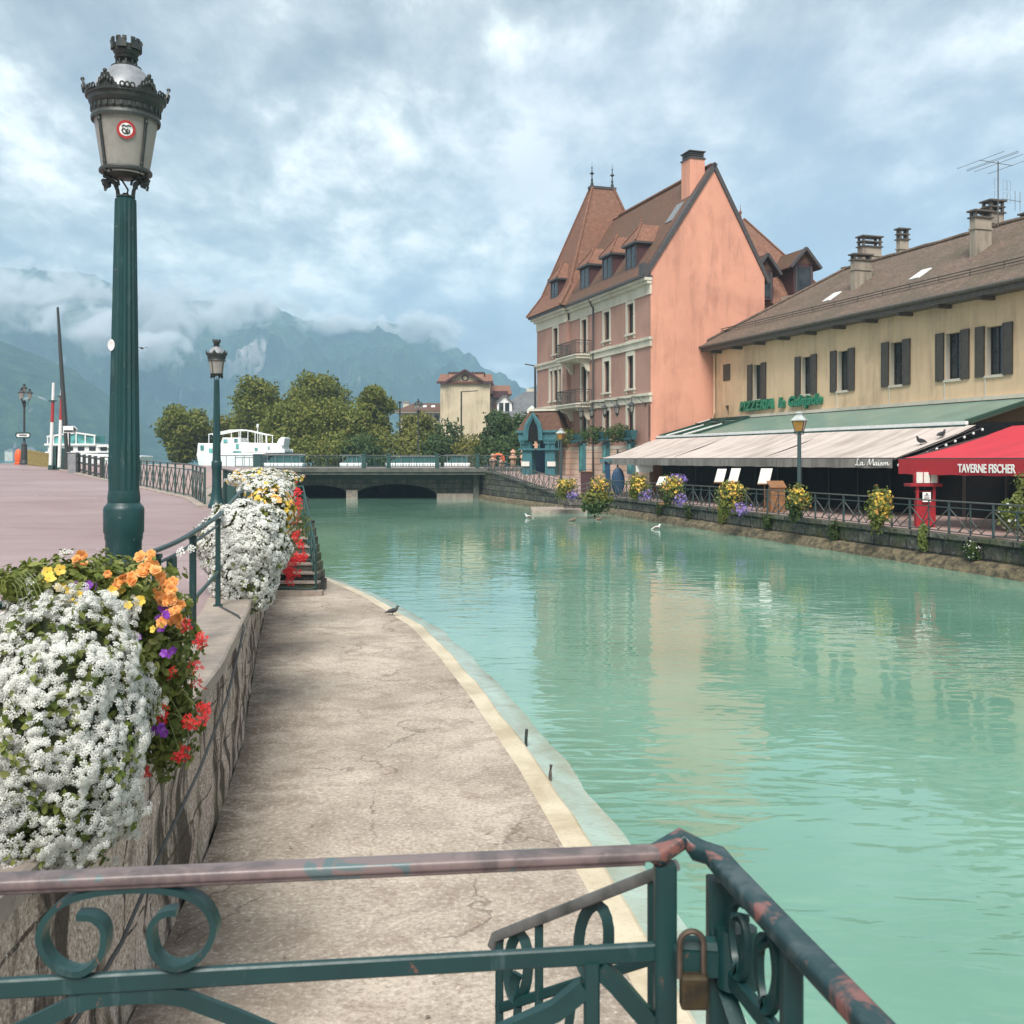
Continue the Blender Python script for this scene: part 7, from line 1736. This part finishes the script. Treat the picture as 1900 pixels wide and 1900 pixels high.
# ================================================================ boats
def tour_boat():
    Y = 92; X = lambda px: P(px, 0, Y).x; Z = lambda py: P(0, py, Y).z; F = WF
    t = thing('tour_boat', 'white tour boat with glazed upper deck moored behind the red and white poles', 'boat', (X(150), Y, 1.9))
    m = MB(); x0, x1 = X(82), X(262)
    hull = [(x0, Z(838)), (x1, Z(846)), (x1-1, 1.7), (x0+.8, 1.7)]
    m.prism([(a, Y, z) for a, z in hull], (0, 3.2, 0)); m.build('hull', M['white_boat'], t, bevel=.08)
    m = MB(); m.fbox(F, X(86), X(205), Y+.3, Y+2.9, Z(840), Z(825)); m.build('cabin', M['white_boat'], t)
    m = MB()
    for k in range(5): m.fbox(F, X(100+k*21), X(112+k*21), Y+.25, Y+.31, Z(836), Z(829))
    m.build('cabin_windows', M['glass'], t)
    m = MB(); m.prism([(X(88), Y+.35, Z(824)), (X(173), Y+.35, Z(824)), (X(173), Y+.35, Z(808)), (X(140), Y+.35, Z(805)), (X(92), Y+.35, Z(810))], (0, 2.3, 0)); m.build('upper_glazing', M['glass_teal'], t)
    m = MB(); m.bar((X(84), Y+.3, Z(810)), (X(138), Y+.3, Z(802.5)), .12, .14); m.bar((X(136), Y+.3, Z(802.5)), (X(175), Y+.3, Z(808)), .12, .14)
    for px in (86, 97, 110, 124, 139, 156, 173): m.bar((X(px), Y+.28, Z(825)), (X(px), Y+.28, Z(interp(px, [(84, 810), (138, 803), (175, 808)]))), .1, .08)
    m.fbox(F, X(81), X(176), Y+.1, Y+3, Z(826.5), Z(823)); m.build('upper_frame', M['white_boat'], t)
    m = MB(); m.bar((X(180), Y+.2, Z(830)), (X(255), Y+.2, Z(837)), .06, .06); m.bar((X(180), Y+.2, Z(842)), (X(260), Y+.2, Z(847)), .05, .12); m.build('rub_rail', M['iron'], t)
tour_boat()
def canopy_boat():
    Y = 104; X = lambda px: P(px, 0, Y).x; Z = lambda py: P(0, py, Y).z; F = WF
    t = thing('cruise_boat', 'white double decked boat with open canopy frame seen behind the second ornate lamp', 'boat', (X(440), Y, 1.9))
    m = MB(); m.prism([(X(364), Y, Z(842)), (X(527), Y, Z(839)), (X(527), Y, Z(834)), (X(505), Y, Z(836)), (X(480), Y, Z(848)), (X(475), Y, 1.7), (X(372), Y, 1.7)], (0, 4, 0)); m.build('hull', M['white_boat'], t, bevel=.06)
    m = MB(); m.prism([(X(364), Y+.2, Z(842)), (X(525), Y+.2, Z(838)), (X(520), Y+.2, Z(823)), (X(446), Y+.2, Z(821)), (X(444), Y+.2, Z(812)), (X(412), Y+.2, Z(812)), (X(408), Y+.2, Z(823)), (X(366), Y+.2, Z(822))], (0, 3.4, 0)); m.build('deckhouse', M['white_boat'], t, bevel=.05)
    m = MB()
    for px, py, w, h in ((371, 835, 6, 9), (387, 842, 6, 10), (437, 832, 5, 8), (472, 836, 5, 5), (432, 846, 14, 9), (395, 832, 4, 6), (497, 834, 2, 6)): m.fbox(F, X(px), X(px+w), Y+.12, Y+.21, Z(py), Z(py-h))
    m.fbox(F, X(414), X(421), Y+.12, Y+.21, Z(821), Z(815)); m.fbox(F, X(434), X(440), Y+.12, Y+.21, Z(820), Z(814)); m.build('windows', M['glass_teal'], t)
    m = MB(); rf_ = [(385, 806), (425, 798), (449, 797), (493, 807)]
    for yo in (.3, 1.6, 3.2):
        for a, b in zip(rf_[:-1], rf_[1:]): m.bar((X(a[0]), Y+yo, Z(a[1])), (X(b[0]), Y+yo, Z(b[1])), .09, .10)
    for px in (386, 428, 445, 472, 481, 492):
        for yo in (.3, 3.2): m.bar((X(px), Y+yo, Z(823)), (X(px), Y+yo, Z(interp(px, rf_))), .07, .07)
    for k in range(9): px = 430+k*7.5; m.bar((X(px), Y+.3, Z(interp(px, rf_))), (X(px), Y+3.2, Z(interp(px, rf_))), .05, .05)
    m.build('canopy_frame', M['white_boat'], t)
    m = MB(); m.prism([(X(510), Y+.5, Z(826)), (X(524), Y+.5, Z(828)), (X(527), Y+.5, Z(812)), (X(521), Y+.5, Z(810)), (X(514), Y+.5, Z(815))], (0, 2.6, 0)); m.build('stern_fin', M['white_boat'], t, bevel=.1)
    m = MB(); m.tube([(X(469), Y+2, Z(822)), (X(469), Y+2, Z(790))], .05, 6); m.lathe((X(469), Y+2, Z(792)), [(.12, 0), (.14, .3), (.05, .36)], 8); m.build('mast', M['white_paint'], t)
canopy_boat()
def launch(px0, px1, py, Y, lab, canopy):
    X = lambda px: P(px, 0, Y).x; Z = lambda y: P(0, y, Y).z; F = WF
    t = thing('launch', lab, 'boat', (X((px0+px1)/2), Y, 1.9), 0, 'small covered boats behind the bridge')
    m = MB(); m.prism([(X(px0-3), Y, Z(859)), (X(px1+4), Y, Z(859)), (X(px1), Y, 1.6), (X(px0), Y, 1.6)], (0, 2.2, 0)); m.build('hull', M['white_boat'], t, bevel=.08)
    a, b = X(px0), X(px1); zt_ = Z(py); zb = Z(860)
    m = MB(); m.prism([(a, Y+.2, zb), (b, Y+.2, zb), (b-.05, Y+.2, zt_-.25), (b-.5, Y+.2, zt_-.03), (lerp(a, b, .3), Y+.2, zt_-.03), (a+.5, Y+.2, zt_-.4)], (0, 1.8, 0)); m.build('cover', M[canopy], t, bevel=.05)
    m = MB(); m.bar((a-.1, Y+.12, zt_), (b+.1, Y+.12, zt_), .1, .12); m.bar((a-.1, Y+2.0, zt_), (b+.1, Y+2.0, zt_), .1, .12)
    for k in range(5): q = lerp(a+.2, b-.1, k/4); m.bar((q, Y+.14, zb), (q, Y+.14, zt_), .05, .05)
    m.build('canopy_rail', M['zinc'], t)
cover = simple('teal_canvas', (.03, .115, .115), (.022, .09, .085), .7, 1.2); M['teal_canvas'] = cover
launch(492, 558, 843, 103, 'teal covered launch directly under the stern of the double decked boat', 'teal_canvas')
launch(718, 812, 846, 102, 'longer teal covered launch with pale roof rail right of the bridge middle', 'teal_canvas')
launch(826, 868, 845, 102, 'short teal covered launch nearest the right bridge end', 'teal_canvas')
launch(632, 672, 845, 103, 'small pale topped launch left of the bridge middle', 'teal_canvas')

# ================================================================ restaurant furniture
def menu_stand(px, py, Y, w, h, lab):
    c = P(px, py, Y); z0 = zq(Y)
    t = thing('menu_stand', lab, 'menu board', (c.x, Y, z0), 0, 'white menu boards before the terrace')
    m = MB(); m.bar((c.x, Y+.1, z0), (c.x, Y+.1, c.z), .06, .06); m.box((c.x, Y+.1, z0+.03), (.5, .4, .06)); m.build('post', M['wood'], t)
    m = MB(); sl = .25; m.hexa([(c.x-w/2-sl*.4, Y-.1, c.z-h/2), (c.x+w/2-sl*.4, Y-.1, c.z-h/2), (c.x+w/2-sl*.4, Y-.04, c.z-h/2), (c.x-w/2-sl*.4, Y-.04, c.z-h/2), (c.x-w/2+sl*.4, Y+.1, c.z+h/2), (c.x+w/2+sl*.4, Y+.1, c.z+h/2), (c.x+w/2+sl*.4, Y+.16, c.z+h/2), (c.x-w/2+sl*.4, Y+.16, c.z+h/2)]); m.build('board', M['paper'], t)
    m = MB(); m.box((c.x-sl*.4, Y-.1, c.z-h/2-.03), (w+.06, .08, .05)); m.build('ledge', M['wood'], t)
menu_stand(1232, 892, 52, .62, .42, 'lowest white menu board, tilted, left of the blue tufted flower box')
menu_stand(1337, 882, 47.5, .42, .60, 'left one of the two paired white menu boards')
menu_stand(1363, 881, 47.0, .42, .60, 'right one of the two paired white menu boards')
menu_stand(1420, 883, 45.0, .50, .66, 'white menu board next to the wooden lectern')
t = thing('lectern', 'small brown wooden lectern under the white awning beside a menu board', 'lectern', P(1440, 930, 44.5)); c = P(1441, 0, 44.5)
m = MB(); m.box((c.x, 44.5, 1.55), (.62, .5, 1.1)); m.build('cabinet', M['wood'], t, bevel=.02)
m = MB(); m.hexa([(c.x-.36, 44.2, 2.05), (c.x+.36, 44.2, 2.05), (c.x+.36, 44.8, 2.3), (c.x-.36, 44.8, 2.3), (c.x-.36, 44.2, 2.1), (c.x+.36, 44.2, 2.1), (c.x+.36, 44.8, 2.36), (c.x-.36, 44.8, 2.36)]); m.build('top', M['wood'], t)
# red menu kiosk
KY = 34.6; k0 = P(1716, 0, KY); kz = zq(KY); kt = thing('menu_kiosk', 'red wooden menu kiosk with arched menu pages and small notice under the red awning', 'menu kiosk', (k0.x, KY, kz))
KX = lambda px: P(px, 0, KY).x; KZ = lambda py: P(0, py, KY).z
m = MB()
for px in (1702, 1733): m.bar((KX(px), KY, kz), (KX(px), KY, KZ(898)), .09, .09)
m.box((k0.x, KY+.15, KZ(900)), (1.08, .6, .1)); m.box((k0.x, KY+.1, KZ(912)), (.62, .08, .06)); m.box((k0.x, KY+.1, kz+.5), (.55, .3, .9)); m.build('frame', M['red_paint'], kt, bevel=.01)
m = MB(); arch = [(KX(1694), KZ(898)), (KX(1740), KZ(898))]+[(KX(1717)+(KX(1740)-KX(1717))*math.cos(a), KZ(884)+(KZ(871)-KZ(884))*math.sin(a)) for a in [k*math.pi/12 for k in range(13)]]
m.prism([(a, KY-.1, z) for a, z in arch], (0, .12, 0)); m.build('backboard', M['red_paint'], kt)
for k in range(3): m = MB(); a = KX(1698+k*13.5); m.fbox(WF, a, a+.21, KY-.125, KY-.105, KZ(896), KZ(876)); m.build('menu_page', M['paper'], kt)
m = MB(); m.fbox(WF, KX(1709), KX(1724), KY-.14, KY-.12, KZ(931), KZ(913)); n = m.build('notice', M['text_white'], kt)
m = MB()
for k in range(4): m.fbox(WF, KX(1711.5), KX(1721.5), KY-.146, KY-.141, KZ(920+k*2.6), KZ(919+k*2.6))
m.ell((KX(1716.5), KY-.145, KZ(916.5)), .035, .006, .035, 8, 5); m.build('notice_print', M['sticker_black'], n)
# things at the hotel end of the quay
t = thing('wooden_cabinet', 'small brown cabinet with red side standing at the hotel wall under the lanterns', 'cabinet', P(1088, 884, 66)); c = P(1088, 0, 66)
m = MB(); z0 = zq(66); m.box((c.x, 66, z0+.75), (.7, .5, 1.3)); m.build('body', M['maroon'], t, bevel=.02)
m = MB(); m.box((c.x, 66, z0+1.43), (.8, .6, .06)); m.build('top', M['wood'], t)
t = thing('blue_sign', 'tall dark blue slanted sign post at the tip of the white awning', 'sign', P(1128, 890, 63.5)); c = P(1128, 0, 63.5); z0 = zq(63.5)
m = MB(); m.prism([(c.x-.05, 63.5, z0), (c.x+.25, 63.5, z0), (c.x+.12, 63.5, 3.0), (c.x-.22, 63.5, 3.25)], (0, .18, 0)); m.build('post', M['teal_dark'], t)
m = MB(); m.bar((c.x-.5, 63.4, 3.2), (c.x+.35, 63.4, 3.25), .12, .12); m.build('arm', M['teal_paint'], t)
m = MB(); c = P(1147, 0, 62.5); m.ell((c.x, 62.6, 1.95), .42, .12, .85, 14, 8); tag(m.build('oval_board', M['teal_dark']), 'upright dark blue oval board near the flower box with orange blooms', 'board')
t = thing('info_board', 'white framed information panel on two legs under the tip of the white awning', 'panel', P(1196, 880, 60)); c = P(1196, 0, 60)
m = MB(); m.box((c.x, 60, P(0, 865, 60).z), (.95, .06, .66)); m.build('panel', M['text_white'], t)
m = MB()
for sx in (-.4, .4): m.bar((c.x+sx, 60.05, zq(60)), (c.x+sx, 60.05, 2.6), .05, .05)
m.build('legs', M['rail_old'], t)

# ================================================================ birds
def bird(label, loc, mt, s=1.0, rz=0.0, swim=False, belly=None):
    t = thing('bird', label, 'bird', (0, 0, 0))
    m = MB(); bend = lambda d: 1+.25*max(0, d.x)*0
    prof = [(-.20, .035, .012), (-.12, .055, .03), (-.04, .075, .058), (.04, .085, .07), (.10, .10, .062), (.135, .135, .045), (.15, .17, .032), (.165, .195, .034), (.185, .20, .026), (.205, .197, .010), (.225, .19, .004)]
    m.path([(x, 0, z+.04) for x, z, r in prof], [(math.cos(a), math.sin(a)) for a in [k*math.pi/5 for k in range(10)]], scales=[r for x, z, r in prof])
    m.build('body', M[mt], t, True)
    for sg in (-1, 1):
        m = MB(); m.add([(.10, .055*sg, .17), (.0, .075*sg, .16), (-.18, .03*sg, .085), (-.06, .07*sg, .09), (.06, .07*sg, .10)], [(0, 1, 2, 3, 4)]); m.ell((.0, .05*sg, .125), .11, .028, .04, 10, 6); m.build('wing', M[belly or mt], t, True)
    if not swim:
        m = MB()
        for sg in (-1, 1): m.tube([(.02, .03*sg, .08), (.025, .03*sg, .0)], .006, 5); m.tube([(.0, .03*sg, .003), (.05, .035*sg, .003)], .005, 4)
        m.build('legs', M['rail_old'], t)
    place(t, loc, rz, None, None, s); return t
g = G(727, 1141, .125); bird('black pigeon standing at the outer edge of the concrete path', g, 'feather_dark', .72, R(15))
for px, py, lab in ((1710, 821, 'dark pigeon sitting lower on the white awning slope'), (1746, 809, 'dark pigeon sitting higher on the white awning slope')):
    best = min(((abs(YF.z_at(py, YF.s_at(px, tt), tt)-(4.62+(tt+4.15)/(-8.0+4.15)*(3.32-4.62))), tt) for tt in np.arange(-8, -4.1, .02))); tt = best[1]; r = YF.s_at(px, tt); q = (tt+4.15)/(-3.85)
    bird(lab, YF(r, tt, lerp(4.62, 3.32, q)-.10*math.sin(math.pi*q)+.01), 'feather_dark', 1.3, R(200 if px < 1730 else 30))
for (px, py, mt, lab, s, sw) in ((982, 961, 'feather_white', 'white gull gliding low over the water near the landing slab', 1.5, 1), (1062, 967, 'feather_brown', 'brown and white duck swimming nearest the water steps', 1.5, 1), (1110, 965, 'feather_brown', 'dark duck swimming below the leafy hanging plant', 1.3, 1), (1217, 982, 'feather_white', 'pale duck swimming furthest to the right near the mossy wall', 1.5, 1)):
    g = G(px, py, 0); bird(lab, (g.x, g.y, -.085), mt, s*.85, R(180 if px < 1000 else 20), True, 'feather_brown')
t = thing('bird', 'small dark bird flying with spread wings right of the tall lamp pole', 'bird', P(263, 646, 60)); c = P(263, 646, 60)
m = MB(); m.ell(c, .08, .2, .06, 8, 6); m.build('body', M['feather_dark'], t)
for sg in (-1, 1): m = MB(); m.add([c+Vector((.03*sg, .1, .02)), c+Vector((.22*sg, .05, .09)), c+Vector((.46*sg, -.05, .0)), c+Vector((.2*sg, -.08, .04)), c+Vector((.03*sg, -.1, .0))], [(0, 1, 2, 3, 4)]); m.build('wing', M['feather_dark'], t)
# litter on the path: dry leaves and bits, uncountable
pp, nn = [], []
for _ in range(240):
    Y = random.uniform(5.5, 22); a, b = xw(Y)+.05, xp(Y)-.1; q = random.random()**2.2 if random.random() < .7 else random.random()
    pp.append((lerp(a, b, q), Y, .142)); nn.append((random.gauss(0, .25), random.gauss(0, .25), 1))
o = scatter('litter', *LEAF, pp, nn, RNG.uniform(.015, .05, len(pp)), simple('dry_leaf_litter', (.12, .085, .05), (.35, .30, .22), .9, 3)); o['kind'] = 'stuff'
